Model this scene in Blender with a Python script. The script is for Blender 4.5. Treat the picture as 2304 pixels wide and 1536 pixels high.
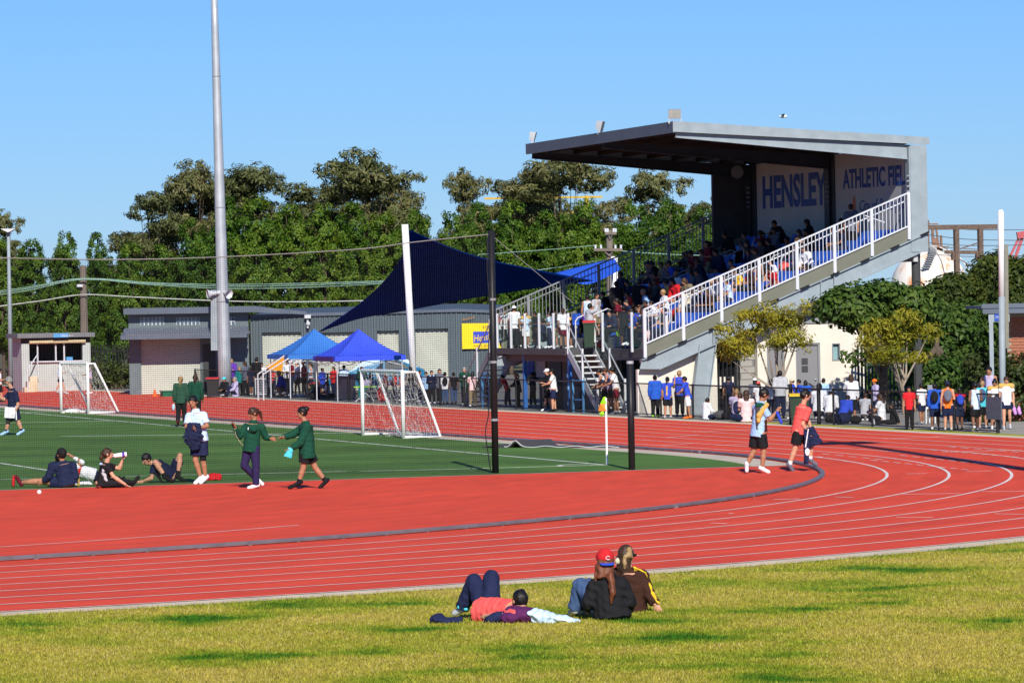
import bpy, bmesh, math, random
import numpy as np
from mathutils import Vector, Matrix
for o in list(bpy.data.objects): bpy.data.objects.remove(o)
SC = bpy.context.scene
COL = SC.collection
random.seed(7); RNG = np.random.default_rng(7)
rad = math.radians
# ---------------------------------------------------------------- survey of the place
# World axes: x runs across the home straight (0 = centre of the bend, + towards the grandstand),
# y runs along the straight, z up, metres. The camera is placed from a survey of the lane lines.
FPX, YH, CH, ROLL = 10474.05, 671.37, 3.6373, 0.0184
PHI = 5.0504; CX0, CY0 = -30.2217, 95.1596
UX, UY = math.cos(PHI), math.sin(PHI); VX, VY = -UY, UX
TH = math.atan2(VY, VX)
CAM = (-(CX0*VX+CY0*VY), (CX0*UX+CY0*UY), CH)
def _ray(px, py):
    dx, dy = px-1152, py-768; c, s = math.cos(ROLL), -math.sin(ROLL)
    return dx*c+dy*s, -dx*s+dy*c+768-YH
def G(px, py, z=0.0):
    xx, yy = _ray(px, py); D = FPX*(CH-z)/yy
    return from_cam(xx*D/FPX, D)
def from_cam(X, D):
    return (CAM[0]+X*VX+D*VY, CAM[1]-X*UX-D*UY)
def atD(px, py, D):
    xx, yy = _ray(px, py); p = from_cam(xx*D/FPX, D)
    return Vector((p[0], p[1], CH-yy*D/FPX))
def PXM(px, py, D=None):            # photo pixels per metre at a ground point / depth
    return FPX/D if D else _ray(px, py)[1]/CH
def depth(p): return -(p[0]-CAM[0])*(-VY)+(-(p[1]-CAM[1]))*UY if False else (p[0]-CAM[0])*VY+(p[1]-CAM[1])*(-UY)
def onY(px, py, y):                 # point on the plane y = const
    xx, yy = _ray(px, py); d = (xx/FPX*VX+VY, -xx/FPX*UX-UY); t = (y-CAM[1])/d[1]
    return Vector((CAM[0]+d[0]*t, y, CH-yy*t/FPX))
def onX(px, py, x):
    xx, yy = _ray(px, py); d = (xx/FPX*VX+VY, -xx/FPX*UX-UY); t = (x-CAM[0])/d[0]
    return Vector((x, CAM[1]+d[1]*t, CH-yy*t/FPX))
# ---------------------------------------------------------------- camera, world, sun, exposure
cam = bpy.data.cameras.new('camera'); cam_o = bpy.data.objects.new('camera', cam); COL.objects.link(cam_o)
cam.sensor_width = 36; cam.lens = FPX/2304*36; cam.clip_start = 1; cam.clip_end = 6000
cam_o.matrix_world = Matrix.Translation(CAM) @ Matrix.Rotation(TH-0*math.pi, 4, 'Z').inverted() @ Matrix.Rotation(math.pi/2-math.atan((768-YH)/FPX), 4, 'X') @ Matrix.Rotation(-ROLL, 4, 'Z')
SC.camera = cam_o
SUN_EL, SUN_AZ_OFF = rad(34), rad(7.5)          # light travels away from the camera, 9 degrees to the left
hd = Vector((math.cos(rad(90)-TH+SUN_AZ_OFF), math.sin(rad(90)-TH+SUN_AZ_OFF), 0))   # horizontal travel direction
ldir = Vector((hd.x*math.cos(SUN_EL), hd.y*math.cos(SUN_EL), -math.sin(SUN_EL)))
sun = bpy.data.lights.new('sun', 'SUN'); sun.energy = 5.0; sun.angle = rad(0.53); sun.color = (1.0, .94, .84)
sun_o = bpy.data.objects.new('sun', sun); COL.objects.link(sun_o)
sun_o.rotation_euler = ldir.to_track_quat('-Z', 'Y').to_euler(); sun_o.location = (0, 0, 60)
w = bpy.data.worlds.new('World'); SC.world = w; w.use_nodes = True
nt = w.node_tree; bgn = nt.nodes['Background']; sk = nt.nodes.new('ShaderNodeTexSky'); sk.sky_type = 'NISHITA'; sk.sun_disc = False
sk.sun_elevation = SUN_EL; sk.sun_rotation = math.atan2(-hd.x, -hd.y)
sk.altitude = 1500; sk.air_density = 1.2; sk.dust_density = 0.0; sk.ozone_density = 10.0
tint = nt.nodes.new('ShaderNodeMix'); tint.data_type = 'RGBA'; tint.blend_type = 'MULTIPLY'; tint.inputs[0].default_value = 1
tint.inputs[7].default_value = (.74, .95, 1.30, 1)
nt.links.new(sk.outputs[0], tint.inputs[6]); nt.links.new(tint.outputs[2], bgn.inputs[0]); bgn.inputs[1].default_value = 0.071
vs = SC.view_settings; vs.view_transform = 'Standard'; vs.look = 'None'; vs.exposure = 0.24; vs.gamma = 1; vs.use_curve_mapping = False
# ---------------------------------------------------------------- materials
def lin(c):
    if isinstance(c, str):
        c = [int(c[i:i+2], 16)/255 for i in (0, 2, 4)]
        return tuple(x/12.92 if x <= .04045 else ((x+.055)/1.055)**2.4 for x in c)
    return tuple(c)
MATS = {}
def mat(name, col, rough=.7, var=.12, scale=6.0, bump=0.0, bscale=None, metal=0.0, spec=.3, stretch=None, sss=0):
    if name in MATS: return MATS[name]
    m = bpy.data.materials.new(name); m.use_nodes = True; MATS[name] = m
    n, l = m.node_tree.nodes, m.node_tree.links; b = n['Principled BSDF']
    c = lin(col); b.inputs['Roughness'].default_value = rough; b.inputs['Metallic'].default_value = metal
    b.inputs['Specular IOR Level'].default_value = spec
    tc = n.new('ShaderNodeTexCoord'); vec = tc.outputs['Object']
    if stretch:
        mp = n.new('ShaderNodeMapping'); mp.inputs['Scale'].default_value = stretch; l.new(vec, mp.inputs[0]); vec = mp.outputs[0]
    nz = n.new('ShaderNodeTexNoise'); nz.inputs['Scale'].default_value = scale; nz.inputs['Detail'].default_value = 5; l.new(vec, nz.inputs['Vector'])
    rp = n.new('ShaderNodeMapRange'); rp.inputs[1].default_value = .3; rp.inputs[2].default_value = .7
    rp.inputs[3].default_value = 1-var; rp.inputs[4].default_value = 1+var; l.new(nz.outputs[0], rp.inputs[0])
    mx = n.new('ShaderNodeVectorMath'); mx.operation = 'SCALE'; mx.inputs[0].default_value = c[:3]; l.new(rp.outputs[0], mx.inputs['Scale'])
    l.new(mx.outputs[0], b.inputs['Base Color'])
    if bump:
        n2 = n.new('ShaderNodeTexNoise'); n2.inputs['Scale'].default_value = bscale or scale*6; n2.inputs['Detail'].default_value = 4; l.new(vec, n2.inputs['Vector'])
        bp = n.new('ShaderNodeBump'); bp.inputs['Strength'].default_value = bump; bp.inputs['Distance'].default_value = .02
        l.new(n2.outputs[0], bp.inputs['Height']); l.new(bp.outputs[0], b.inputs['Normal'])
    return m
def glassm(name, col, rough=.08, alpha=.35):
    if name in MATS: return MATS[name]
    m = bpy.data.materials.new(name); m.use_nodes = True; MATS[name] = m
    n, l = m.node_tree.nodes, m.node_tree.links; out = n['Material Output']; b = n['Principled BSDF']
    b.inputs['Base Color'].default_value = (*lin(col), 1); b.inputs['Roughness'].default_value = rough
    tr = n.new('ShaderNodeBsdfTransparent'); tr.inputs[0].default_value = (.93, .97, .96, 1); mx = n.new('ShaderNodeMixShader'); mx.inputs[0].default_value = alpha
    l.new(tr.outputs[0], mx.inputs[1]); l.new(b.outputs[0], mx.inputs[2]); l.new(mx.outputs[0], out.inputs[0])
    return m
# ---------------------------------------------------------------- mesh helpers
class MB:
    def __init__(s): s.v = []; s.f = []; s.mi = []; s.m = 0
    def add(s, vs, fs):
        o = len(s.v); s.v += [tuple(x) for x in vs]; s.f += [tuple(i+o for i in f) for f in fs]; s.mi += [s.m]*len(fs); return s
    def box(s, x0, x1, y0, y1, z0, z1):
        return s.add([(x0,y0,z0),(x1,y0,z0),(x1,y1,z0),(x0,y1,z0),(x0,y0,z1),(x1,y0,z1),(x1,y1,z1),(x0,y1,z1)],
                     [(0,3,2,1),(4,5,6,7),(0,1,5,4),(1,2,6,5),(2,3,7,6),(3,0,4,7)])
    def bar(s, a, b, w, h=None, up=(0,0,1)):
        h = h or w; a = Vector(a); b = Vector(b); d = (b-a)
        if d.length < 1e-6: return s
        d.normalize(); u = Vector(up)
        if abs(d.dot(u)) > .98: u = Vector((0,1,0))
        r = d.cross(u).normalized(); t = r.cross(d).normalized()
        V = []
        for p in (a, b):
            for i, j in ((-1,-1),(1,-1),(1,1),(-1,1)): V.append(p+r*(i*w/2)+t*(j*h/2))
        return s.add(V, [(0,1,2,3),(7,6,5,4),(0,4,5,1),(1,5,6,2),(2,6,7,3),(3,7,4,0)])
    def tube(s, pts, r, n=8, cap=True):
        pts = [Vector(p) for p in pts]; k = len(pts); rr = r if hasattr(r, '__len__') else [r]*k
        V = []; pu = None
        for i, p in enumerate(pts):
            d = (pts[min(i+1,k-1)]-pts[max(i-1,0)]).normalized()
            if pu is None: pu = d.orthogonal().normalized()
            u = (pu-d*pu.dot(d)); u = u.normalized() if u.length > 1e-5 else d.orthogonal().normalized(); pu = u; q = d.cross(u)
            for j in range(n):
                a = 2*math.pi*j/n; V.append(p+(u*math.cos(a)+q*math.sin(a))*rr[i])
        F = [(i*n+j, i*n+(j+1)%n, (i+1)*n+(j+1)%n, (i+1)*n+j) for i in range(k-1) for j in range(n)]
        if cap: F += [tuple(range(n-1,-1,-1)), tuple((k-1)*n+j for j in range(n))]
        return s.add(V, F)
    def prism(s, poly, axis, a0, a1):           # polygon in the two other axes, extruded
        n = len(poly)
        def P(p, a): return {0:(a,p[0],p[1]), 1:(p[0],a,p[1]), 2:(p[0],p[1],a)}[axis]
        V = [P(p,a0) for p in poly]+[P(p,a1) for p in poly]
        F = [tuple(range(n-1,-1,-1)), tuple(range(n,2*n))]+[(i,(i+1)%n,n+(i+1)%n,n+i) for i in range(n)]
        return s.add(V, F)
    def grid(s, P):                              # P[i][j] points
        a, b = len(P), len(P[0]); V = [p for r in P for p in r]
        return s.add(V, [(i*b+j,i*b+j+1,(i+1)*b+j+1,(i+1)*b+j) for i in range(a-1) for j in range(b-1)])
    def ball(s, c, r, n=10, m=7, sc=(1,1,1)):
        V = [(c[0], c[1], c[2]-r*sc[2])]
        for i in range(1, m):
            t = math.pi*i/m-math.pi/2
            for j in range(n):
                a = 2*math.pi*j/n; V.append((c[0]+r*sc[0]*math.cos(t)*math.cos(a), c[1]+r*sc[1]*math.cos(t)*math.sin(a), c[2]+r*sc[2]*math.sin(t)))
        V.append((c[0], c[1], c[2]+r*sc[2])); F = [(0,1+(j+1)%n,1+j) for j in range(n)]
        F += [(1+i*n+j,1+i*n+(j+1)%n,1+(i+1)*n+(j+1)%n,1+(i+1)*n+j) for i in range(m-2) for j in range(n)]
        F += [(len(V)-1,1+(m-2)*n+j,1+(m-2)*n+(j+1)%n) for j in range(n)]
        return s.add(V, F)
    def mesh(s, name, off=(0,0,0), smooth=False):
        me = bpy.data.meshes.new(name); o = Vector(off)
        me.from_pydata([Vector(v)-o for v in s.v], [], s.f)
        if any(s.mi): me.polygons.foreach_set('material_index', s.mi)
        if smooth: me.polygons.foreach_set('use_smooth', [True]*len(s.f))
        bm = bmesh.new(); bm.from_mesh(me); bmesh.ops.recalc_face_normals(bm, faces=bm.faces); bm.to_mesh(me); bm.free()
        me.update(); return me
def link(name, me, m, parent=None, loc=None):
    o = bpy.data.objects.new(name, me); COL.objects.link(o)
    if m is not None and me is not None and not me.materials:
        for x in (m if isinstance(m, (list, tuple)) else [m]): me.materials.append(x)
    if parent: o.parent = parent
    if loc is not None: o.location = loc
    return o
def tag(o, label=None, cat=None, group=None, kind=None):
    if label: o['label'] = label
    if cat: o['category'] = cat
    if group: o['group'] = group
    if kind: o['kind'] = kind
    return o
def thing(name, label, cat, loc=(0,0,0), rz=0, group=None):
    o = bpy.data.objects.new(name, None); COL.objects.link(o); o.empty_display_size = .2
    o.location = loc; o.rotation_euler = (0,0,rz); return tag(o, label, cat, group)
def part(name, mb, m, parent, smooth=False, world=True):
    """mesh part; vertices in world axes unless world=False (then in the parent's own frame)"""
    off = tuple(parent.location) if (world and parent is not None and parent.parent is None and parent.type == 'EMPTY') else (0,0,0)
    if world and parent is not None and parent.parent is not None: off = tuple(parent.parent.location) if parent.parent.type == 'EMPTY' else (0,0,0)
    return link(name, mb.mesh(name, off, smooth), m, parent)
def solo(name, mb, m, label=None, cat=None, group=None, kind=None, smooth=False, loc=None):
    return tag(link(name, mb.mesh(name, loc or (0,0,0), smooth), m, None, loc), label, cat, group, kind)
def copy_tree(o, parent=None):
    c = o.copy(); COL.objects.link(c); c.parent = parent
    for ch in list(o.children): copy_tree(ch, c)
    return c
def textmesh(s, size, extr=.004, shear=0.0, sx=1.0, bold=0.0):
    cu = bpy.data.curves.new('lettering', 'FONT'); cu.body = s; cu.size = size; cu.extrude = extr; cu.shear = shear; cu.offset = bold; cu.resolution_u = 3
    t = bpy.data.objects.new('t', cu); COL.objects.link(t); bpy.context.view_layer.update()
    me = bpy.data.meshes.new_from_object(t.evaluated_get(bpy.context.evaluated_depsgraph_get()))
    bpy.data.objects.remove(t); bpy.data.curves.remove(cu)
    if sx != 1: me.transform(Matrix.Diagonal((sx,1,1,1)))
    return me
def textw(me):
    xs = [v.co.x for v in me.vertices]; return min(xs), max(xs)
# ---------------------------------------------------------------- ground, lawn, track, turf
RIN, LW = 36.5, 1.22; ROUT = RIN+8*LW; YF = 150.0; YN = 0.0
def ring(r0, r1, z, a0=-math.pi, a1=0.0, straight=YF, n=160, left=True):
    """annulus half on the near bend plus both straights"""
    P = []
    A = [(-1, straight), (-1, straight*.5)] if left else []
    rows = []
    if left:
        for yy in np.linspace(straight, 0, 12)[:-1]: rows.append(((-r0, yy, z), (-r1, yy, z)))
    for i in range(n+1):
        t = a0+(a1-a0)*i/n; c, s = math.cos(t), math.sin(t); rows.append(((r0*c, r0*s, z), (r1*c, r1*s, z)))
    for yy in np.linspace(0, straight, 24)[1:]: rows.append(((r0, yy, z), (r1, yy, z)))
    return MB().grid(rows)
def m_track():
    m = mat('track_red', (.66, .066, .026), .82, .05, .22, .25, 160, spec=.25)
    n, l = m.node_tree.nodes, m.node_tree.links; b = n['Principled BSDF']
    src = b.inputs['Base Color'].links[0].from_socket
    tc = n.new('ShaderNodeTexCoord'); nz = n.new('ShaderNodeTexNoise'); nz.inputs['Scale'].default_value = 40; nz.inputs['Detail'].default_value = 3
    l.new(tc.outputs['Object'], nz.inputs['Vector'])
    r = n.new('ShaderNodeMapRange'); r.inputs[1].default_value = .35; r.inputs[2].default_value = .65; r.inputs[3].default_value = .9; r.inputs[4].default_value = 1.1
    l.new(nz.outputs[0], r.inputs[0]); v = n.new('ShaderNodeVectorMath'); v.operation = 'SCALE'; l.new(src, v.inputs[0]); l.new(r.outputs[0], v.inputs['Scale'])
    # scuffed, slightly paler speckle
    vo = n.new('ShaderNodeTexVoronoi'); vo.inputs['Scale'].default_value = 1.3; l.new(tc.outputs['Object'], vo.inputs['Vector'])
    lt = n.new('ShaderNodeMath'); lt.operation = 'LESS_THAN'; lt.inputs[1].default_value = .03; l.new(vo.outputs['Distance'], lt.inputs[0])
    mx = n.new('ShaderNodeMix'); mx.data_type = 'RGBA'; mx.inputs[7].default_value = (.6, .35, .3, 1); l.new(lt.outputs[0], mx.inputs[0]); l.new(v.outputs[0], mx.inputs[6])
    # lane wear: soft streaks that follow the running direction
    sx = n.new('ShaderNodeSeparateXYZ'); l.new(tc.outputs['Object'], sx.inputs[0])
    def mth(op, a, c=None):
        q = n.new('ShaderNodeMath'); q.operation = op
        for i_, v_ in ((0, a), (1, c)):
            if v_ is None: continue
            if isinstance(v_, (int, float)): q.inputs[i_].default_value = v_
            else: l.new(v_, q.inputs[i_])
        return q.outputs[0]
    ym = mth('MINIMUM', sx.outputs[1], 0.0); rr = mth('SQRT', mth('ADD', mth('MULTIPLY', sx.outputs[0], sx.outputs[0]), mth('MULTIPLY', ym, ym)))
    an = mth('ADD', mth('ARCTAN2', ym, sx.outputs[0]), mth('DIVIDE', mth('MAXIMUM', sx.outputs[1], 0.0), 40.0))
    cv = n.new('ShaderNodeCombineXYZ'); l.new(mth('MULTIPLY', rr, 2.2), cv.inputs[0]); l.new(mth('MULTIPLY', an, 14.0), cv.inputs[1])
    wn = n.new('ShaderNodeTexNoise'); wn.inputs['Scale'].default_value = 1.0; wn.inputs['Detail'].default_value = 5; wn.inputs['Roughness'].default_value = .6; l.new(cv.outputs[0], wn.inputs['Vector'])
    wr_ = n.new('ShaderNodeMapRange'); wr_.inputs[1].default_value = .3; wr_.inputs[2].default_value = .7; wr_.inputs[3].default_value = .84; wr_.inputs[4].default_value = 1.12; l.new(wn.outputs[0], wr_.inputs[0])
    v9 = n.new('ShaderNodeVectorMath'); v9.operation = 'SCALE'; l.new(mx.outputs[2], v9.inputs[0]); l.new(wr_.outputs[0], v9.inputs['Scale'])
    l.new(v9.outputs[0], b.inputs['Base Color']); return m
TRACK = m_track()
WPAINT = mat('line_paint', (.74, .66, .62), .7, .14, 3)
CONC = mat('concrete', (.60, .50, .36), .9, .16, 1.5, .3, 40)
CONC2 = mat('concrete_strip', (.5, .43, .34), .9, .14, 1.2, .3, 40)
PAVE = mat('asphalt_paving', (.17, .165, .155), .9, .2, .8, .3, 60)
DIRT = mat('bare_earth', (.12, .11, .06), .95, .3, .25, .3, 5)
def grassmat(name, cols, fine=9.0, blade=False):
    m = bpy.data.materials.new(name); m.use_nodes = True
    n, l = m.node_tree.nodes, m.node_tree.links; b = n['Principled BSDF']; b.inputs['Roughness'].default_value = .75; b.inputs['Specular IOR Level'].default_value = .15
    tc = n.new('ShaderNodeTexCoord'); mp = n.new('ShaderNodeMapping'); mp.inputs['Rotation'].default_value = (0, 0, TH); l.new(tc.outputs['Object'], mp.inputs[0])
    big = n.new('ShaderNodeTexNoise'); big.inputs['Scale'].default_value = .42; big.inputs['Detail'].default_value = 4; big.inputs['Roughness'].default_value = .55; l.new(mp.outputs[0], big.inputs['Vector'])
    cr = n.new('ShaderNodeValToRGB'); e = cr.color_ramp.elements; e[0].position = .355; e[0].color = (*cols[0], 1); e[1].position = .415; e[1].color = (*cols[1], 1)
    for p, c in ((.50, cols[2]), (.66, cols[3])):
        k = cr.color_ramp.elements.new(p); k.color = (*c, 1)
    l.new(big.outputs[0], cr.inputs[0])
    fn = n.new('ShaderNodeTexNoise'); fn.inputs['Scale'].default_value = fine; fn.inputs['Detail'].default_value = 3; l.new(tc.outputs['Object'], fn.inputs['Vector'])
    r = n.new('ShaderNodeMapRange'); r.inputs[1].default_value = .3; r.inputs[2].default_value = .7; r.inputs[3].default_value = .62; r.inputs[4].default_value = 1.35; l.new(fn.outputs[0], r.inputs[0])
    v = n.new('ShaderNodeVectorMath'); v.operation = 'SCALE'; l.new(cr.outputs[0], v.inputs[0]); l.new(r.outputs[0], v.inputs['Scale'])
    last = v.outputs[0]
    if blade:
        g = n.new('ShaderNodeNewGeometry'); r2 = n.new('ShaderNodeMapRange'); r2.inputs[3].default_value = .6; r2.inputs[4].default_value = 1.5; l.new(g.outputs['Random Per Island'], r2.inputs[0])
        mx = n.new('ShaderNodeMix'); mx.data_type = 'RGBA'; gt = n.new('ShaderNodeMath'); gt.operation = 'GREATER_THAN'; gt.inputs[1].default_value = .86; l.new(g.outputs['Random Per Island'], gt.inputs[0])
        m3 = n.new('ShaderNodeMath'); m3.operation = 'MULTIPLY'; l.new(gt.outputs[0], m3.inputs[0])
        rr = n.new('ShaderNodeMapRange'); rr.inputs[1].default_value = .42; rr.inputs[2].default_value = .52; l.new(big.outputs[0], rr.inputs[0]); l.new(rr.outputs[0], m3.inputs[1])
        l.new(m3.outputs[0], mx.inputs[0]); l.new(last, mx.inputs[6]); mx.inputs[7].default_value = (.40, .33, .13, 1)
        v2 = n.new('ShaderNodeVectorMath'); v2.operation = 'SCALE'; l.new(mx.outputs[2], v2.inputs[0]); l.new(r2.outputs[0], v2.inputs['Scale']); last = v2.outputs[0]
        tr = n.new('ShaderNodeBsdfTranslucent'); l.new(last, tr.inputs[0]); ms = n.new('ShaderNodeMixShader'); ms.inputs[0].default_value = .3
        l.new(b.outputs[0], ms.inputs[1]); l.new(tr.outputs[0], ms.inputs[2]); l.new(ms.outputs[0], n['Material Output'].inputs[0])
    l.new(last, b.inputs['Base Color']); return m
GC = [(.045, .15, .008), (.22, .275, .02), (.35, .33, .036), (.45, .37, .07)]
LAWN = grassmat('lawn_grass', GC); BLADE = grassmat('grass_blade', GC, blade=True)
def lawnmesh():
    # one sheet to the horizon (slightly below everything) and a finer lawn outside the near bend
    return MB().add([(-3000,-3000,-.03),(3000,-3000,-.03),(3000,4000,-.03),(-3000,4000,-.03)], [(0,1,2,3)])
solo('ground', lawnmesh(), DIRT, kind='structure')
lw = MB(); rows = []
for i in range(161):
    t = -math.pi+math.pi*i/160; c, s = math.cos(t), math.sin(t); R0 = ROUT+.62
    rows.append([(R0*c, R0*s, -.004), (R0*c*1.04, R0*s*1.04, .0), (R0*c*1.15, R0*s*1.15, .0), (R0*c*2.4, R0*s*2.4, .0)])
lw.grid(rows); solo('lawn', lw, LAWN, kind='structure')
solo('track_edging', ring(ROUT-.02, ROUT+.66, .004), CONC, kind='structure')
track = solo('running_track', ring(RIN-.25, ROUT, .008), TRACK, kind='structure')
for k in range(0, 9):
    if k == 0: continue
    part('lane_line', ring(RIN+k*LW-.03, RIN+k*LW+.03, .0125, n=220), WPAINT, track)
# staggered relay / hurdle marks painted across the lanes
def dash(r, t0, t1, wdt=.05, yst=None):
    mb = MB()
    if yst is None:
        N = 4; mb.grid([[((r+q)*math.cos(t0+(t1-t0)*i/N), (r+q)*math.sin(t0+(t1-t0)*i/N), .0135) for q in (-wdt/2, wdt/2)] for i in range(N+1)])
    return mb
for x0, y0, x1, y1, wdt in [(2100,982,2215,980,.05),(1984,988,2110,984,.05),(2040,1067,2086,1066,.06),(2030,1113,2160,1111,.05),(2210,1107,2304,1106,.05),(2018,1165,2100,1165,.05),(2240,1157,2304,1158,.05),
        (1500,985,1570,979,.05),(1560,972,1700,966,.05),(1490,1003,1560,998,.05),(1610,1003,1730,998,.05),(1640,1157,1650,1156,.05),(1740,1125,1800,1123,.05),(1880,1119,1920,1120,.05),(1600,1178,1635,1179,.05),
        (2175,1062,2232,1060,.05),(2120,1018,2300,1013,.05)]:
    a, b = G(x0, y0), G(x1, y1); part('painted_mark', MB().bar((a[0],a[1],.0135), (b[0],b[1],.0135), wdt, .001), WPAINT, track)
for (xs, ys, xe, ye, cnt) in [(1960,1036,2190,1059,9),(2025,1025,2300,1054,10),(2095,1013,2300,1030,9),(2135,1006,2304,1019,6),(1840,1028,1915,1040,4),(1850,1022,2000,1036,5)]:
    for i in range(cnt):
        f0 = i/cnt; f1 = (i+.55)/cnt
        a = G(xs+(xe-xs)*f0, ys+(ye-ys)*f0); b = G(xs+(xe-xs)*f1, ys+(ye-ys)*f1)
        part('painted_dash', MB().bar((a[0],a[1],.0138), (b[0],b[1],.0138), .05, .001), WPAINT, track)
# red apron inside the bend (the D), synthetic turf and its border
ap = MB(); N = 90; pts = [(RIN-.2)*math.cos(-math.pi+math.pi*i/N) for i in range(N+1)]
rim = [((RIN-.2)*math.cos(t), (RIN-.2)*math.sin(t), .0075) for t in np.linspace(-math.pi, 0, N+1)]
ap.add(rim+[(RIN-.2, .2, .0075), (-RIN+.2, .2, .0075)], [tuple(range(len(rim)+2))])
apron = solo('infield_apron', ap, TRACK, kind='structure')
part('painted_arc', MB().grid([[((RIN-3.05+q)*math.cos(t)-1.2, (RIN-3.05+q)*math.sin(t)-.2, .0115) for q in (-.03,.03)] for t in np.linspace(-2.6, -.93, 60)]), WPAINT, apron)
TURF = mat('synthetic_turf', (.08, .16, .034), .85, .26, .3, .5, 60, spec=.12)
YT = -8.85
XE = lambda y: math.sqrt(max(0, (RIN-1.15)**2-min(y, 0)**2))
def turfpoly(z, inset):
    P = [(-30, YT+inset), ]
    ys = np.linspace(YT+inset, 0, 16)
    P += [(math.sqrt((RIN-1.15-inset)**2-y*y), y) for y in ys]
    P += [(RIN-1.15-inset, y) for y in np.linspace(8, 140, 14)]; P += [(-30, 140)]
    return P
solo('infield_border', MB().add([(x, y, .012) for x, y in [(-30, YT-.16)]+[(math.sqrt((RIN-.2)**2-y*y), y) for y in np.linspace(YT-.16, 0, 16)]+[(RIN-.2, 140), (-30, 140)]], [tuple(range(19))]), CONC2, kind='structure')
turf = solo('synthetic_turf_field', MB().add([(x, y, .02) for x, y in turfpoly(0, 0)], [tuple(range(len(turfpoly(0, 0))))]), TURF, kind='structure')
# fine upright pile on the turf so that it catches light unevenly
TLINE = mat('turf_line', (.62, .66, .58), .8, .25, 8)
def gline(x0, y0, x1, y1, wdt, nm='field_line'):
    a, b = G(x0, y0), G(x1, y1); return part(nm, MB().bar((a[0],a[1],.026), (b[0],b[1],.026), wdt, .002), TLINE, turf)
gline(-40,921,1362,1048,.1); gline(-40,1038,200,1074,.1); gline(135,983,835,975,.12); gline(-30,933,135,926,.1)
gline(-40,1082,300,1074,.05); gline(1362,1048,1000,1058,.06); gline(1000,1058,300,1073,.05); gline(0,953,260,948,.06)
c0 = G(1362, 1048); part('corner_arc', MB().grid([[(c0[0]+(1+q)*math.cos(t), c0[1]+(1+q)*math.sin(t), .0262) for q in (-.05,.05)] for t in np.linspace(math.pi*.5, math.pi*1.02, 14)]), TLINE, turf)
# paved apron behind the track where the spectators stand
solo('spectator_paving', MB().add([(ROUT+.6, -40, .0), (120, -40, .0), (120, 115, .0), (ROUT+.6, 115, .0)], [(0,1,2,3)]), PAVE, kind='structure')
pv = MB(); a = G(2262, 985); solo('concrete_path', MB().add([(ROUT+1.3, -30, .004), (ROUT+9, -30, .004), (ROUT+9, 31.5, .004), (ROUT+1.3, 31.5, .004)], [(0,1,2,3)]), mat('concrete_path', (.30,.285,.25), .9, .15, 1.0, .2, 30), kind='structure')
solo('verge_grass', MB().add([(ROUT+.66, -30, .003), (ROUT+1.3, -30, .003), (ROUT+1.3, 24, .003), (ROUT+.66, 24, .003)], [(0,1,2,3)]), LAWN, kind='structure')
# raised metal track kerb, in sections standing on little feet
KERB = mat('kerb_metal', (.17, .165, .18), .5, .18, 3, .1, 30, metal=.25)
kerb = thing('track_kerb', 'grey metal kerb rail curving along the inside edge of the running track', 'kerb', (0, 0, 0))
def ksec(pts, skew=0):
    mb = MB(); n = len(pts)
    prof = [(-.05, .022), (.05, .022), (.05, .06), (.03, .074), (-.03, .074), (-.05, .06)]
    V = []; F = []; m = len(prof)
    for i, p in enumerate(pts):
        q = pts[min(i+1, n-1)]; o = pts[max(i-1, 0)]; d = Vector((q[0]-o[0], q[1]-o[1], 0)).normalized(); nr = Vector((-d.y, d.x, 0))
        for a, z in prof: V.append((p[0]+nr.x*a, p[1]+nr.y*a, z))
    for i in range(n-1):
        for j in range(m): F.append((i*m+j, i*m+(j+1)%m, (i+1)*m+(j+1)%m, (i+1)*m+j))
    F += [tuple(range(m)), tuple((n-1)*m+j for j in range(m-1, -1, -1))]
    mb.add(V, F)
    for p in pts[::2]: mb.box(p[0]-.04, p[0]+.04, p[1]-.04, p[1]+.04, .006, .03)
    return mb
seg = 4.0; dth = seg/RIN; t = -2.75; kk = 0
while t < 0-.01:
    t1 = min(t+dth-.0004, 0); o = RNG.normal(0, .006); gap = .004 if kk % 7 == 3 else 0
    part('kerb_section', ksec([((RIN-.06+o)*math.cos(a), (RIN-.06+o)*math.sin(a)) for a in np.linspace(t, t1-gap, 9)]), KERB, kerb); t += dth; kk += 1
y = 0.02
while y < 120:
    o = RNG.normal(0, .012); part('kerb_section', ksec([(RIN-.06+o*.4, yy) for yy in np.linspace(y, y+seg-.015, 9)]), KERB, kerb); y += seg
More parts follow.
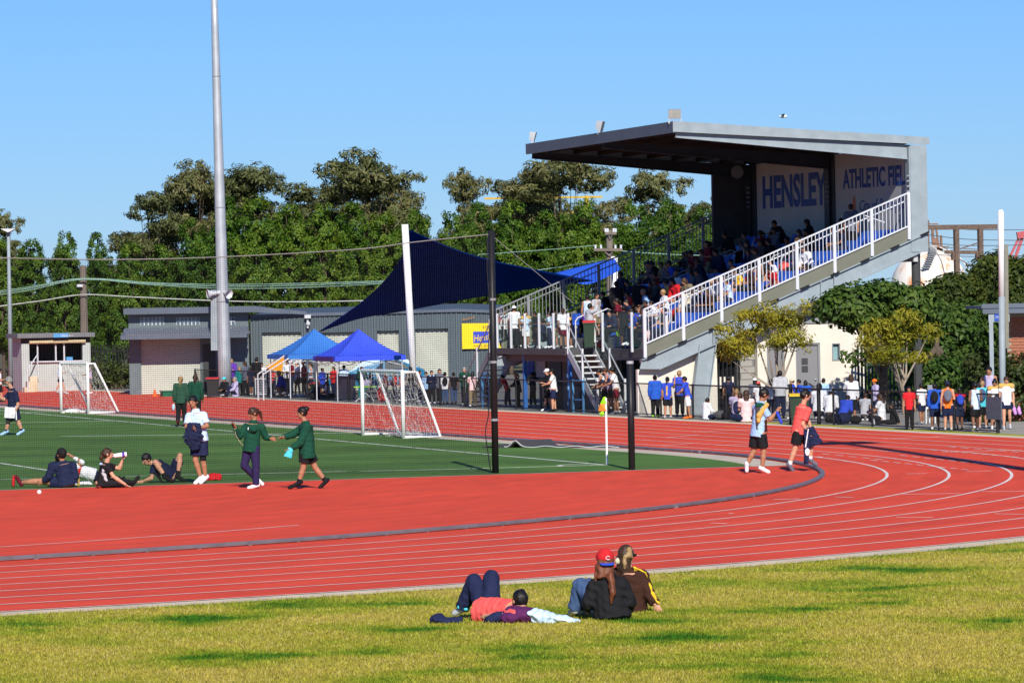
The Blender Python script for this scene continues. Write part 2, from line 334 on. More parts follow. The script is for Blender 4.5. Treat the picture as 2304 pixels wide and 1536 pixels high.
# grass blades on the near lawn
def blades():
    n = 420000; ang0, ang1 = -1.93, -0.86
    # sample in the camera frame: depth 41..67 m
    D = RNG.uniform(41.5, 73, n*2); X = RNG.uniform(-1, 1, n*2)*D*.118
    x = CAM[0]+X*VX+D*VY; y = CAM[1]-X*UX-D*UY; r = np.hypot(x, y); k = (r > ROUT+.58+RNG.normal(0, .05, n*2)) & (y < 2)
    # fewer with distance
    k &= RNG.uniform(0, 1, n*2) < (44/D)**2
    x, y = x[k][:n], y[k][:n]; n = len(x)
    h = RNG.uniform(.012, .036, n)*(1+.5*(RNG.uniform(0, 1, n) > .93)); a = RNG.uniform(0, 2*np.pi, n); wd = RNG.uniform(.0035, .008, n); ln = RNG.normal(0, .014, (n, 2))
    V = np.zeros((n, 3, 3)); V[:,0,0] = x-np.cos(a)*wd; V[:,0,1] = y-np.sin(a)*wd; V[:,1,0] = x+np.cos(a)*wd; V[:,1,1] = y+np.sin(a)*wd
    V[:,2,0] = x+ln[:,0]; V[:,2,1] = y+ln[:,1]; V[:,2,2] = h; V[:,:2,2] = -.002
    me = bpy.data.meshes.new('grass_blades'); me.vertices.add(3*n); me.vertices.foreach_set('co', V.reshape(-1))
    me.loops.add(3*n); me.loops.foreach_set('vertex_index', np.arange(3*n, dtype=np.int32)); me.polygons.add(n); me.polygons.foreach_set('loop_start', np.arange(0, 3*n, 3, dtype=np.int32))
    me.update(calc_edges=True); me.validate(); return me
gb = link('grass_blades', blades(), BLADE); tag(gb, 'short patchy green and straw coloured grass beside the track', 'grass', kind='stuff')
# ---------------------------------------------------------------- buildings and structures
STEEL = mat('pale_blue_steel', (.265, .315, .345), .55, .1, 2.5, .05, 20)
STEELD = mat('grey_steel', (.22, .235, .25), .55, .12, 2)
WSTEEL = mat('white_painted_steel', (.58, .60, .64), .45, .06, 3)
GALV = mat('galvanised_steel', (.42, .45, .48), .5, .12, 2.0, .05, 30, metal=.35)
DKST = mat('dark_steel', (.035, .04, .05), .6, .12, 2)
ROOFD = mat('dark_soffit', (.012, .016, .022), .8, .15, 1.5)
FASC = mat('slate_fascia', (.10, .125, .165), .6, .1, 1.5)
PANELG = mat('green_grey_cladding', (.15, .155, .12), .7, .08, 1.5)
DKWALL = mat('charcoal_wall', (.05, .052, .055), .8, .15, 2)
WALLW = mat('cream_render', (.66, .615, .53), .85, .07, 1.2, .12, 30)
SEATB = mat('blue_seat_plastic', (.03, .13, .62), .4, .1, 3)
BLUEP = mat('blue_paint', (.03, .13, .42), .45, .08, 3)
BLUEL = mat('light_blue_paint', (.10, .32, .62), .45, .08, 3)
NAVYT = mat('navy_lettering', (.045, .085, .28), .6, .05, 4)
BLACKP = mat('black_paint', (.012, .012, .014), .45, .2, 4)
GLS = glassm('balustrade_glass', (.30, .45, .43), .06, .07)
DGLS = mat('dark_glass', (.03, .045, .05), .12, .3, 1.5, spec=.6)
def P(px, py, y): q = onY(px, py, y); return (q.x, q.z)
# ---- grandstand
Y0, Y1, YM = 32.6, 45.9, 39.05
gs = thing('grandstand', 'small covered grandstand with cantilevered grey roof and rows of blue seats', 'grandstand', (52, Y0, 0))
def rf(x, y, dz=0):            # roof top surface
    return 8.93-.19*(y-Y0)/13.2+(x-48.89)/(57.3-48.89)*(-.54)+dz
mb = MB()
V = []
for x in (48.89, 57.3):
    for y in (Y0, Y1): V += [(x, y, rf(x, y)), (x, y, rf(x, y, -.10))]
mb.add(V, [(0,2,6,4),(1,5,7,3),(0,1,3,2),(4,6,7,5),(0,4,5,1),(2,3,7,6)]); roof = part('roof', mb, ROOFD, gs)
mb = MB().add([(48.86, Y0-.05, rf(48.9,Y0,.015)), (48.86, Y1+.05, rf(48.9,Y1,.015)), (48.86, Y1+.05, rf(48.9,Y1,-.33)), (48.86, Y0-.05, rf(48.9,Y0,-.33)),
              (48.80, Y0-.05, rf(48.9,Y0,.015)), (48.80, Y1+.05, rf(48.9,Y1,.015)), (48.80, Y1+.05, rf(48.9,Y1,-.33)), (48.80, Y0-.05, rf(48.9,Y0,-.33))],
             [(0,1,2,3),(7,6,5,4),(0,4,5,1),(1,5,6,2),(2,6,7,3),(3,7,4,0)])
part('front_fascia', mb, FASC, roof)
for yy in (Y0-.06, Y1+.05):
    mb = MB(); mb.add([(48.8, yy, rf(48.8,yy,.02)), (57.36, yy, rf(57.36,yy,.02)), (57.36, yy, rf(57.36,yy,-.21)), (48.8, yy, rf(48.8,yy,-.31)),
                       (48.8, yy+.03, rf(48.8,yy,.02)), (57.36, yy+.03, rf(57.36,yy,.02)), (57.36, yy+.03, rf(57.36,yy,-.21)), (48.8, yy+.03, rf(48.8,yy,-.31))],
                      [(0,1,2,3),(7,6,5,4),(0,4,5,1),(1,5,6,2),(2,6,7,3),(3,7,4,0)]); part('side_fascia', mb, STEEL, roof)
def taper_beam(y, w=.16):
    mb = MB(); a = [(48.95, rf(48.95,y,-.30)), (57.2, rf(57.2,y,-.26)), (57.2, rf(57.2,y,-.70)), (48.95, rf(48.95,y,-.46))]
    mb.prism(a, 1, y-.012, y+.012)
    for (p, q) in ((a[0], a[1]), (a[3], a[2])): mb.bar((p[0], y, p[1]), (q[0], y, q[1]), w, .03, up=(0,0,1))
    return mb
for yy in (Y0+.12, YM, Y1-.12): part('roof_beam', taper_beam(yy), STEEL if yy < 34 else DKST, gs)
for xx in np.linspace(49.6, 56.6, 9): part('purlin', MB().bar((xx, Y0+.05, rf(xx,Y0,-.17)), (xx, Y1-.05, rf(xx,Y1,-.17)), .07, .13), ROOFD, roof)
for yy, z0 in ((Y0+.12, 4.85), (YM, 4.6), (Y1-.12, 4.6)):
    c = MB(); c.box(56.70, 57.24, yy-.012, yy+.012, z0, rf(57, yy, -.28)); c.box(56.66, 56.70, yy-.15, yy+.15, z0, rf(56.7,yy,-.3)); c.box(57.22, 57.27, yy-.15, yy+.15, z0, rf(57.2,yy,-.28))
    for zz in (5.25, 7.7): c.box(56.705, 57.215, yy-.14, yy+.14, zz, zz+.03)
    if yy < 34: c.box(56.70, 57.22, Y0-.05, Y0-.02, 4.85, rf(57, yy, -.24))
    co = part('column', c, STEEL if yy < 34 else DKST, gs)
    for zz in np.arange(6.55, 7.35, .16): part('bolt', MB().box(56.55, 56.655, yy-.2, yy-.12, zz, zz+.05), STEELD, co)
for yy in (Y0+.12,): part('support_post', MB().tube([(56.95, yy+.1, 0), (56.95, yy+.1, 4.9)], .14, 10), DKWALL, gs)
# back wall with the lettered panels
SIGNW = mat('back_wall_white', (.45, .45, .46), .75, .07, 1.0)
bw = MB().box(56.78, 56.92, Y0+.0, YM-.42, 4.55, 8.1); panA = part('back_wall_panel', bw, SIGNW, gs)
bw = MB().box(56.78, 56.92, YM+.42, Y1-.35, 4.55, 8.0); panB = part('back_wall_panel', bw, SIGNW, gs)
for yc in (YM, Y1-.2): part('wall_pier', MB().box(56.74, 56.95, yc-.42 if yc > 33 else yc, yc+.42 if yc < 45 else yc+.15, 4.5, 8.2), DKST, gs)
part('end_wall', MB().box(55.5, 56.72, Y1+.16, Y1+.3, 4.4, 8.25), DKWALL, gs)
part('end_wall', MB().box(56.96, 57.1, Y1-.1, Y1+.3, 4.4, 8.25), DKWALL, gs)
def wall_text(s, size, y_left, y_right, z, parent, m, shear=0, x=56.772, off=(52, Y0, 0), bold=0.0):
    """lettering on a wall that faces -x; reads from far (left) to near (right)"""
    me = textmesh(s, size, .003, shear, bold=bold); a, b = textw(me); k = (y_left-y_right)/(b-a)
    M = Matrix(((0,0,-1,x-off[0]), (-k,0,0,y_left+a*k-off[1]), (0,1,0,z-off[2]), (0,0,0,1)))
    me.transform(M); me.materials.clear(); return link('lettering', me, m, parent)
HB = mat('hensley_blue', (.025, .065, .28), .6, .06, 3)
wall_text('HENSLEY', 1.45, 44.75, 39.3, 6.53, panB, HB, bold=.05); wall_text('ATHLETIC FIELD', .84, 38.0, 32.66, 6.98, panA, HB, bold=.026)
wall_text('City of', .5, 36.7, 35.25, 6.22, panA, NAVYT, .35); wall_text('Botany Bay', .52, 35.05, 32.95, 6.22, panA, NAVYT)
em = MB(); em.prism([(37.05-.02, 6.25), (37.22, 6.2), (37.2, 6.62), (37.1, 6.72), (37.03, 6.62)], 0, 56.765, 56.775); part('emblem', em, mat('emblem_orange', (.6,.13,.03), .6), panA)
em = MB(); em.prism([(36.86, 6.22), (37.4, 6.02), (37.34, 6.2), (37.12, 6.3)], 0, 56.763, 56.774); part('emblem', em, NAVYT, panA)
# raking side beam, cladding, struts (near and far ends)
def rake(y, near=True):
    bm_ = MB(); tp = lambda x: 1.69+(x-47.71)*.3916
    poly = [(47.66, 1.66), (57.0, tp(57.0)), (57.0, 4.83), (48.3, 1.40), (47.6, 1.42)]
    bm_.prism(poly, 1, y-.02, y+.02)
    bm_.bar((47.66, y, 1.69), (57.0, y, tp(57.0)+.01), .22, .03); bm_.bar((48.2, y, 1.40), (57.0, y, 4.84), .22, .03)
    o = part('raking_beam', bm_, STEEL, gs)
    st = MB()
    for x in (50.0, 53.6, 54.05): st.box(x-.015, x+.015, y-.1, y-.02, tp(x)-.47, tp(x)-.02)
    part('stiffener', st, STEEL, o)
    cl = MB()
    for k in range(10):
        x = 47.8+k*1.02; z = tp(x); cl.add([(x, y-.16, z+.01), (x+.28, y-.16, z+.12), (x+.28, y-.16, z+.17), (x, y-.16, z+.06), (x, y-.06, z+.01), (x+.28, y-.06, z+.12), (x+.28, y-.06, z+.17), (x, y-.06, z+.06)], [(0,1,2,3),(7,6,5,4),(0,4,5,1),(1,5,6,2),(2,6,7,3),(3,7,4,0)])
    part('clip_angle', cl, BLACKP, o)
    part('side_cladding', MB().prism([(47.78, 1.74), (56.66, 5.22), (56.66, 5.66), (47.78, 2.17)], 1, y-.05, y-.025), PANELG, gs)
    s2 = MB(); s2.prism([(49.55, 2.12), (50.12, 2.38), (49.74, 0), (49.24, 0)], 1, y-.015, y+.015)
    s2.bar((49.55, y, 2.12), (49.24, y, 0), .2, .03, up=(1,0,0)); s2.bar((50.12, y, 2.36), (49.74, y, 0), .2, .03, up=(1,0,0)); part('strut', s2, STEEL, gs)
rake(Y0); rake(Y1)
def rail(y, x0, x1, z0, slope, m, n, parent=gs, ht=1.04, lab='side_railing', mid=True):
    zt = lambda x: z0+(x-x0)*slope
    top = MB().bar((x0-.03, y, zt(x0)), (x1+.03, y, zt(x1)), .05, .045); r = part(lab, top, m, parent)
    for i in range(n+1):
        x = x0+(x1-x0)*i/n; part('rail_post', MB().box(x-.048, x+.048, y-.035, y+.035, zt(x)-ht-.42, zt(x)-.02), m, r)
        if i < n:
            bb = MB(); k = 10
            for j in range(1, k):
                xx = x+(x1-x0)/n*j/k; bb.bar((xx, y, zt(xx)-ht+.02), (xx, y, zt(xx)-.02), .019)
            part('balusters', bb, m, r)
    part('bottom_rail', MB().bar((x0, y, zt(x0)-ht), (x1, y, zt(x1)-ht), .05, .045), m, r)
    if mid: part('grip_rail', MB().bar((x0+.05, y+.1, zt(x0)-.16-.02), (x1-.1, y+.1, zt(x1)-.28), .035), m, r)
    return r
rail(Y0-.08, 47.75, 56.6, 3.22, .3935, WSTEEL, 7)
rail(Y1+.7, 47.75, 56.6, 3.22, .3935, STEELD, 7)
part('rail_cross', MB().bar((55.15, Y0-.02, 6.0), (55.8, Y0-.02, 5.78), .03).bar((55.25, Y0-.02, 5.82), (55.4, Y0-.02, 6.05), .03), WSTEEL, gs)
# stepped terraces
TERR = mat('terrace_concrete', (.16, .16, .16), .9, .15, 1.5)
NROW, RX, RZ, RD = 10, 48.75, 2.0, .785; RH = RD*.3935
ROWX = lambda i: RX+RD*i
ROWZ = lambda i: RZ+RH*i
for i in range(NROW):
    x1 = ROWX(i+1) if i < NROW-1 else 56.75
    part('terrace_step', MB().prism([(ROWX(i), ROWZ(i)), (x1, ROWZ(i)), (x1, ROWZ(i)-.05), (ROWX(i), ROWZ(i)-.36)], 1, Y0+.06, Y1-.02), TERR, gs)
# seats
def seat_mesh():
    m = MB(); W_ = .42
    prof = [(.0,.40), (.06,.425), (.20,.405), (.33,.40), (.38,.43), (.425,.60), (.45,.78), (.44,.795), (.40,.63), (.35,.46), (.30,.43), (.18,.43), (.05,.45), (.0,.43)]
    m.prism([(a, b) for a, b in prof], 1, -W_/2, W_/2)
    for s in (-1, 1): m.box(.02, .44, s*W_/2-.012, s*W_/2+.012, .42, .48)
    m.box(.18, .22, -.05, .05, 0, .41); m.box(.08, .34, -.07, .07, .375, .40)
    return m.mesh('seat')
SEATM = seat_mesh(); SEATM.materials.append(SEATB)
AIS = ((36.3, 37.3), (41.6, 42.6)); SEATS = []
for i in range(NROW):
    y = Y0+.42
    while y < Y1-.2:
        if not any(a < y < b for a, b in AIS) and not (i == 0 and y > 39.4):
            s = link('seat', SEATM, None, gs, (ROWX(i)+.28-52, y-Y0, ROWZ(i))); SEATS.append((i, y))
        y += .5
# aisle hand hoops
for (a, b) in AIS:
    for i in range(1, NROW, 2):
        for yy in (a+.08, b-.08):
            x = ROWX(i); z = ROWZ(i); part('aisle_handrail', MB().tube([(x-.35, yy, z-.3), (x-.35, yy, z+.55), (x-.27, yy, z+.66), (x+.45, yy, z+.94), (x+.55, yy, z+.9), (x+.55, yy, z+.1)], .022, 6), WSTEEL if i < 4 else GALV, gs)
# front deck, glass balustrade and stairs
DECK = mat('deck_edge', (.075, .075, .078), .75, .12, 2)
dk = part('deck', MB().box(47.75, 48.75, 39.6, 46.9, 1.8, 2.0), DECK, gs); part('deck', MB().box(48.72, 48.749, Y0+.1, 39.6, 1.72, 2.0), DECK, gs)
part('deck_beam', MB().box(47.95, 48.05, 39.7, 46.8, 1.58, 1.795), mat('bronze_beam', (.10,.085,.07), .7), gs)
part('deck_lamp', MB().box(47.9, 48.6, Y0+.12, Y0+.8, 1.6, 1.7), mat('lamp_cover', (.45,.42,.22), .5), gs)
PY_ = np.linspace(46.5, 39.62, 6)
for i, y in enumerate(PY_):
    part('glass_post', MB().box(47.83, 47.90, y-.035, y+.035, 2.0, 3.14), WSTEEL, dk)
    if i: part('glass_panel', MB().box(47.858, 47.868, PY_[i]+.05, PY_[i-1]-.05, 2.06, 3.12), GLS, dk); part('glass_rail', MB().bar((47.93, PY_[i], 2.78), (47.93, PY_[i-1], 2.78), .03), STEELD, dk)
ya = [38.6, 36.0, Y0+.45]
for i, y in enumerate(ya):
    part('glass_post', MB().box(48.62, 48.69, y-.035, y+.035, 1.9, 3.14), WSTEEL, dk)
    if i: part('glass_panel', MB().box(48.65, 48.66, ya[i]+.05, ya[i-1]-.05, 2.06, 3.1), GLS, dk)
def stairs(yt, yb, nm, matr):
    st = part(nm, MB().bar((47.8, yt, 1.93), (47.8, yb, .05), .05, .24).bar((48.68, yt, 1.93), (48.68, yb, .05), .05, .24), matr, gs)
    n = 10
    for k in range(1, n+1):
        f = k/(n+1); y = yt+(yb-yt)*f; z = 1.98*(1-f); part('tread', MB().box(47.83, 48.65, y-.13, y+.13, z-.045, z), mat('tread_galv', (.55,.56,.57), .6, .1), st)
    for x in (47.78, 48.70):
        for k in range(3):
            f = k/2.0*.96+.02; y = yt+(yb-yt)*f; z = 1.98*(1-f); part('stair_post', MB().box(x-.03, x+.03, y-.03, y+.03, max(z-.1, 0), z+1.02), WSTEEL, st)
        part('stair_handrail', MB().tube([(x, yt, 2.85), (x, yb, .9)], .022, 6), GALV, st); part('stair_glass', MB().add([(x+.01, yt, 2.1), (x+.01, yb, .15), (x+.01, yb, .98), (x+.01, yt, 2.98)], [(0,1,2,3)]), GLS, st)
    return st
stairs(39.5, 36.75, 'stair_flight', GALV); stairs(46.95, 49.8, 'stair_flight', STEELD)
# wall, door and notice window under the deck
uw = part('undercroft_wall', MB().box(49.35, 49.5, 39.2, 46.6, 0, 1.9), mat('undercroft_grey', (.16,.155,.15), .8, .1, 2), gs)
a = onX(1238, 815, 49.35); b = onX(1266, 920, 49.35); part('doorway', MB().box(49.32, 49.352, b.y, a.y, 0, 1.62), BLACKP, uw)
a = onX(1186, 815, 49.35); b = onX(1230, 860, 49.35); part('notice_window', MB().box(49.31, 49.352, b.y, a.y, .85, 1.6), DGLS, uw)
a = onX(1204, 815, 49.3); b = onX(1228, 860, 49.3); nb = part('notice_sheet', MB().box(49.295, 49.308, b.y, a.y-.1, 1.0, 1.55), mat('notice_paper', (.4,.42,.45), .8, .3, 9), uw)
a = onX(1187, 815, 49.3); b = onX(1202, 860, 49.3); nb = part('poster', MB().box(49.295, 49.308, b.y, a.y, 1.05, 1.55), mat('poster_blue', (.05,.08,.35), .7, .3, 6), uw)
for px in (1181, 1282): c = onX(px, 900, 47.98); part('blue_post', MB().box(47.94, 48.06, c.y-.06, c.y+.06, 0, 1.79), BLUEP, gs)
for zz in (.25, .75, 1.15): part('post_notice', MB().box(47.91, 47.935, c.y-.08, c.y+.04, zz-.06, zz+.06), mat('sign_sky', (.2,.45,.75), .6), gs)
for px0, px1 in ((1290, 1313), (1086, 1102)):
    a = onX(px0, 925, 47.75); b = onX(px1, 925, 47.75); f_ = MB()
    for y in (a.y, b.y): f_.box(47.72, 47.78, y-.03, y+.03, 0, 1.02)
    for z in (.4, .99): f_.bar((47.75, a.y, z), (47.75, b.y, z), .05)
    solo('barrier_frame', f_, BLUEL, 'light blue steel barrier frame under the grandstand %s' % ('beside the near stairs' if px0 > 1200 else 'beside the far stairs'), 'barrier', 'blue barrier frames')
# floodlights on the roof edge
for yy, px, nm in ((Y0+.15, 1513, 'floodlight on the near corner of the grandstand roof'), (39.2, 1340, 'floodlight on the middle of the grandstand roof edge'), (45.6, 1199, 'floodlight on the far corner of the grandstand roof')):
    zz = rf(48.89, yy); fl = thing('floodlight', 'small grey ' + nm, 'floodlight', (48.95, yy, zz), {1513: -.35, 1340: 1.0, 1199: 1.15}[px], 'roof floodlights')
    h = MB(); h.prism([(-.02, .09), (.14, .13), (.10, .40), (-.10, .38)], 0, -.19, .19); part('lamp_housing', h, GALV, fl, world=False)
    part('lamp_glass', MB().add([(-.16, -.035, .13), (.16, -.035, .13), (.16, -.105, .36), (-.16, -.105, .36)], [(0,1,2,3)]), mat('lamp_glass', (.35,.36,.33), .3), fl, world=False)
    part('bracket', MB().box(-.2, -.17, -.02, .06, -.05, .2).box(.17, .2, -.02, .06, -.05, .2).box(-.2, .2, -.03, .07, -.03, .02), GALV, fl, world=False)
fan = MB().tube([(56.2, Y1-.35, 7.75), (56.2, Y1-.3, 7.75)], .22, 16); part('wall_fan', fan, STEELD, gs)
# ---- white rendered block beneath and beside the stand
wb = thing('amenities_block', 'cream rendered amenities block with grey doors under the grandstand', 'building', (52, 33, 0))
xa = P(1440, 900, 32.9)[0]; xb = P(1613, 880, 32.9)[0]
wl = part('wall', MB().prism([(47.62, 0), (xb, 0), (xb, 2.2), (49.9, 2.1), (48.3, 1.42), (47.62, 1.40)], 1, 32.85, 33.0), WALLW, wb)
x2 = P(1662, 880, 33.6)[0]; x3 = P(1700, 880, 33.6)[0]
gt = part('gate_opening_dark', MB().box(xb+.02, x2, 33.9, 33.92, 0, 1.9), BLACKP, wb)  # black sheet painting in the dark of the opening behind the bars
gbm = MB()
for k in range(8): x = xb+.05+(x2-xb-.05)*k/7; gbm.box(x-.018, x+.018, 33.5, 33.53, 0, 1.75)
gbm.box(xb, x2, 33.49, 33.54, .45, .5); gbm.box(xb, x2, 33.49, 33.54, 1.68, 1.76); part('gate_bar', gbm, BLACKP, wb)
part('white_panel', MB().box(xb+.1, x2-.05, 33.7, 33.75, .75, 1.1), WALLW, wb)
BLK = mat('grey_blockwork', (.30, .29, .27), .9, .08, 2)
blw = part('block_wall', MB().box(x2, x3+.02, 33.66, 33.8, 0, 3.0), mat('mortar_grey', (.16,.155,.15), .9), wb)
nb_ = 0; bme = MB().box(-.19, .19, -.012, .012, -.088, .088).mesh('block'); bme.materials.append(BLK)
for r in range(14):
    x = x2+.1-(.2 if r % 2 else 0)
    while x < x3+.1:
        if x2+.02 < x < x3-.02: link('block', bme, None, blw, (min(max(x, x2+.19), x3-.17)-52, 33.655-33, .1+r*.2))
        x += .4
yb_ = 33.4
f = lambda px, py: P(px, py, yb_)
x4 = f(1946, 880)[0]; zt = f(1835, 727)[1]
part('wall', MB().box(x3, f(1727,880)[0], yb_, yb_+.2, 0, zt), WALLW, wb); part('wall', MB().box(f(1727,880)[0], f(1767,880)[0], yb_, yb_+.2, f(1740,775)[1], zt), WALLW, wb)
part('wall', MB().box(f(1767,880)[0], f(1792,880)[0], yb_, yb_+.2, 0, zt), WALLW, wb); part('wall', MB().box(f(1792,880)[0], f(1847,880)[0], yb_, yb_+.2, f(1800,772)[1], zt), WALLW, wb)
part('wall', MB().box(f(1847,880)[0], f(1872,790)[0], yb_, yb_+.2, 0, zt), WALLW, wb); part('wall', MB().box(f(1890,790)[0], x4, yb_, yb_+.2, 0, zt), WALLW, wb)
part('wall', MB().box(f(1872,790)[0], f(1890,790)[0], yb_, yb_+.2, 0, f(1880,811)[1]).box(f(1872,790)[0], f(1890,790)[0], yb_, yb_+.2, f(1880,772)[1], zt), WALLW, wb)
part('side_wall', MB().box(x4-.2, x4, yb_+.2, 41, 0, zt), WALLW, wb); part('roof', MB().box(x3, x4+.06, yb_-.05, 41, zt, zt+.06), STEELD, wb)
part('parapet_cap', MB().box(f(1812,712)[0], f(1843,712)[0], yb_-.03, yb_+.6, zt+.06, f(1820,710)[1]), STEELD, wb)
GDOOR = mat('grey_door', (.2, .2, .21), .55, .05, 2)
for a_, b_, t_ in ((1727, 1767, 775), (1792, 1847, 772)):
    d = part('door', MB().box(f(a_,880)[0]+.04, f(b_,880)[0]-.04, yb_+.1, yb_+.14, 0, f(a_,t_)[1]-.05), GDOOR, wb)
    fr = MB(); xa_, xb2 = f(a_,880)[0], f(b_,880)[0]; zt_ = f(a_,t_)[1]
    fr.box(xa_, xa_+.05, yb_+.04, yb_+.16, 0, zt_); fr.box(xb2-.05, xb2, yb_+.04, yb_+.16, 0, zt_); fr.box(xa_+.05, xb2-.05, yb_+.04, yb_+.16, zt_-.06, zt_); part('door_frame', fr, STEELD, d)
    part('door_knob', MB().ball((xb2-.14, yb_+.07, .95), .035), GALV, d)
    if a_ > 1780:
        for z_ in (1.52, 1.28): part('door_sign', MB().box(f(1806,800)[0], f(1820,800)[0], yb_+.09, yb_+.098, z_-.10, z_+.1), DKWALL, d)
wi = part('window', MB().box(f(1874,790)[0]+.01, f(1888,790)[0]-.01, yb_+.1, yb_+.12, f(1880,808)[1], f(1880,775)[1]), mat('frosted_pane', (.22,.36,.38), .3, .1, 3), wb)
fr = MB(); xa_, xb2, za_, zb_ = f(1872,790)[0], f(1890,790)[0], f(1880,811)[1], f(1880,772)[1]
for q in ((xa_, xa_+.03, za_, zb_), (xb2-.03, xb2, za_, zb_), (xa_+.03, xb2-.03, za_, za_+.04), (xa_+.03, xb2-.03, zb_-.03, zb_)): fr.box(q[0], q[1], yb_-.02, yb_+.13, q[2], q[3])
part('window_frame', fr, STEELD, wi)
part('undercroft_core', MB().box(50.9, 56.2, 36.5, 45.5, 0, 2.5), WALLW, wb)
# ---- long corrugated shed
YS = 84.5; DS = 189.5
def s(px, py):
    xx, yy = _ray(px, py); return (xx*DS/FPX, CH-yy*DS/FPX)
def face_camera(o, D):
    p = from_cam(o.location.x, D+(o.location.y-YS)); o.location = (p[0], p[1], o.location.z); o.rotation_euler = (0, 0, -TH)
CORR = mat('blue_grey_corrugated', (.092, .12, .138), .5, .06, 1.0, metal=.2); ROLL_ = mat('cream_roller_door', (.47, .485, .425), .6, .05, 1.5)
sh = thing('corrugated_shed', 'long blue grey corrugated iron shed with cream roller doors', 'shed', (s(840, 880)[0], YS, 0))
def corr(x0, x1, z0, z1, y, zt=None, pitch=.19, dp=.03):
    mb = MB(); n = max(1, int((x1-x0)/pitch)); rows = []
    for i in range(n):
        xa = x0+(x1-x0)*i/n; p = (x1-x0)/n
        for fx, d in ((0, 0), (.35, 0), (.5, -dp), (.85, -dp)): rows.append((xa+p*fx, y+d))
    rows.append((x1, y)); mb.grid([[(a, b, z0), (a, b, (zt(a) if zt else z1))] for a, b in rows]); return mb
xl, xr = s(566, 880)[0], s(1135, 880)[0]; xk = s(1032, 697)[0]; ztop = s(800, 706)[1]; zk = s(1032, 697)[1]
ZT = lambda x: ztop+(zk-ztop)*max(0, (x-xl)/(xk-xl)) if x < xk else zk-(x-xk)*.055
doors = [(592, 680, 748), (716, 812, 748), (851, 900, 744), (937, 1011, 740)]; xs = [xl]
for a, b, t in doors: xs += [s(a, 880)[0], s(b, 880)[0]]
xs.append(xr)
for i in range(0, len(xs), 2): part('wall', corr(xs[i], xs[i+1], 0, 0, YS, ZT), CORR, sh)
for (a, b, t), i in zip(doors, range(1, 9, 2)):
    zt_ = s(a, t)[1]; part('wall', corr(xs[i], xs[i+1], zt_, 0, YS, ZT), CORR, sh)
    mb = MB(); zz = np.arange(0, zt_+.2, .085); rows = []
    for k in range(len(zz)-1): rows += [[(xs[i]-.02, YS+.22, zz[k]), (xs[i+1]+.02, YS+.22, zz[k])], [(xs[i]-.02, YS+.185, zz[k]+.03), (xs[i+1]+.02, YS+.185, zz[k]+.03)], [(xs[i]-.02, YS+.22, zz[k]+.075), (xs[i+1]+.02, YS+.22, zz[k]+.075)]]
    d = part('roller_door', mb.grid(rows), ROLL_, sh)
    part('door_reveal', MB().box(xs[i]-.04, xs[i], YS+.01, YS+.3, 0, zt_).box(xs[i+1], xs[i+1]+.04, YS+.01, YS+.3, 0, zt_).box(xs[i]-.04, xs[i+1]+.04, YS+.01, YS+.3, zt_, zt_+.1), FASC, d)
part('roof', MB().add([(xl, YS-.06, ZT(xl)+.03), (xk, YS-.06, zk+.03), (xr, YS-.06, ZT(xr)+.03), (xr, YS+14, ZT(xr)+.25), (xk, YS+14, zk+.25), (xl, YS+14, ZT(xl)+.25)], [(0,1,4,5),(1,2,3,4)]), CORR, sh)
gu = MB().bar((xl, YS-.07, ZT(xl)-.02), (xk, YS-.07, zk-.02), .08, .12).bar((xk, YS-.07, zk-.02), (xr, YS-.07, ZT(xr)-.02), .08, .12); part('gutter', gu, FASC, sh)
part('side_wall', MB().box(xl, xl+.05, YS+.05, YS+14, 0, ZT(xl)).box(xr-.05, xr, YS+.05, YS+14, 0, ZT(xr)), CORR, sh)
dl = MB().box(s(686,715)[0], s(700,715)[0], YS-.3, YS-.05, s(686,716)[1], s(686,708)[1]); lampo = part('security_light', dl, WSTEEL, sh); part('lamp_arm', MB().ball((s(694,728)[0], YS-.25, s(694,728)[1]), .09).box(s(691,728)[0], s(695,728)[0], YS-.25, YS-.03, s(694,738)[1], s(694,720)[1]), WSTEEL, lampo)
dp_ = MB().box(s(674,765)[0], s(692,765)[0], YS-.1, YS-.04, s(680,830)[1], s(680,810)[1]); part('white_board', MB().box(s(674,800)[0], s(686,800)[0], YS-.1, YS-.04, .6, 1.3).box(s(674,760)[0], s(686,760)[0], YS-.09, YS-.04, s(680,766)[1], s(680,758)[1]), WSTEEL, sh)
# yellow welcome sign on the shed
YSGN = YS-.12; q = s
yl = thing('welcome_sign', 'yellow welcome sign with blue panel on the corrugated shed', 'sign', (q(1040, 785)[0], YSGN, q(1040, 785)[1]))
X0, Z0_ = q(1040, 785); X1, Z1_ = q(1130, 726)
part('board', MB().box(X0, X1, YSGN-.03, YSGN, Z0_, Z1_), mat('sign_yellow', (.85,.62,.01), .55, .04), yl)
part('blue_panel', MB().box(q(1051,0)[0], X1-.12, YSGN-.036, YSGN-.031, q(1051,772)[1], q(1051,746)[1]), mat('sign_blue', (.03,.06,.5), .5, .04), yl)
def front_text(s_, size, x, z, y, parent, m, shear=0, width=None, rot=0, off=(0,0,0)):
    me = textmesh(s_, size, .002, shear); a, b = textw(me); k = width/(b-a) if width else 1
    me.transform(Matrix.Translation((x-off[0], y-off[1], z-off[2])) @ Matrix.Rotation(math.pi/2, 4, 'X') @ Matrix.Rotation(rot, 4, 'Z') @ Matrix.Diagonal((k,1,1,1)) @ Matrix.Translation((-a,0,0))); me.materials.clear(); return link('lettering', me, m, parent)
of = tuple(yl.location); YEL = mat('sign_yellow_letter', (.8,.55,.03), .6)
front_text('Welcome to', .16, X0+.05, q(0,741)[1]+.0, YSGN-.034, yl, mat('sign_ochre', (.45,.2,.02), .6), .3, .5, .22, of)
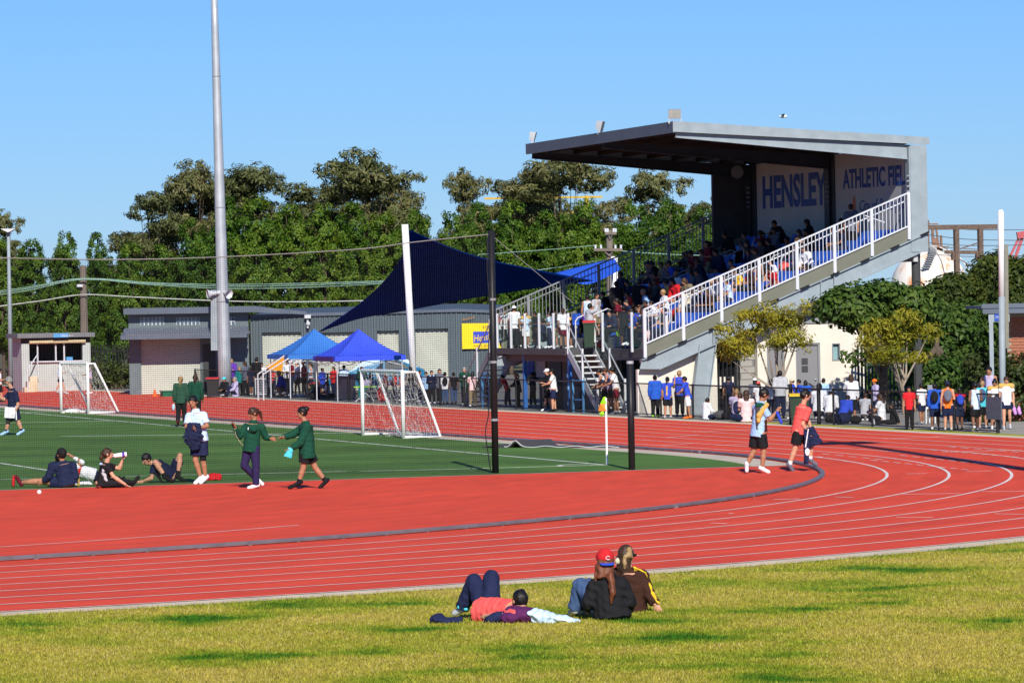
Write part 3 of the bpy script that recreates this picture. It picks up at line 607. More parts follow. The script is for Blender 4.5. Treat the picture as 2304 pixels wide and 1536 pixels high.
front_text('HENSLEY', .2, q(1073,0)[0], q(1073,740)[1], YSGN-.034, yl, DKWALL, 0, .95, 0, of)
front_text('Hensley', .4, q(1053,0)[0], q(1053,770)[1]+.02, YSGN-.04, yl, YEL, .3, .9, .12, of)
front_text('9483 82', .16, q(1051,0)[0], q(1051,782)[1], YSGN-.034, yl, mat('sign_ochre', (.45,.2,.02)), 0, .6, 0, of)
# ---- club house with tiled awning
ca = thing('club_house', 'grey club house with tiled awning, glass block windows and big roller door', 'building', (s(420, 880)[0], YS, 0))
GBR = mat('grey_brick_paint', (.13, .165, .18), .8, .08, 2.5, .15, 30)
xA, xB = s(292, 880)[0], s(562, 880)[0]; zf0, zf1 = s(420, 705)[1], s(420, 691)[1]; zA1 = s(420, 738)[1]; zA0 = s(420, 752)[1]
dX0, dX1 = s(318, 880)[0], s(452, 880)[0]; zl = s(420, 760)[1]
part('wall', MB().box(xA, dX0, YS, YS+.2, 0, zl), GBR, ca); part('wall', MB().box(dX1, xB, YS+.02, YS+.22, 0, zl), GBR, ca); part('wall', MB().box(xA, xB, YS-.02, YS+.2, zl, zf0+.02), GBR, ca)
part('side_wall', MB().box(xA, xA+.2, YS+.2, YS+9, 0, zf0), GBR, ca)
mb = MB(); zz = np.arange(0, zl+.02, .085); rows = []
for k in range(len(zz)-1): rows += [[(dX0, YS+.13, zz[k]), (dX1, YS+.13, zz[k])], [(dX0, YS+.10, zz[k]+.03), (dX1, YS+.10, zz[k]+.03)], [(dX0, YS+.13, zz[k]+.075), (dX1, YS+.13, zz[k]+.075)]]
part('roller_door', mb.grid(rows), ROLL_, ca)
# awning with rows of tiles
aw = part('awning', MB().add([(xA-.12, YS-.02, zA1), (xB+.02, YS-.02, zA1), (xB+.02, YS-1.4, zA0), (xA-.22, YS-1.4, zA0), (xA-.12, YS-.02, zA1-.05), (xB+.02, YS-.02, zA1-.05), (xB+.02, YS-1.4, zA0-.05), (xA-.22, YS-1.4, zA0-.05)], [(0,1,2,3),(4,7,6,5),(2,6,7,3),(0,3,7,4),(1,5,6,2)]), FASC, ca)
part('awning_fascia', MB().box(xA-.22, xB+.02, YS-1.45, YS-1.4, zA0-.16, zA0), FASC, ca)
tm = MB(); tw = .2; tm.grid([[(x_, 0, .03*abs(math.sin(math.pi*(x_/tw)))+.005), (x_, -.42, .03*abs(math.sin(math.pi*(x_/tw)))+.02)] for x_ in np.linspace(0, tw, 7)]); tm.add([(0,-.42,-.02),(tw,-.42,-.02),(tw,-.42,.02),(tw/2,-.42,.05),(0,-.42,.02)], [(0,1,2,3,4)])
tme = tm.mesh('roof_tile'); tme.materials.append(mat('slate_tile', (.15,.17,.21), .5, .12, 3)); sl = math.atan2(zA1-zA0, 1.38)
for r in range(4):
    n = int((xB-xA+.2)/tw)
    for i in range(n):
        t = link('roof_tile', tme, None, aw, (xA-.18+i*tw+(r*.06)-ca.location[0], -.04-r*.335, zA1+.012-r*.335*math.tan(sl))); t.rotation_euler = (sl*0.92, 0, 0)
part('roof_fascia', MB().box(s(280,690)[0], s(572,690)[0], YS-.55, YS-.5, zf0, zf1), FASC, ca)
part('roof', MB().box(s(280,690)[0], s(572,690)[0], YS-.5, YS+9, zf1-.08, zf1-.01), FASC, ca)
xe = s(690, 702); part('roof_fascia', MB().add([(s(572,690)[0], YS-.55, zf1), (xe[0], YS-.2, xe[1]+.02), (xe[0], YS-.2, xe[1]-.10), (s(572,690)[0], YS-.55, zf0), (s(572,690)[0], YS-.5, zf1), (xe[0], YS-.15, xe[1]+.02), (xe[0], YS-.15, xe[1]-.10), (s(572,690)[0], YS-.5, zf0)], [(0,1,2,3),(7,6,5,4),(0,4,5,1),(1,5,6,2),(2,6,7,3),(3,7,4,0)]), FASC, ca)
pane = MB().box(-.5, .5, -.01, .01, -.5, .5).mesh('pane'); pane.materials.append(mat('glass_block', (.09,.14,.17), .15, .5, 2.2, spec=.6))
for px0, px1 in ((316, 369), (397, 449), (476, 529)):
    xa_, za_ = s(px0, 732); xb2, zb_ = s(px1, 713)
    wdo = part('glass_block_window', MB().box(xa_, xb2, YS-.04, YS-.021, za_, zb_), WSTEEL, ca)
    nx, nz_ = 6, 2
    for i in range(nx):
        for j in range(nz_):
            p_ = link('pane', pane, None, wdo, (xa_+(xb2-xa_)*(i+.5)/nx-ca.location[0], -.05, za_+(zb_-za_)*(j+.5)/nz_)); p_.scale = ((xb2-xa_)/nx*.74, 1, (zb_-za_)/nz_*.76)
dd = part('door', MB().box(s(458,880)[0], s(486,880)[0], YS-.01, YS+.015, 0, 2.0), DKWALL, ca); part('door', MB().box(s(510,880)[0], s(548,880)[0], YS-.01, YS+.015, 0, 1.0), GBR, ca)
for o_ in (sh, yl, ca): face_camera(o_, DS)
# ---- timing hut
YHU = 96.2; hq = lambda px, py: P(px, py, YHU)
hx0, hx1 = hq(50, 870)[0], hq(205, 870)[0]
hu = thing('timing_hut', 'small cream block hut with dark flat roof and wide open window', 'hut', (hq(128, 870)[0], YHU, 0))
HW = mat('hut_cream_block', (.43, .475, .46), .85, .06, 2, .1, 30); zw0, zw1 = hq(128, 814)[1], hq(128, 772)[1]; zr0, zr1 = hq(128, 759)[1], hq(128, 749)[1]
wx0, wx1 = hq(66, 800)[0], hq(186, 800)[0]
hw_ = part('wall', MB().box(hx0, hx1, YHU, YHU+.15, 0, zw0), HW, hu); part('wall', MB().box(hx0, wx0, YHU, YHU+.15, zw0, zw1), HW, hu); part('wall', MB().box(wx1, hx1, YHU, YHU+.15, zw0, zw1), HW, hu)
part('wall', MB().box(hx0, hx1, YHU+.01, YHU+.15, zw1, zr0), DKWALL, hu); part('side_wall', MB().box(hx0, hx0+.15, YHU+.15, YHU+1.7, 0, zr0), HW, hu); part('back_wall', MB().box(hx0+.15, hx1, YHU+1.55, YHU+1.7, 0, zr0), DKWALL, hu); part('side_wall', MB().box(hx1-.15, hx1, YHU+.15, YHU+1.55, 0, zr0), DKWALL, hu)
part('roof', MB().box(hx0-.25, hx1+.12, YHU-.35, YHU+1.85, zr0, zr1), mat('hut_roof', (.17,.18,.19), .7), hu)
part('shutter_roll', MB().tube([(wx0-.02, YHU-.1, hq(0,768)[1]-.0+hq(128,768)[1]-hq(0,768)[1]), (wx1+.1, YHU-.1, hq(128,768)[1])], .09, 10), mat('shutter_cream', (.55,.47,.28), .5), hu)
for px in (85, 126, 145): part('window_mullion', MB().box(hq(px,800)[0]-.03, hq(px,800)[0]+.03, YHU+.03, YHU+.09, zw0, zw1), WSTEEL, hu)
part('counter', MB().box(wx0, wx1, YHU-.12, YHU+.14, zw0, zw0+.05), WSTEEL, hu)
sgn = part('name_board', MB().box(hq(115,750)[0], hq(149,750)[0], YHU-.40, YHU-.36, hq(130,759)[1], hq(130,750)[1]), BLUEL, hu)
of = tuple(hu.location); front_text('TIMING BOX', .13, hq(117,0)[0], hq(130,757.5)[1], YHU-.405, hu, WSTEEL, 0, hq(147,0)[0]-hq(117,0)[0], 0, of)
part('blue_tub', MB().box(hq(152,810)[0], hq(166,810)[0], YHU+.2, YHU+.5, zw0+.02, zw0+.2), BLUEL, hu)
stp = part('steps', MB().box(hq(44,880)[0], hq(62,880)[0], YHU-.9, YHU-.6, 0, .22).box(hq(54,880)[0], hq(70,880)[0], YHU-.6, YHU-.3, 0, .46).box(hq(64,880)[0], hq(82,880)[0], YHU-.3, YHU-.02, 0, .68), CONC, hu)
part('step_rail', MB().tube([(hq(52,880)[0], YHU-.9, 0), (hq(52,880)[0], YHU-.9, .98), (hq(81,824)[0], YHU-.3, 1.6), (hq(82,880)[0], YHU-.3, .6)], .03, 6), WSTEEL, hu)
# ---- red brick block at the right with the visitors' sign
YBR = YS; DB = 128.0
def bq(px, py):
    xx, yy = _ray(px, py); return (xx*DB/FPX, CH-yy*DB/FPX)
br = thing('brick_pavilion', 'red brick pavilion with slate fascia at the right edge', 'building', (bq(2290, 800)[0], YBR, 0))
bx0 = bq(2267, 800)[0]; zb0, zb1 = bq(2280, 704)[1], bq(2280, 684)[1]; BRK = mat('red_brick', (.34,.13,.075), .85, .16, 3)
bwl = part('wall', MB().box(bx0, bx0+4, YBR+.02, YBR+.25, 0, zb0), mat('brick_mortar', (.3,.25,.2), .9), br)
bkm = MB().box(-.112, .112, -.012, .012, -.036, .036).mesh('brick'); bkm.materials.append(BRK)
for r in range(34):
    for c_ in range(4):
        x = bx0+.12+c_*.235+(.117 if r % 2 else 0)
        if x < bq(2304,800)[0]+.25: link('brick', bkm, None, bwl, (x-br.location[0], .008, .06+r*.0835))
part('fascia', MB().box(bq(2203,690)[0], bx0+4.2, YBR-1.0, YBR-.9, zb0, zb1).box(bq(2200,690)[0], bx0+4.2, YBR-1.03, YBR-.88, zb1-.1, zb1+.02), FASC, br)
part('roof', MB().box(bq(2203,690)[0]+.01, bx0+4.2, YBR-.88, YBR+4, zb1-.12, zb1-.04), FASC, br)
vs_ = part('sign_panel', MB().box(bq(2203,0)[0], bq(2250,0)[0], YBR-.96, YBR-.9, bq(2220,724)[1], zb0), STEEL, br)
part('sign_board', MB().box(bq(2216,0)[0], bq(2242,0)[0], YBR-.985, YBR-.962, bq(2220,722)[1], bq(2220,705)[1]), mat('visitor_blue', (.02,.07,.36), .5), br)
front_text('AWAY TEAM', .11, bq(2218,0)[0], bq(2230,716)[1], YBR-.99, br, mat('sign_pale', (.45,.55,.8), .6), 0, bq(2240,0)[0]-bq(2218,0)[0], 0, tuple(br.location))
part('verandah_post', MB().box(bq(2204,0)[0], bq(2213,0)[0], YBR-.98, YBR-.88, 0, bq(2210,722)[1]+.02), STEEL, br)
part('window_sill', MB().box(bq(2298,0)[0], bx0+1.3, YBR-.08, YBR+.05, bq(2300,792)[1], bq(2300,788)[1]), CONC, br); part('window', MB().box(bq(2299,0)[0], bx0+1.3, YBR-.03, YBR+.02, bq(2300,788)[1], bq(2300,712)[1]), mat('warm_brick_reveal', (.5,.2,.11), .8), br)
face_camera(br, DB)
# ---- gas sphere far behind, gantry, crane
D_ = 420; c_ = atD(2092, 648, D_); Rr = 88/PXM(0,0,D_)
gt_ = thing('gas_sphere', 'white spherical gas tank with rust streaks rising behind the trees', 'gas tank', (c_.x, c_.y, 0))
SPH = mat('tank_white', (.74, .70, .63), .6, .06, .3)
def rust(m):
    n, l = m.node_tree.nodes, m.node_tree.links; b = n['Principled BSDF']; src = b.inputs['Base Color'].links[0].from_socket
    tc = n.new('ShaderNodeTexCoord'); mp = n.new('ShaderNodeMapping'); mp.inputs['Scale'].default_value = (1.2,1.2,.35); l.new(tc.outputs['Object'], mp.inputs[0])
    nz = n.new('ShaderNodeTexNoise'); nz.inputs['Scale'].default_value = .9; nz.inputs['Detail'].default_value = 6; l.new(mp.outputs[0], nz.inputs['Vector'])
    r = n.new('ShaderNodeMapRange'); r.inputs[1].default_value = .52; r.inputs[2].default_value = .68; l.new(nz.outputs[0], r.inputs[0])
    mx = n.new('ShaderNodeMix'); mx.data_type = 'RGBA'; l.new(r.outputs[0], mx.inputs[0]); l.new(src, mx.inputs[6]); mx.inputs[7].default_value = (.62,.27,.10,1); l.new(mx.outputs[2], b.inputs['Base Color'])
rust(SPH)
part('shell', MB().ball((c_.x, c_.y, c_.z), Rr, 36, 22), SPH, gt_, smooth=True)
lgm = MB()
for k in range(8):
    a_ = k*math.pi/4+.2; x_, y_ = c_.x+Rr*.97*math.cos(a_), c_.y+Rr*.97*math.sin(a_); part('leg', MB().tube([(x_, y_, 0), (x_, y_, c_.z)], .2, 8), SPH, gt_)
sm = MB()
for k in range(15):
    e0 = .5+k*.065; a_ = -2.1+k*.03; rr = Rr+.25; sm.box(c_.x+rr*math.cos(e0)*math.cos(a_)-.35, c_.x+rr*math.cos(e0)*math.cos(a_)+.35, c_.y+rr*math.cos(e0)*math.sin(a_)-.2, c_.y+rr*math.cos(e0)*math.sin(a_)+.2, c_.z+rr*math.sin(e0)-.04, c_.z+rr*math.sin(e0)+.04)
part('stair', sm, STEELD, gt_)
tp = c_.z+Rr; vv = MB()
for dx, h, r_ in ((-.9,1.5,.09), (-.45,1.9,.12), (.0,2.6,.06), (.35,2.1,.14), (.75,1.7,.1), (1.2,1.2,.12), (-1.3,1.8,.15), (.55,.9,.2)):
    vv.tube([(c_.x+dx, c_.y+RNG.uniform(-.8,.8), tp-.3), (c_.x+dx, c_.y, tp+h)], r_, 7)
vv.box(c_.x-1.6, c_.x+1.5, c_.y-1, c_.y+1, tp+.1, tp+.2); vv.box(c_.x+.1, c_.x+.9, c_.y-.1, c_.y+.1, tp+2.2, tp+2.3); part('valve_pipework', vv, mat('pipe_brown', (.22,.13,.09), .7, .3), gt_)
for k in range(3): part('hand_rail', MB().tube([(c_.x+(Rr+.3)*math.cos(a_)*math.cos(e_), c_.y+(Rr+.3)*math.sin(a_)*math.cos(e_), c_.z+(Rr+.3)*math.sin(e_)) for a_ in (-1.6+.6*k,) for e_ in np.linspace(.2, 1.5, 14)], .05, 5), SPH, gt_)
D_ = 380; g0 = atD(2085, 511, D_); s_ = PXM(0,0,D_)
ga = thing('pipe_gantry', 'rusty steel gantry frame standing beside the gas tank', 'gantry', (atD(2150,700,D_).x, atD(2150,700,D_).y, 0)); RST = mat('rusty_steel', (.13,.09,.07), .8, .3)
part('beam', MB().bar(atD(2082,512,D_), atD(2244,510,D_), .32, .4), RST, ga); part('beam', MB().bar(atD(2125,567,D_), atD(2212,568,D_), .2, .3), RST, ga)
for px in (2151, 2205):
    a = atD(px, 507, D_); part('post', MB().bar((a.x, a.y, 0), a, .38), RST, ga); b = atD(px-6, 585, D_); c2 = atD(px-6, 568, D_); part('hanger', MB().bar(b, c2, .3), RST, ga)
part('brace', MB().bar(atD(2160,560,D_), atD(2205,545,D_), .1).bar(atD(2155,580,D_), atD(2185,600,D_), .08).bar(atD(2120,556,D_), atD(2210,562,D_), .06), RST, ga)
D_ = 700; cr = thing('dock_crane', 'distant red dock crane tip at the right edge', 'crane', (atD(2295,760,D_).x, atD(2295,760,D_).y, 0)); RED = mat('crane_red', (.42,.09,.10), .6)
part('jib', MB().bar(atD(2298,523,D_), atD(2262,600,D_), .35).bar(atD(2300,535,D_), atD(2284,580,D_), .45), RED, cr); part('head', MB().bar(atD(2288,530,D_), atD(2312,526,D_), 1.2, 1.0), RED, cr)
lgs = MB()
for px in (2262, 2284): lgs.bar(atD(px, 595 if px == 2262 else 575, D_), (atD(px,700,D_).x, atD(px,700,D_).y, 0), .5)
part('leg', lgs, RED, cr)
D_ = 520; ct = thing('tower_crane_boom', 'yellow steel boom glimpsed behind the gum trees', 'crane', (atD(1230,700,D_).x, atD(1230,700,D_).y, 0)); YC = mat('crane_yellow', (.5,.33,.04), .6)
part('boom', MB().bar(atD(1090,447,D_), atD(1355,443,D_), .3, .22), YC, ct); part('lower_chord', MB().bar(atD(1170,481,D_), atD(1300,478,D_), .4, .2), YC, ct)
for px in (1150, 1320): part('mast_leg', MB().bar((atD(px,700,D_).x, atD(px,700,D_).y, 0), atD(px,440,D_), .4), YC, ct)
# ---------------------------------------------------------------- poles, nets, fence, sails, tents
def gp(px, py, z=0.0): a = G(px, py); return Vector((a[0], a[1], z))
# ---- tall floodlight mast
D_ = 184; b0 = atD(507, 884, D_); b0.z = 0; t0 = atD(481.5, -30, D_)
lm = thing('light_mast', 'very tall tapered grey steel light mast in front of the club house', 'light mast', tuple(b0))
m_ = MB(); pts = [b0.lerp(t0, k/10) for k in range(11)]; m_.tube(pts, [.275-.0145*k for k in range(11)], 14); pl = part('pole', m_, GALV, lm, smooth=True)
for k in (2.3, 4.6, 7.8): c_ = b0.lerp(t0, k/10); part('joint_ring', MB().tube([c_-Vector((0,0,.02)), c_+Vector((0,0,.02))], .285-.0145*k, 14), STEELD, pl)
z0 = atD(486, 788, D_); z1 = atD(486, 652, D_); xx_ = z0
part('side_panel', MB().bar(Vector((z0.x, z0.y, z0.z)), Vector((z1.x-.0, z1.y, z1.z)), .40, .12, up=(VY, -UY, 0)), STEEL, lm)
for px, py, sx in ((478, 660, -1), (508, 659, .35)):
    c_ = atD(px, py, D_-.3); dr = Vector((sx*VX-.3*VY, -sx*UX+.3*UY, -.12)).normalized()
    h = MB().tube([c_+dr*(-.22), c_+dr*(-.05), c_+dr*.1, c_+dr*.2], [.04, .06, .13, .2], 12, cap=False); h.tube([c_+dr*(-.3), c_+dr*(-.2)], .08, 8); part('horn_speaker', h, WSTEEL, lm)
# second mast out of frame on the near right; only its shadow reaches the picture
mb0 = from_cam(11.35, 86); m2 = thing('light_mast', 'tall grey light mast off the right edge casting a long shadow on the track', 'light mast', (mb0[0], mb0[1], 0))
part('pole', MB().tube([(mb0[0], mb0[1], 0), (mb0[0], mb0[1], 19)], [.26, .16], 12), GALV, m2)
fr = MB().box(mb0[0]-.8, mb0[0]+.8, mb0[1]-.3, mb0[1]+.3, 17.4, 18.2); part('lamp_frame', fr, STEELD, m2)
# ---- shade sails
D_ = 172; pb = atD(933, 896, D_); pb.z = 0; ptp = atD(911, 505, D_)
solo('sail_post', MB().tube([pb, ptp], .128, 14), mat('post_white', (.8,.8,.79), .5, .03), 'leaning white steel post holding up the navy shade sail', 'post', 'shade sail posts', smooth=True)
NAVY = mat('navy_shade_cloth', (.0015, .017, .12), .95, .15, .8, .1, 40, spec=.02); BLUC = mat('blue_shade_cloth', (.02, .10, .62), .7, .08, 1.5)
def curve(pp, t):
    n = len(pp)-1; x = t*n; i = min(int(x), n-1); return pp[i].lerp(pp[i+1], x-i)
def smoothc(pp, t):
    n = len(pp)-1; x = t*n; i = min(int(x), n-1); f_ = x-i
    g = lambda k: pp[max(0, min(n, k))]
    p0, p1, p2, p3 = g(i-1), g(i), g(i+1), g(i+2)
    return .5*((2*p1)+(p2-p0)*f_+(2*p0-5*p1+4*p2-p3)*f_**2+(3*p1-p0-3*p2+p3)*f_**3)
def sail(ab, ac, bc, n=22):
    B, C = ab[-1], ac[-1]; rows = []
    for i in range(n+1):
        s_ = i/n; p, q = smoothc(ab, s_), smoothc(ac, s_); row = []
        for j in range(n+1):
            t = j/n; bow = smoothc(bc, t)-B.lerp(C, t); row.append(p.lerp(q, t)+bow*(s_**2))
        rows.append(row)
    return MB().grid(rows)
AB = [atD(922,517,172.3), atD(903,578,174), atD(862,634,176), atD(807,684,178), atD(712,749,180)]
AC = [atD(922,517,172.3), atD(976,541,172.8), atD(1035,564,173.2), atD(1118,588,173.6), atD(1205,606,174), atD(1335,631,174.5)]
BC = [AB[-1], atD(807,717,179), atD(911,699,178), atD(1055,672,176.5), atD(1180,652,175.5), AC[-1]]
ns = solo('shade_sail', sail(AB, AC, BC), NAVY, 'large navy triangular shade sail slung from the white post', 'shade sail', 'shade sails', smooth=True)
so = ns.modifiers.new('s', 'SOLIDIFY'); so.thickness = .012
bs_b = atD(1382, 577, 186); bs_g = bs_b.copy(); bs_g.z = 0
solo('sail_post', MB().tube([bs_g, bs_b], .13, 12), MATS['post_white'], 'white post top of the bright blue shade sail beyond the grandstand', 'post', 'shade sail posts', smooth=True)
b1 = sail([atD(1383,583,185.8), atD(1330,594,184), atD(1250,614,181)], [atD(1383,583,185.8), atD(1390,596,184), atD(1398,606,183)], [atD(1250,614,181), atD(1320,640,178), atD(1398,606,183)], 14)
bs = solo('shade_sail', b1, BLUC, 'bright blue shade sail behind the grandstand railing', 'shade sail', 'shade sails', smooth=True); bs.modifiers.new('s', 'SOLIDIFY').thickness = .012
# ---- utility poles, lamp pole, wires
WOOD = mat('weathered_pole', (.17, .14, .115), .9, .25, 4, .2, 20, stretch=(1,1,.2)); D_ = 206
for px, pt, lab, arms in ((187, 598, 'weathered timber power pole behind the timing hut', ()), (1371, 518, 'timber power pole with two crossarms beyond the grandstand', ((1361, 1387, 525), (1336, 1401, 562)))):
    t = atD(px, pt, D_); g = atD(px+.0184*(880-pt), 880, D_); g.z = 0; up = thing('power_pole', lab, 'pole', tuple(g), 0, 'timber power poles')
    part('pole', MB().tube([g, t], [.2, .15], 9), WOOD, up)
    for x0, x1, yy in arms:
        a, b = atD(x0, yy, D_-.25), atD(x1, yy, D_-.25); part('crossarm', MB().bar(a, b, .12, .12), WOOD, up)
        part('brace', MB().bar(a.lerp(b, .3), atD(px+1, yy+14, D_-.2), .05).bar(a.lerp(b, .7), atD(px+1, yy+14, D_-.2), .05), WOOD, up)
        for f_ in (.06, .25, .75, .94): c_ = a.lerp(b, f_); part('insulator', MB().tube([c_+Vector((0,0,.06)), c_+Vector((0,0,.22))], .05, 6), WSTEEL, up)
    if not arms: c_ = atD(px-8, 643, D_-.3); part('street_lantern', MB().box(c_.x-.12, c_.x+.12, c_.y-.1, c_.y+.1, c_.z-.05, c_.z+.07), WSTEEL, up); part('bracket', MB().bar(c_, atD(px, 641, D_), .05), WSTEEL, up)
a = atD(19, 519, D_-1); g = atD(25, 870, D_-1); g.z = 0; lp = thing('lamp_pole', 'slim pale lamp pole with winged white lamp head at left', 'lamp', tuple(g))
part('pole', MB().tube([g, a], [.12, .07], 10), STEEL, lp, smooth=True)
hd_ = MB(); L = atD(3, 515, D_-1); R_ = atD(36, 515, D_-1); Cc = atD(20, 523, D_-1); dd_ = Vector((VY, -UY, 0))*.35
hd_.add([L-dd_, R_-dd_, Cc-dd_, L+dd_, R_+dd_, Cc+dd_], [(0,1,2),(5,4,3),(0,3,4,1),(1,4,5,2),(2,5,3,0)]); part('lamp_head', hd_, WSTEEL, lp)
WG = mat('green_cable', (.22, .36, .30), .6); WW = mat('pale_cable', (.42, .44, .40), .6); WK = mat('dark_cable', (.06, .065, .07), .6)
def wire(pp, D, r, m, lab, grp):
    c = [atD(x, y, d) for (x, y), d in zip(pp, D if hasattr(D, '__len__') else [D]*len(pp))]
    solo('cable', MB().tube([smoothc(c, k/40) for k in range(41)], r, 5), m, lab, 'cable', grp)
for k, dy in enumerate((0, 4, 9)): wire([(-40, 660+dy), (70, 645+dy*.8), (187, 626+dy*.3), (340, 636+dy*.5), (510, 640+dy), (700, 637+dy), (880, 631+dy*.6), (1120, 617), (1230, 605), (1369, 583)], 205.6, .018, WG, ['upper', 'middle', 'lower'][k]+' green overhead cable strung past the power poles', 'overhead cables')
wire([(-40, 694), (90, 677), (187, 663), (300, 668), (500, 677), (660, 679), (830, 676), (1000, 668)], 205.7, .028, WW, 'thick pale overhead cable below the green ones', 'overhead cables')
wire([(1075, 573), (1240, 561), (1340, 552)], 206, .014, WG, 'thin cable crossing the trees left of the crossarm pole', 'overhead cables'); wire([(1376, 563), (1500, 572), (1640, 576)], 206, .02, WG, 'green cable running right from the crossarm pole', 'overhead cables')
for k, (y0_, y1_) in enumerate(((528, 541), (546, 551), (571, 575), (508, 517))): wire([(2085, y0_), (2180, (y0_+y1_)/2+4), (2310, y1_)], 395, .03, WK, ['second highest', 'third highest', 'lowest', 'highest'][k]+' thin dark cable beside the gas tank', 'cables by the gas tank')
# right hand pole
D_ = 121.5; g = atD(2256, 940, D_); g.z = 0; t = atD(2251.5, 472, D_); rp = thing('flood_pole', 'slim pole painted white above and grey below beside the brick pavilion', 'pole', tuple(g)); md = atD(2254, 668, D_)
part('lower_shaft', MB().tube([g, md], .085, 12), STEEL, rp, smooth=True); part('upper_shaft', MB().tube([md, t-Vector((0,0,.05)), t], [.08, .08, .045], 12), MATS['post_white'], rp, smooth=True)
part('cable_tray', MB().bar(atD(2266, 783, D_+.1), atD(2264, 550, D_+.1), .09, .09, up=(VY,-UY,0)), mat('tray_olive', (.2,.2,.16), .7), rp)
# ---- ball-stop net
NY = -8.82; np1 = gp(1115, 1066); np2 = gp(1422, 1058)
nt_ = thing('ball_stop_net', 'tall black sports net hanging beside the infield from black posts', 'net', (np1.x, np1.y, 0)); BLKN = mat('black_netting', (.012, .012, .013), .8, .1)
ztop = onY(1108, 518, np1.y).z; pw = 16/108/2
p_ = part('post', MB().tube([(np1.x, np1.y, 0), (np1.x, np1.y, ztop)], pw*.95, 12), BLACKP, nt_, smooth=True)
cap = part('post', MB().tube([(np2.x, np2.y, 0), (np2.x, np2.y, onY(1422, 818, np2.y).z)], .07, 12), BLACKP, nt_, smooth=True)
part('post_cap', MB().tube([(np2.x, np2.y, onY(1422,818,np2.y).z-.0), (np2.x, np2.y, onY(1422,815,np2.y).z+.03)], .075, 12), GALV, cap)
for zz in (1.1, 2.3, 3.6): part('clamp', MB().tube([(np1.x, np1.y, zz), (np1.x, np1.y, zz+.05)], pw*1.12, 10), STEELD, p_)
cpts = [onY(x, y, np1.y) for x, y in ((-60,578),(0,580),(250,584),(500,578),(800,561),(930,545),(1104,527))]
part('head_rope', MB().tube([smoothc(cpts, k/60) for k in range(61)], .012, 5), mat('rope_grey', (.2,.2,.19), .8), nt_)
def topz(x):
    return float(np.interp(x, [c.x for c in cpts], [c.z for c in cpts]))
xs_ = np.arange(cpts[0].x, np1.x-.08, .047); nm = MB(); r_ = .0021
def strand(mb, a, b, r=r_):
    a = Vector(a); b = Vector(b); d = (b-a).normalized(); u = d.orthogonal().normalized(); v = d.cross(u)
    V = [p+(u*math.cos(t)+v*math.sin(t))*r for p in (a, b) for t in (0, 2.094, 4.189)]
    mb.add(V, [(0,1,4,3),(1,2,5,4),(2,0,3,5)])
for x in xs_: strand(nm, (x, np1.y, .02), (x, np1.y, topz(x)))
kx = np.linspace(xs_[0], np1.x-.07, 9)
for k in range(1, 108):
    f_ = k/108
    for i in range(8): strand(nm, (kx[i], np1.y, .02+(topz(kx[i])-.02)*f_), (kx[i+1], np1.y, .02+(topz(kx[i+1])-.02)*f_))
tag(part('netting', nm, BLKN, nt_), kind='stuff')
part('tie_rope', MB().tube([smoothc([Vector((np1.x-.12, np1.y-.05, z)) + Vector((dx, 0, 0)) for z, dx in ((4.9,.02),(4.2,.0),(3.4,.05),(2.6,.0),(2.1,-.03),(1.7,-.1),(1.3,-.02),(.9,-.1),(.5,-.06),(.06,0))], k/40) for k in range(41)], .012, 5), BLACKP, nt_)
part('guy_wire', MB().tube([(np1.x, np1.y, ztop-.1), (np1.x+2.35, np1.y+1.5, ztop-1.55)], .006, 4), GALV, nt_)
# ---- goals
GW = mat('goal_white', (.82, .82, .80), .4, .04); NETW = mat('goal_net', (.55, .55, .53), .8)
def goal(pn, pf, bn, tn, ht, lab, seed):
    """pn/pf near and far post feet, bn back-bottom offset, tn back-top offset (vectors)"""
    rng = np.random.default_rng(seed)
    g = thing('soccer_goal', lab, 'goal', tuple(pn), 0, 'white soccer goals'); H = Vector((0,0,ht)); r = .05
    for p in (pn, pf):
        part('post', MB().tube([p, p+H], r, 10), GW, g, smooth=True)
        part('side_frame', MB().tube([p+H*.99, p+H*.99+tn, p+bn+Vector((0,0,.05)), p+Vector((0,0,.05))], r*.85, 10), GW, g)
    part('crossbar', MB().tube([pn+H, pf+H], r, 10), GW, g); part('ground_bar', MB().tube([pn+bn+Vector((0,0,.05)), pf+bn+Vector((0,0,.05))], r*.8, 8), GW, g)
    net = MB()
    def surf(A, B, C_, D2, nu, nv, sag):
        pts = [[None]*(nv+1) for _ in range(nu+1)]
        for i in range(nu+1):
            for j in range(nv+1):
                u, v = i/nu, j/nv; p = A.lerp(B, u).lerp(D2.lerp(C_, u), v); p = p+sag*math.sin(math.pi*u)*math.sin(math.pi*min(v*1.1,1))
                if 0 < i < nu and 0 < j < nv: p = p+Vector(rng.normal(0, .035, 3))
                pts[i][j] = p
        for i in range(nu+1):
            for j in range(nv+1):
                if i < nu: strand(net, pts[i][j], pts[i+1][j], .0032)
                if j < nv: strand(net, pts[i][j], pts[i][j+1], .0032)
    L = (pf-pn).length; n = max(8, int(L/.13)); up = Vector((0,0,.06))
    surf(pn+H, pf+H, pf+H+tn, pn+H+tn, n, 4, Vector((0,0,-.08)))
    surf(pn+H+tn, pf+H+tn, pf+bn+up, pn+bn+up, n, 15, Vector((-.12,0,-.12)))
    for p in (pn, pf): surf(p+H, p+H+tn, p+bn+up, p+up, 8, 14, Vector((.02,.08,-.12)))
    # slack net lying in a heap along the ground bar
    for k in range(150):
        a = pn.lerp(pf, rng.uniform(0, 1))+bn*rng.uniform(.1, .95)+Vector((0,0,.03+abs(rng.normal(0,.09)))); strand(net, a, a+Vector(rng.normal(0, .1, 3)*np.array([1,1,.6])), .004)
    tag(part('net', net, NETW, g), kind='stuff'); return g
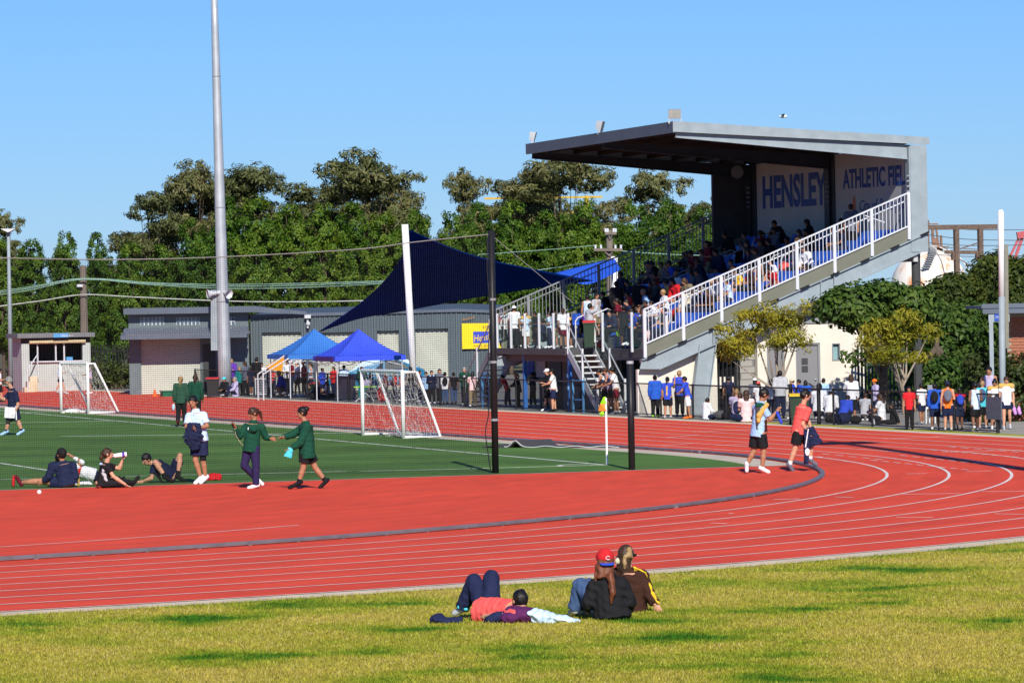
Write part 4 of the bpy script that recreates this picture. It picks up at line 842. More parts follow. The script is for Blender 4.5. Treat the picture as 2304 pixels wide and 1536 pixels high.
pn, pf = gp(908, 988), gp(817, 981); goal(pn, pf, Vector((1.0,-.05,0)), Vector((.4,0,0)), 1.77, 'white portable soccer goal nearest the black net post', 3)
pn, pf = gp(199, 932), gp(138, 931); goal(pn, pf, Vector((1.05,.05,0)), Vector((.24,0,0)), 1.72, 'white portable soccer goal farther away in front of the timing hut', 4)
a = gp(140, 931); sd = MB(); sd.ball((a.x+.35, a.y, .08), .3, 10, 6, (1.0,.5,.28)); sd.ball((a.x+.75, a.y, .06), .25, 10, 6, (1.0,.5,.2)); solo('sandbag', sd, GW, 'white weight bag lying on the foot of the far goal', 'bag', smooth=True)
# ---- chain-link fence
FX = 47.62; fy0, fy1 = 7.35, 92.5; fence = thing('chain_link_fence', 'low black chain-link fence along the outside of the track', 'fence', (FX, fy0, 0)); FH = .98
ys = list(np.arange(fy0, fy1, 2.62))
gate = (18.9, 20.9)
for i, y in enumerate(ys):
    part('post', MB().tube([(FX, y, 0), (FX, y, FH+.03)], .034 if i else .05, 8), BLACKP, fence)
    if i: part('rail', MB().tube([(FX, ys[i-1], FH), (FX, y, FH)], .022, 6), BLACKP, fence); part('bottom_rail', MB().tube([(FX, ys[i-1], .06), (FX, y, .06)], .018, 5), BLACKP, fence)
for y in gate: part('gate_post', MB().tube([(FX+.02, y, 0), (FX+.02, y, FH+.12)], .06, 8), BLACKP, fence)
fm = MB(); k = 0; st_ = .075; y = fy0
while y < fy1-1:
    strand(fm, (FX+.03, y, .05), (FX+.03, y+FH-.05, FH), .0022); strand(fm, (FX+.034, y+FH-.05, .05), (FX+.034, y, FH), .0022); y += st_
tag(part('wire_mesh', fm, BLKN, fence), kind='stuff')
# ---- marquees
def marquee(px, py, w, de, zE, zP, col, lab, bannered):
    c = gp(px, py); x0, y0 = c.x+.05, c.y; t = thing('marquee', lab, 'marquee', (x0, y0, 0), 0, 'blue pop-up marquees'); m = mat('tent_'+col[0], col[1], .7, .06, 1.5, .05, 8)
    ov = .1; cx, cy = x0+w/2, y0+de/2; n = 14; cn = [(x0-ov,y0-ov),(x0+w+ov,y0-ov),(x0+w+ov,y0+de+ov),(x0-ov,y0+de+ov)]
    mb = MB()
    for k in range(4):
        a, b = cn[k], cn[(k+1)%4]; rows = []
        for i in range(n+1):
            f_ = i/n; row = []
            for j in range(n+1):
                g_ = j/n; e = (a[0]+(b[0]-a[0])*g_, a[1]+(b[1]-a[1])*g_); zz = zE+(zP-zE)*(f_**1.35)
                sag = -.07*math.sin(math.pi*f_)*math.sin(math.pi*g_); row.append((e[0]+(cx-e[0])*f_, e[1]+(cy-e[1])*f_, zz+sag+.012*math.sin(g_*23+k)*(1-f_)))
            rows.append(row)
        mb.grid(rows)
        mb.grid([[(a[0]+(b[0]-a[0])*g_, a[1]+(b[1]-a[1])*g_, zE), (a[0]+(b[0]-a[0])*g_+.015*math.sin(g_*40), a[1]+(b[1]-a[1])*g_+.015*math.cos(g_*31), zE-.17)] for g_ in np.linspace(0, 1, 20)])
    part('canopy', mb, m, t, smooth=True)
    for k, (ax, ay) in enumerate(((x0,y0),(x0+w,y0),(x0+w,y0+de),(x0,y0+de))): part('leg', MB().tube([(ax, ay, 0), (ax, ay, zE)], .02, 6), WSTEEL, t)
    for (a, b) in (((x0,y0),(x0+w,y0)), ((x0,y0),(x0,y0+de)), ((x0+w,y0),(x0+w,y0+de)), ((x0,y0+de),(x0+w,y0+de))):
        A = Vector((*a, zE-.08)); B = Vector((*b, zE-.08)); part('truss', MB().bar(A, A.lerp(B,.5)+Vector((0,0,-.28)), .02).bar(A.lerp(B,.5)+Vector((0,0,-.28)), B, .02).bar(A+Vector((0,0,-.28)), A.lerp(B,.5), .02).bar(A.lerp(B,.5), B+Vector((0,0,-.28)), .02), WSTEEL, t)
    if bannered: part('valance_patch', MB().box(x0+w-.35, x0+w-.08, y0-ov-.03, y0-ov-.015, zE-.17, zE-.01), NAVY, t); part('valance_patch', MB().box(x0-ov-.03, x0-ov-.015, y0+.1, y0+de-.3, zE-.18, zE-.02), mat('purple_patch', (.07,.02,.2), .7), t)
    return t
marquee(651, 897, 2.75, 2.6, 1.66, 2.62, ('azure', (.035, .17, .55)), 'lighter blue pop-up marquee at left, orange banner hanging beneath', False)
marquee(757, 903, 2.5, 2.6, 1.64, 2.62, ('royal', (.04, .085, .72)), 'royal blue pop-up marquee standing in front of the teal car', True)
# orange banner and white sloping poles under the first marquee
D_ = 174; pz = MB(); a, b, c_, d_ = atD(600,826,D_), atD(636,806,D_), atD(631,836,D_), atD(606,833,D_)
pz.add([atD(598,824,D_), atD(640,800,D_), atD(634,834,D_), atD(608,832,D_), atD(598,824,D_+.05), atD(640,800,D_+.05), atD(634,834,D_+.05), atD(608,832,D_+.05)], [(0,1,2,3),(7,6,5,4),(0,4,5,1),(1,5,6,2),(2,6,7,3),(3,7,4,0)])
solo('orange_banner', pz, mat('orange_cloth', (.62,.26,.01), .8, .15), 'orange yellow banner hung slanting beside the marquee', 'banner')
for k, (x0, y0_, x1, y1_) in enumerate(((580, 842, 640, 800), (592, 842, 650, 806))):
    a = atD(x0, y0_, D_); b = atD(x1, y1_, D_); g_ = a.copy(); g_.z = 0; solo('track_starter_rail', MB().tube([g_, a, b], .03, 6), WSTEEL, ['front','rear'][k]+' white bent pipe rail sloping up under the lighter marquee', 'rail', 'bent pipe rails')
# ---- teal car parked behind the second marquee
c0 = atD(850, 884, 183); car = thing('parked_car', 'teal blue hatchback parked behind the royal blue marquee', 'car', (c0.x, c0.y, 0), -TH)
TEAL = mat('teal_car_paint', (.015, .17, .33), .25, .04, 2, spec=.6)
prof = [(-1.85,.35),(-1.9,.55),(-1.8,.75),(-1.1,.88),(-.55,1.28),(-.2,1.40),(.6,1.42),(1.2,1.33),(1.65,1.0),(1.85,.9),(1.9,.5),(1.8,.32)]
rows = []
for yy, k in ((-.8,0),(-.78,.02),(-.6,.0),(.6,0),(.78,.02),(.8,0)): pass
mb = MB(); W2 = .82
for (x_, z_) in prof:
    ins = max(0, (z_-.85))*.28; rows.append([(x_, -W2+ins, z_), (x_, W2-ins, z_)])
rows.append(rows[0]); mb.grid(rows)
mb.add([r[0] for r in rows[:-1]], [tuple(range(len(prof)))]); mb.add([r[1] for r in rows[:-1]], [tuple(range(len(prof)-1,-1,-1))]); part('body', mb, TEAL, car, world=False)
part('side_window', MB().add([(-.85,-.72-.01,.95),(-.3,-.68,1.30),(.25,-.68,1.33),(.25,-.79,.93)], [(0,1,2,3)]), DGLS, car, world=False); part('side_window', MB().add([(.32,-.79,.93),(.32,-.68,1.33),(.95,-.69,1.28),(1.3,-.765,.98)], [(0,1,2,3)]), DGLS, car, world=False)
part('windscreen', MB().add([(-1.12,-.62,.9),(-.57,-.58,1.29),(-.57,.58,1.29),(-1.12,.62,.9)], [(0,1,2,3)]), DGLS, car, world=False)
for x_ in (-1.25, 1.2):
    for s_ in (-1, 1): w_ = part('wheel', MB().tube([(x_, s_*.84, .3), (x_, s_*.64, .3)], .3, 16), BLACKP, car, world=False); part('rim', MB().tube([(x_, s_*.855, .3), (x_, s_*.835, .3)], .18, 12), GALV, w_, world=False)
part('headlight', MB().box(-1.88,-1.7,-.75,-.5,.62,.74), GALV, car, world=False); part('door_mirror', MB().box(-.75,-.6,-.95,-.82,.92,1.05), TEAL, car, world=False)
# ---- corner flag, mat, small things on the infield
a = gp(1366, 1047); fl = thing('corner_flag', 'white corner flag pole with lime and orange flag', 'flag', tuple(a)); hz = 152/104.3
part('pole', MB().tube([(a.x, a.y, 0), (a.x, a.y, hz)], .024, 8), GW, fl); lx = Vector((VX, -UX, 0)); 
def fp(px, py): d = (px-1365)/104.3; return Vector((a.x, a.y, (1047-py)/104.3))+lx*d
for nm_, pp, cc in (('flag_top', [(1359,893),(1365,892),(1366,908),(1352,908)], (.35,.75,.02)), ('flag_middle', [(1352,908),(1366,908),(1366,925),(1347,924)], (.85,.24,.03)), ('flag_bottom', [(1349,929),(1359,924),(1361,932),(1354,938)], (.35,.75,.02))):
    V = [fp(*p)+Vector((VY,-UY,0))*(.03*((i%2)*2-1)) for i, p in enumerate(pp)]; o_ = part(nm_, MB().add(V, [tuple(range(len(V)))]), mat(nm_, cc, .7, .1), fl); o_.modifiers.new('s', 'SOLIDIFY').thickness = .006
RUB = mat('rubber_mesh', (.05, .05, .055), .8, .4, 60)
P0, P1 = G(1131, 1006), G(1412, 1007); P0 = Vector((*P0, 0)); P1 = Vector((*P1, 0)); nn = Vector((-(P1-P0).y, (P1-P0).x, 0)).normalized(); rows = []
for i in range(61):
    f_ = i/60; p = P0.lerp(P1, f_); z = .03+(.15 if f_ < .18 else 0)*(1-abs(f_-.09)/.12 if abs(f_-.09) < .09 else .3)*.3+.14*math.exp(-((f_-.245)/.035)**2)+.015*math.sin(f_*30)
    wd = .9*(1-.6*f_); rows.append([p-nn*wd+Vector((0,0,z)), p+Vector((0,0,z+.01)), p+nn*wd+Vector((0,0,z))])
rm = solo('rubber_mat', MB().grid(rows), RUB, 'dark perforated rubber mat lying rumpled on the turf', 'mat'); rm.modifiers.new('s', 'SOLIDIFY').thickness = .03
link('edge_strip', MB().tube([r[0]+Vector((0,0,.015)) for r in rows[10:]], .012, 5).mesh('edge_strip'), mat('mat_edge_pale', (.5,.5,.5), .7), rm)
a = gp(88, 1112); solo('white_ball', MB().ball((a.x, a.y, .045), .045, 12, 8), GW, 'small white ball on the red apron', 'ball', smooth=True)
D_ = 150; a = atD(1762, 262, D_); sg_ = thing('seagull', 'white gull flying above the grandstand roof', 'bird', tuple(a), -TH)
part('body', MB().ball((0,0,0), .06, 8, 6, (2.2,1,1)), GW, sg_, world=False); part('wing', MB().add([(-.05,0,.02),(.06,0,.02),(.02,.25,.08),(-.12,.42,.02)], [(0,1,2,3)]), GW, sg_, world=False); part('wing', MB().add([(-.05,0,.02),(.06,0,.02),(.02,-.25,.08),(-.12,-.42,.02)], [(0,1,2,3)]), STEEL, sg_, world=False)
# ---- wheelie bins
def bin_(loc, bodyc, lidc, lab, h=.98, rz=0, w=.5):
    t = thing('wheelie_bin', lab, 'bin', loc, rz, 'wheelie bins'); m = mat('bin_'+bodyc[0], bodyc[1], .55, .06); l_ = mat('binlid_'+lidc[0], lidc[1], .5, .06)
    a = w*.42; b = w*.5; mb = MB(); mb.add([(-a,-a,.05),(a,-a,.05),(a,a,.05),(-a,a,.05),(-b,-b,h*.93),(b,-b,h*.93),(b,b,h*.93),(-b,b,h*.93)], [(0,3,2,1),(0,1,5,4),(1,2,6,5),(2,3,7,6),(3,0,4,7),(4,5,6,7)]); part('body', mb, m, t, world=False)
    part('rim', MB().box(-b-.025,b+.025,-b-.025,b+.025,h*.89,h*.935), m, t, world=False)
    part('lid', MB().prism([(-b-.03,h*.935),(b+.05,h*.935),(b+.05,h*.975),(0,h*1.02),(-b-.03,h*.97)], 0, -b-.02, b+.02), l_, t, world=False)
    for s_ in (-1, 1): part('wheel', MB().tube([(s_*a, a+.05, .1), (s_*(a+.05), a+.05, .1)], .1, 10), BLACKP, t, world=False)
    part('handle', MB().tube([(-b*.8, b+.09, h*.93), (b*.8, b+.09, h*.93)], .018, 6), m, t, world=False)
GRN = ('green', (.016,.04,.022)); p = gp(1779, 957); bin_((p.x+.35, p.y+.2, 0), GRN, ('yellow', (.75,.5,.02)), 'dark green wheelie bin with yellow lid behind the track fence', .86, -TH, .52)
p = gp(692, 898); bin_((p.x+.3, p.y, 0), GRN, ('red', (.55,.03,.03)), 'dark green wheelie bin with red lid beside the marquees', .62, -TH, .36)
p = atD(479, 892, 181); bin_((p.x, p.y, 0), ('charcoal', (.02,.022,.024)), ('red', 0), 'charcoal bin with wide red lid by the club house wall', .78, -TH, .46)
bin_((48.4, 39.15, 2.0), GRN, ('red', 0), 'dark green bin with red lid on the grandstand deck', .88, -TH, .36)
for px, py, lab in ((348, 880, 'orange traffic cone by the club house roller door'),):
    a = atD(px, py, 185); cn_ = thing('traffic_cone', lab, 'cone', (a.x, a.y, 0)); part('cone', MB().tube([(a.x,a.y,.02),(a.x,a.y,.3)], [.1,.02], 10), mat('cone_orange', (.8,.12,.02), .5), cn_); part('base', MB().box(a.x-.13,a.x+.13,a.y-.13,a.y+.13,0,.03), MATS['cone_orange'], cn_)
a = atD(377, 879, 184.5); solo('green_tub', MB().box(a.x-.25,a.x+.22,a.y-.2,a.y+.2,0,.2).box(a.x-.28,a.x+.25,a.y-.23,a.y+.23,.2,.24), mat('tub_green', (.01,.12,.06), .5), 'low green plastic tub by the club house roller door', 'tub')
# ---------------------------------------------------------------- trees and hedges
def leafmat(name, c1, c2, c3, tr=.28):
    m = bpy.data.materials.new(name); m.use_nodes = True; n, l = m.node_tree.nodes, m.node_tree.links; b = n['Principled BSDF']; b.inputs['Roughness'].default_value = .55; b.inputs['Specular IOR Level'].default_value = .25
    g = n.new('ShaderNodeNewGeometry'); tc = n.new('ShaderNodeTexCoord'); nz = n.new('ShaderNodeTexNoise'); nz.inputs['Scale'].default_value = .7; nz.inputs['Detail'].default_value = 2; l.new(tc.outputs['Object'], nz.inputs['Vector'])
    oi = n.new('ShaderNodeObjectInfo')
    cr = n.new('ShaderNodeValToRGB'); e = cr.color_ramp.elements; e[0].position = .1; e[0].color = (*c1, 1); e[1].position = .9; e[1].color = (*c3, 1); k = e.new(.5); k.color = (*c2, 1)
    mx = n.new('ShaderNodeMath'); mx.operation = 'ADD'; m1 = n.new('ShaderNodeMath'); m1.operation = 'MULTIPLY'; m1.inputs[1].default_value = .55; l.new(g.outputs['Random Per Island'], m1.inputs[0])
    m2 = n.new('ShaderNodeMath'); m2.operation = 'MULTIPLY_ADD'; m2.inputs[1].default_value = 1.3; m2.inputs[2].default_value = -.42; l.new(nz.outputs[0], m2.inputs[0]); l.new(m1.outputs[0], mx.inputs[0]); l.new(m2.outputs[0], mx.inputs[1])
    m3 = n.new('ShaderNodeMath'); m3.operation = 'MULTIPLY_ADD'; m3.inputs[1].default_value = .3; m3.inputs[2].default_value = -.15; l.new(oi.outputs['Random'], m3.inputs[0]); m4 = n.new('ShaderNodeMath'); m4.operation = 'ADD'; l.new(mx.outputs[0], m4.inputs[0]); l.new(m3.outputs[0], m4.inputs[1])
    l.new(m4.outputs[0], cr.inputs[0]); l.new(cr.outputs[0], b.inputs['Base Color'])
    t = n.new('ShaderNodeBsdfTranslucent'); l.new(cr.outputs[0], t.inputs[0]); ms = n.new('ShaderNodeMixShader'); ms.inputs[0].default_value = tr; l.new(b.outputs[0], ms.inputs[1]); l.new(t.outputs[0], ms.inputs[2]); l.new(ms.outputs[0], n['Material Output'].inputs[0]); return m
LG = leafmat('leaf_green', (.02,.062,.005), (.06,.132,.009), (.14,.205,.018)); LE = leafmat('leaf_gum', (.06,.08,.025), (.13,.145,.05), (.23,.21,.085)); LY = leafmat('leaf_yellow', (.17,.19,.014), (.31,.29,.024), (.44,.37,.04), .35); LD = leafmat('leaf_dark', (.022,.055,.009), (.055,.11,.016), (.11,.165,.028))
LH = leafmat('leaf_hedge', (.03,.05,.012), (.06,.085,.02), (.12,.10,.04)); LC = leafmat('leaf_conifer', (.03,.05,.008), (.055,.08,.012), (.10,.12,.015))
BARK = mat('bark_brown', (.10,.075,.055), .9, .3, 4, .3, 15, stretch=(1,1,.25)); BARKP = mat('bark_pale', (.30,.25,.19), .85, .25, 3, .2, 12, stretch=(1,1,.3)); BARKW = mat('bark_white', (.42,.40,.36), .8, .2, 3, .2, 12, stretch=(1,1,.3))
LDIR = None
def leaf_mesh(cl, per, sg, L, Wd, seed, droop=0.0, up=.25, squash=.75):
    """cl: clump centres (n,3); per leaves each"""
    r = np.random.default_rng(seed); n = len(cl)*per; c = np.repeat(cl, per, 0)
    d = r.normal(0, 1, (n, 3)); d /= np.linalg.norm(d, axis=1)[:, None]; rr = sg*(r.uniform(0, 1, n)**.42)[:, None]; p = c+d*rr*np.array([1, 1, squash]); 
    nr = d*.45+np.repeat(LDIR, per, 0)*.65+r.normal(0, .42, (n, 3)); nr[:, 2] += up; nr /= np.linalg.norm(nr, axis=1)[:, None]
    a = r.normal(0, 1, (n, 3)); a[:, 2] -= droop; a -= nr*(a*nr).sum(1)[:, None]; a /= np.linalg.norm(a, axis=1)[:, None]; b = np.cross(nr, a)
    s = r.uniform(.65, 1.3, n)[:, None]; V = np.stack([p-a*L*s/2, p+b*Wd*s/2+nr*.02, p+a*L*s/2, p-b*Wd*s/2+nr*.02], 1).reshape(-1, 3)
    me = bpy.data.meshes.new('foliage'); me.vertices.add(4*n); me.vertices.foreach_set('co', V.astype(np.float32).reshape(-1)); me.loops.add(4*n); me.loops.foreach_set('vertex_index', np.arange(4*n, dtype=np.int32))
    me.polygons.add(n); me.polygons.foreach_set('loop_start', np.arange(0, 4*n, 4, dtype=np.int32)); me.update(calc_edges=True); me.validate(); return me
def lobes_pts(lobes, n, seed, shell=.55):
    r = np.random.default_rng(seed); vol = np.array([l[3]*l[4]*l[5] for l in lobes]); k = r.choice(len(lobes), n, p=vol/vol.sum()); L = np.array(lobes)[k]
    d = r.normal(0, 1, (n, 3)); d /= np.linalg.norm(d, axis=1)[:, None]; rad_ = shell+(1-shell)*r.uniform(0, 1, n)**.6
    global LDIR
    LDIR = d; return L[:, :3]+d*L[:, 3:6]*rad_[:, None]
def limbs(mb, base, trunk_top, r0, targets, seed, rl=.05, bend=.4):
    r = np.random.default_rng(seed); b = Vector(base); t = Vector(trunk_top); n = 7; pts = [b.lerp(t, i/n)+Vector((r.normal(0, .05)*i/n, r.normal(0, .05)*i/n, 0)) for i in range(n+1)]
    mb.tube(pts, [r0*(1-.55*i/n) for i in range(n+1)], 8)
    for q in targets:
        q = Vector(q); f_ = r.uniform(.35, 1.0); s = pts[int(f_*n)]; m = s.lerp(q, .5)+Vector((0, 0, -bend*.3*(q-s).length*r.uniform(.2, .8))); k = 6
        mb.tube([(s*(1-u)**2+m*2*u*(1-u)+q*u*u) for u in [i/k for i in range(k+1)]], [max(.012, rl*(1-.8*i/k)*r.uniform(.9, 1.3)) for i in range(k+1)], 5)
    return mb
def make_tree(name, lab, cat, grp, lobes, ncl, per, sg, L, Wd, lm, bark, r0, th, seed, ntl=14, droop=0, rl=.07, shell=.55, up=.25):
    t = thing(name, lab, cat, (0,0,0), 0, grp); cl = lobes_pts(lobes, ncl, seed, shell); tg = cl[:ntl]
    link('trunk', limbs(MB(), (0,0,-.05), (0,0,th), r0, tg, seed, rl).mesh('trunk', smooth=True), bark, t); link('crown', leaf_mesh(cl, per, sg, L, Wd, seed, droop, up), lm, t); return t
PROTO = {}
r_ = np.random.default_rng(11)
for v in range(4):
    lo = [(0,0,4.6,1.5,1.5,2.6), (r_.uniform(-.4,.4),0,7.5,1.0,1.0,1.1)]
    for k in range(15): a_ = k*2.4+v; zz = 1.7+5.6*((k*7 % 15)/15); q = 1.75*(1-.06*(zz-4)**2*.6)*r_.uniform(.75,1.15); sz = r_.uniform(.7,1.1); lo.append((q*math.cos(a_), q*math.sin(a_), zz, sz, sz, sz*.8))
    PROTO['g%d' % v] = make_tree('leafy_tree', 'x', 'tree', None, lo, 420, 58, .36, .19, .115, LG, BARK, .2, 5.5, 20+v, 16, shell=.8, up=.45)
for v in range(3):
    lo = []; rg = np.random.default_rng(90+v)
    for k in range(15): a_ = rg.uniform(0, 6.28); q = 2.5*rg.uniform(0, 1)**.6; zz = rg.uniform(4.6, 10.6); q *= 1.0 if zz < 8.5 else .62; sz = rg.uniform(.7, 1.25); lo.append((q*math.cos(a_), q*math.sin(a_), zz, sz, sz, sz*.62))
    lo.append((.3, 0, 10.9, .9, .9, .55))
    PROTO['e%d' % v] = make_tree('gum_tree', 'x', 'tree', None, lo, 560, 22, .3, .32, .075, LE, BARK, .16, 6.0, 40+v, 22, 1.2, .045, .3, .25)
USED = set()
def put(kind, px, D, ztop, h0, w0, wpx, lab, grp, rz=None):
    """stand a copy so that its crown reaches height ztop (m) and is wpx photo pixels wide"""
    o = PROTO[kind]
    if kind in USED: o = copy_tree(o)
    USED.add(kind); b = atD(px, 800, D); s = PXM(0,0,D); o.location = (b.x, b.y, 0); o.rotation_euler = (0,0, rz if rz is not None else RNG.uniform(0, 6.28)); k = wpx/s/w0; o.scale = (k, k, ztop/h0); tag(o, lab, 'tree', grp); return o
def zof(px, py, D): return atD(px, py, D).z
GT = [(8,528,224,95),(75,533,228,105),(150,512,222,95),(222,520,226,85),(290,538,221,110),(372,545,226,110),(440,482,222,110),(520,440,228,125),(580,430,222,125),(655,452,228,125),(735,448,222,120),(800,452,228,120),(865,468,221,115),(945,462,226,110),(1020,466,222,105),(1080,452,228,115),(1150,440,222,120),(1235,468,227,110),(1322,437,222,125),(1395,500,230,90),(1440,445,222,110),(1515,436,227,120),(1590,458,222,110),(1660,470,226,110)]
AT = ['behind the pale lamp pole','left of the timber power pole','at the timber power pole','over the gap beside the hut','left of the club house roof','over the club house roof end','just left of the tall mast','just right of the tall mast','tallest in the middle of the green row','over the club house right end','over the shed left end','over the first shed door','left of the white sail post','right of the white sail post','left of the black net post','behind the black net post','right of the black net post','above the dark sail tip','left of the crossarm power pole','just right of the crossarm power pole','between the crossarm pole and the stand','above the far railing','beside the dark end wall','hidden by the grandstand back']
for i, (px, pt, D, wpx) in enumerate(GT): put('g%d' % (i*3 % 4), px, D, zof(px, pt, D), 8.75, 4.9, wpx*1.2, 'dense bright green tree '+AT[i], 'green trees behind the sheds')
for i in range(12):        # lower understorey trees that close the row
    px = 20+i*140; D = 236+(i % 3)*4; put('g%d' % (i % 4), px, D, zof(px, 585+(i*37 % 40), D), 8.75, 4.9, 150, 'lower green tree in the shaded back rank behind the sheds', 'back rank of trees')
ET = [(18,466,262,85,'thin gum tree above the pale lamp pole'),(345,428,268,150,'ragged gum tree left of the tall mast'),(450,352,274,150,'spreading gum tree right behind the tall mast'),(585,360,270,180,'broad olive gum tree right of the tall mast'),(690,408,276,170,'low brownish gum tree in the middle of the row'),(830,326,268,190,'tallest gum tree of the row, left of the white sail post'),(1060,372,272,110,'sparse gum tree above the black net post'),(1165,400,276,170,'brown gum tree left of the roof corner'),(1280,330,270,210,'dark gum tree under the roof overhang'),(1490,372,274,150,'gum tree with bare limbs below the roof'),(1400,440,280,120,'grey green gum tree beyond the crossarm pole'),(1640,430,272,120,'reddish gum tree beside the dark end wall'),(510,376,278,150,'gum tree hidden by the top of the tall mast'),(760,400,274,140,'gum tree left of the tallest one'),(890,392,278,130,'gum tree right of the tallest one'),(400,415,276,130,'gum tree between the ragged one and the mast'),(1225,372,278,150,'gum tree touching the far roof corner')]
for i, (px, pt, D, wpx, lab) in enumerate(ET): put('e%d' % (i % 3), px, D, zof(px, pt, D), 11.6, 5.4, wpx*1.6, lab, 'gum trees behind the green row')
# yellow-green small trees in front of the stand
def small(px, D, lab, seed, lobes):
    t = make_tree('small_tree', lab, 'tree', 'yellow green trees by the fence', lobes, 150, 27, .25, .16, .042, LY, BARKP, .075, 1.2, seed, 10, .9, .036, .2, .15); b = atD(px, 880, D); t.location = (b.x, b.y, 0); t.rotation_euler = (0,0,-TH); return t
k = 1/77.0
def lobes_px(cx, ybase, L, D): s = PXM(0,0,D); return [((x-cx)/s, dy, (ybase-y)/s, rx/s, rx/s*.9, ry/s) for x, y, dy, rx, ry in L]
yb1 = 945
# crowns follow the photograph: broad, open, drooping
small(1747, 135.5, 'small yellow green tree growing in front of the stand beam', 61, lobes_px(1747, yb1, [(1730,700,0,45,22),(1680,715,.2,38,20),(1655,770,-.3,38,22),(1780,730,.2,45,22),(1800,700,-.2,40,18),(1700,745,.3,40,20),(1760,765,-.4,50,22),(1650,800,.3,30,14),(1810,770,.2,30,18),(1630,745,0,24,16),(1835,735,0,22,16),(1690,790,-.2,30,14),(1745,725,.4,40,18)], 135.5))
small(2034, 137.5, 'small yellow green tree growing right of the white block', 62, lobes_px(2034, 940, [(2040,725,0,40,22),(1985,745,.2,42,22),(1960,775,-.3,30,18),(2080,755,.2,40,20),(2030,770,.3,50,22),(1990,805,-.4,45,14),(2060,810,.4,40,12),(2095,735,-.2,25,14)], 137.5))
# dark green trees behind
def dark(px, D, L, lab, seed, lm=LD, per=52, ncl=210, bk=BARK):
    t = make_tree('fig_tree', lab, 'tree', 'dark trees right of the stand', lobes_px(px, FPX*CH/D+YH-.0184*(px-1152), L, D), ncl, per, .42, .2, .11, lm, bk, .16, 2.2, seed, 16, .3, .07, .5, .3); b = atD(px, 880, D); t.location = (b.x, b.y, 0); t.rotation_euler = (0,0,-TH); return t
dark(1990, 139.6, [(1930,683,0,62,38),(1990,672,.4,60,34),(1880,690,-.2,36,26),(2055,688,.4,58,36),(1935,715,0,50,20),(2010,735,.5,60,34),(1924,795,.6,22,16),(2095,700,.6,40,36)], 'round dark green tree touching the stand beam', 71)
dark(2090, 153, [(2085,718,0,78,42),(2140,735,.3,70,48),(2060,740,-.2,60,50),(2130,780,.4,70,50)], 'dark green tree behind the second yellow tree', 72)
dark(2190, 156, [(2190,725,0,70,45),(2230,745,.3,55,55),(2150,780,-.3,70,60),(2200,810,.2,60,50)], 'dark green tree behind the away team sign', 73)
dark(2110, 147, [(2110,850,0,80,40),(2050,855,.5,60,40),(2170,850,.3,60,45),(1990,860,.8,40,40)], 'dark shrub thicket behind the right hand group', 74, ncl=230)
dark(2240, 190, [(2240,612,0,48,42),(2240,660,0,60,50)], 'domed clipped conifer left of the grey pole', 75, LC)
dark(2310, 188, [(2310,625,0,55,45),(2300,670,0,60,45)], 'domed clipped conifer at the right edge', 76, LC)
dark(2150, 186, [(2155,650,0,48,30),(2120,665,0,40,25)], 'yellowish clipped shrub below the gas tank', 77, LC)
hb = atD(2262, 880, 127); hl = [((x-2262)/82, dy, z, .62, .5, .5) for x in range(2215, 2345, 25) for dy in (0, .7) for z in (.5, 1.0, 1.45)]
hg = thing('hedge', 'reddish green hedge behind the girls at the right edge', 'hedge', (hb.x+.4, hb.y+.8, 0), -TH); link('foliage', leaf_mesh(lobes_pts(hl, 330, 81, .6), 40, .25, .13, .08, 81), LH, hg); link('stems', MB().box(-.5, 1.2, .2, .5, 0, .9).mesh('stems'), BARK, hg)
# green palisade with shadow painted into its colour behind the white block, low scrub beside the club house
pf_ = thing('palisade_fence', 'green palisade fence coloured dark for shadow behind the small yellow tree', 'fence', (atD(1990,880,144).x, atD(1990,880,144).y, 0), -TH); PG = mat('palisade_shadow_green', (.006,.03,.023), .5, .1)
for k in range(14):
    x_ = -.8+k*.11; part('pale', MB().box(x_-.03, x_+.03, -.02, .02, .05, 2.0+.0*k), PG, pf_, world=False)
part('rail', MB().box(-.85, .75, .02, .06, .4, .46), PG, pf_, world=False); part('rail', MB().box(-.85, .75, .02, .06, 1.7, 1.76), PG, pf_, world=False)
sb = atD(250, 880, 204); hl = [(x_, 0, z_, .5, .4, .35) for x_ in np.linspace(-1.2, 1.0, 6) for z_ in (.3, .8)]
sc = thing('shrub', 'low yellowish scrub between the hut and the club house', 'shrub', (sb.x, sb.y, 0), -TH); link('foliage', leaf_mesh(lobes_pts(hl, 90, 83, .4), 36, .3, .2, .06, 83), LC, sc); link('stems', MB().box(-.8, .6, -.05, .05, 0, .5).mesh('stems'), BARK, sc)
pf2 = thing('palisade_fence', 'dark palisade fence between the hut and the club house', 'fence', (atD(247,880,207).x, atD(247,880,207).y, 0), -TH)
for k in range(22): x_ = -1.4+k*.13; part('pale', MB().box(x_-.025, x_+.025, -.02, .02, .05, 1.9), BLACKP, pf2, world=False)
part('rail', MB().box(-1.45, 1.5, .02, .06, 1.6, 1.66), BLACKP, pf2, world=False)
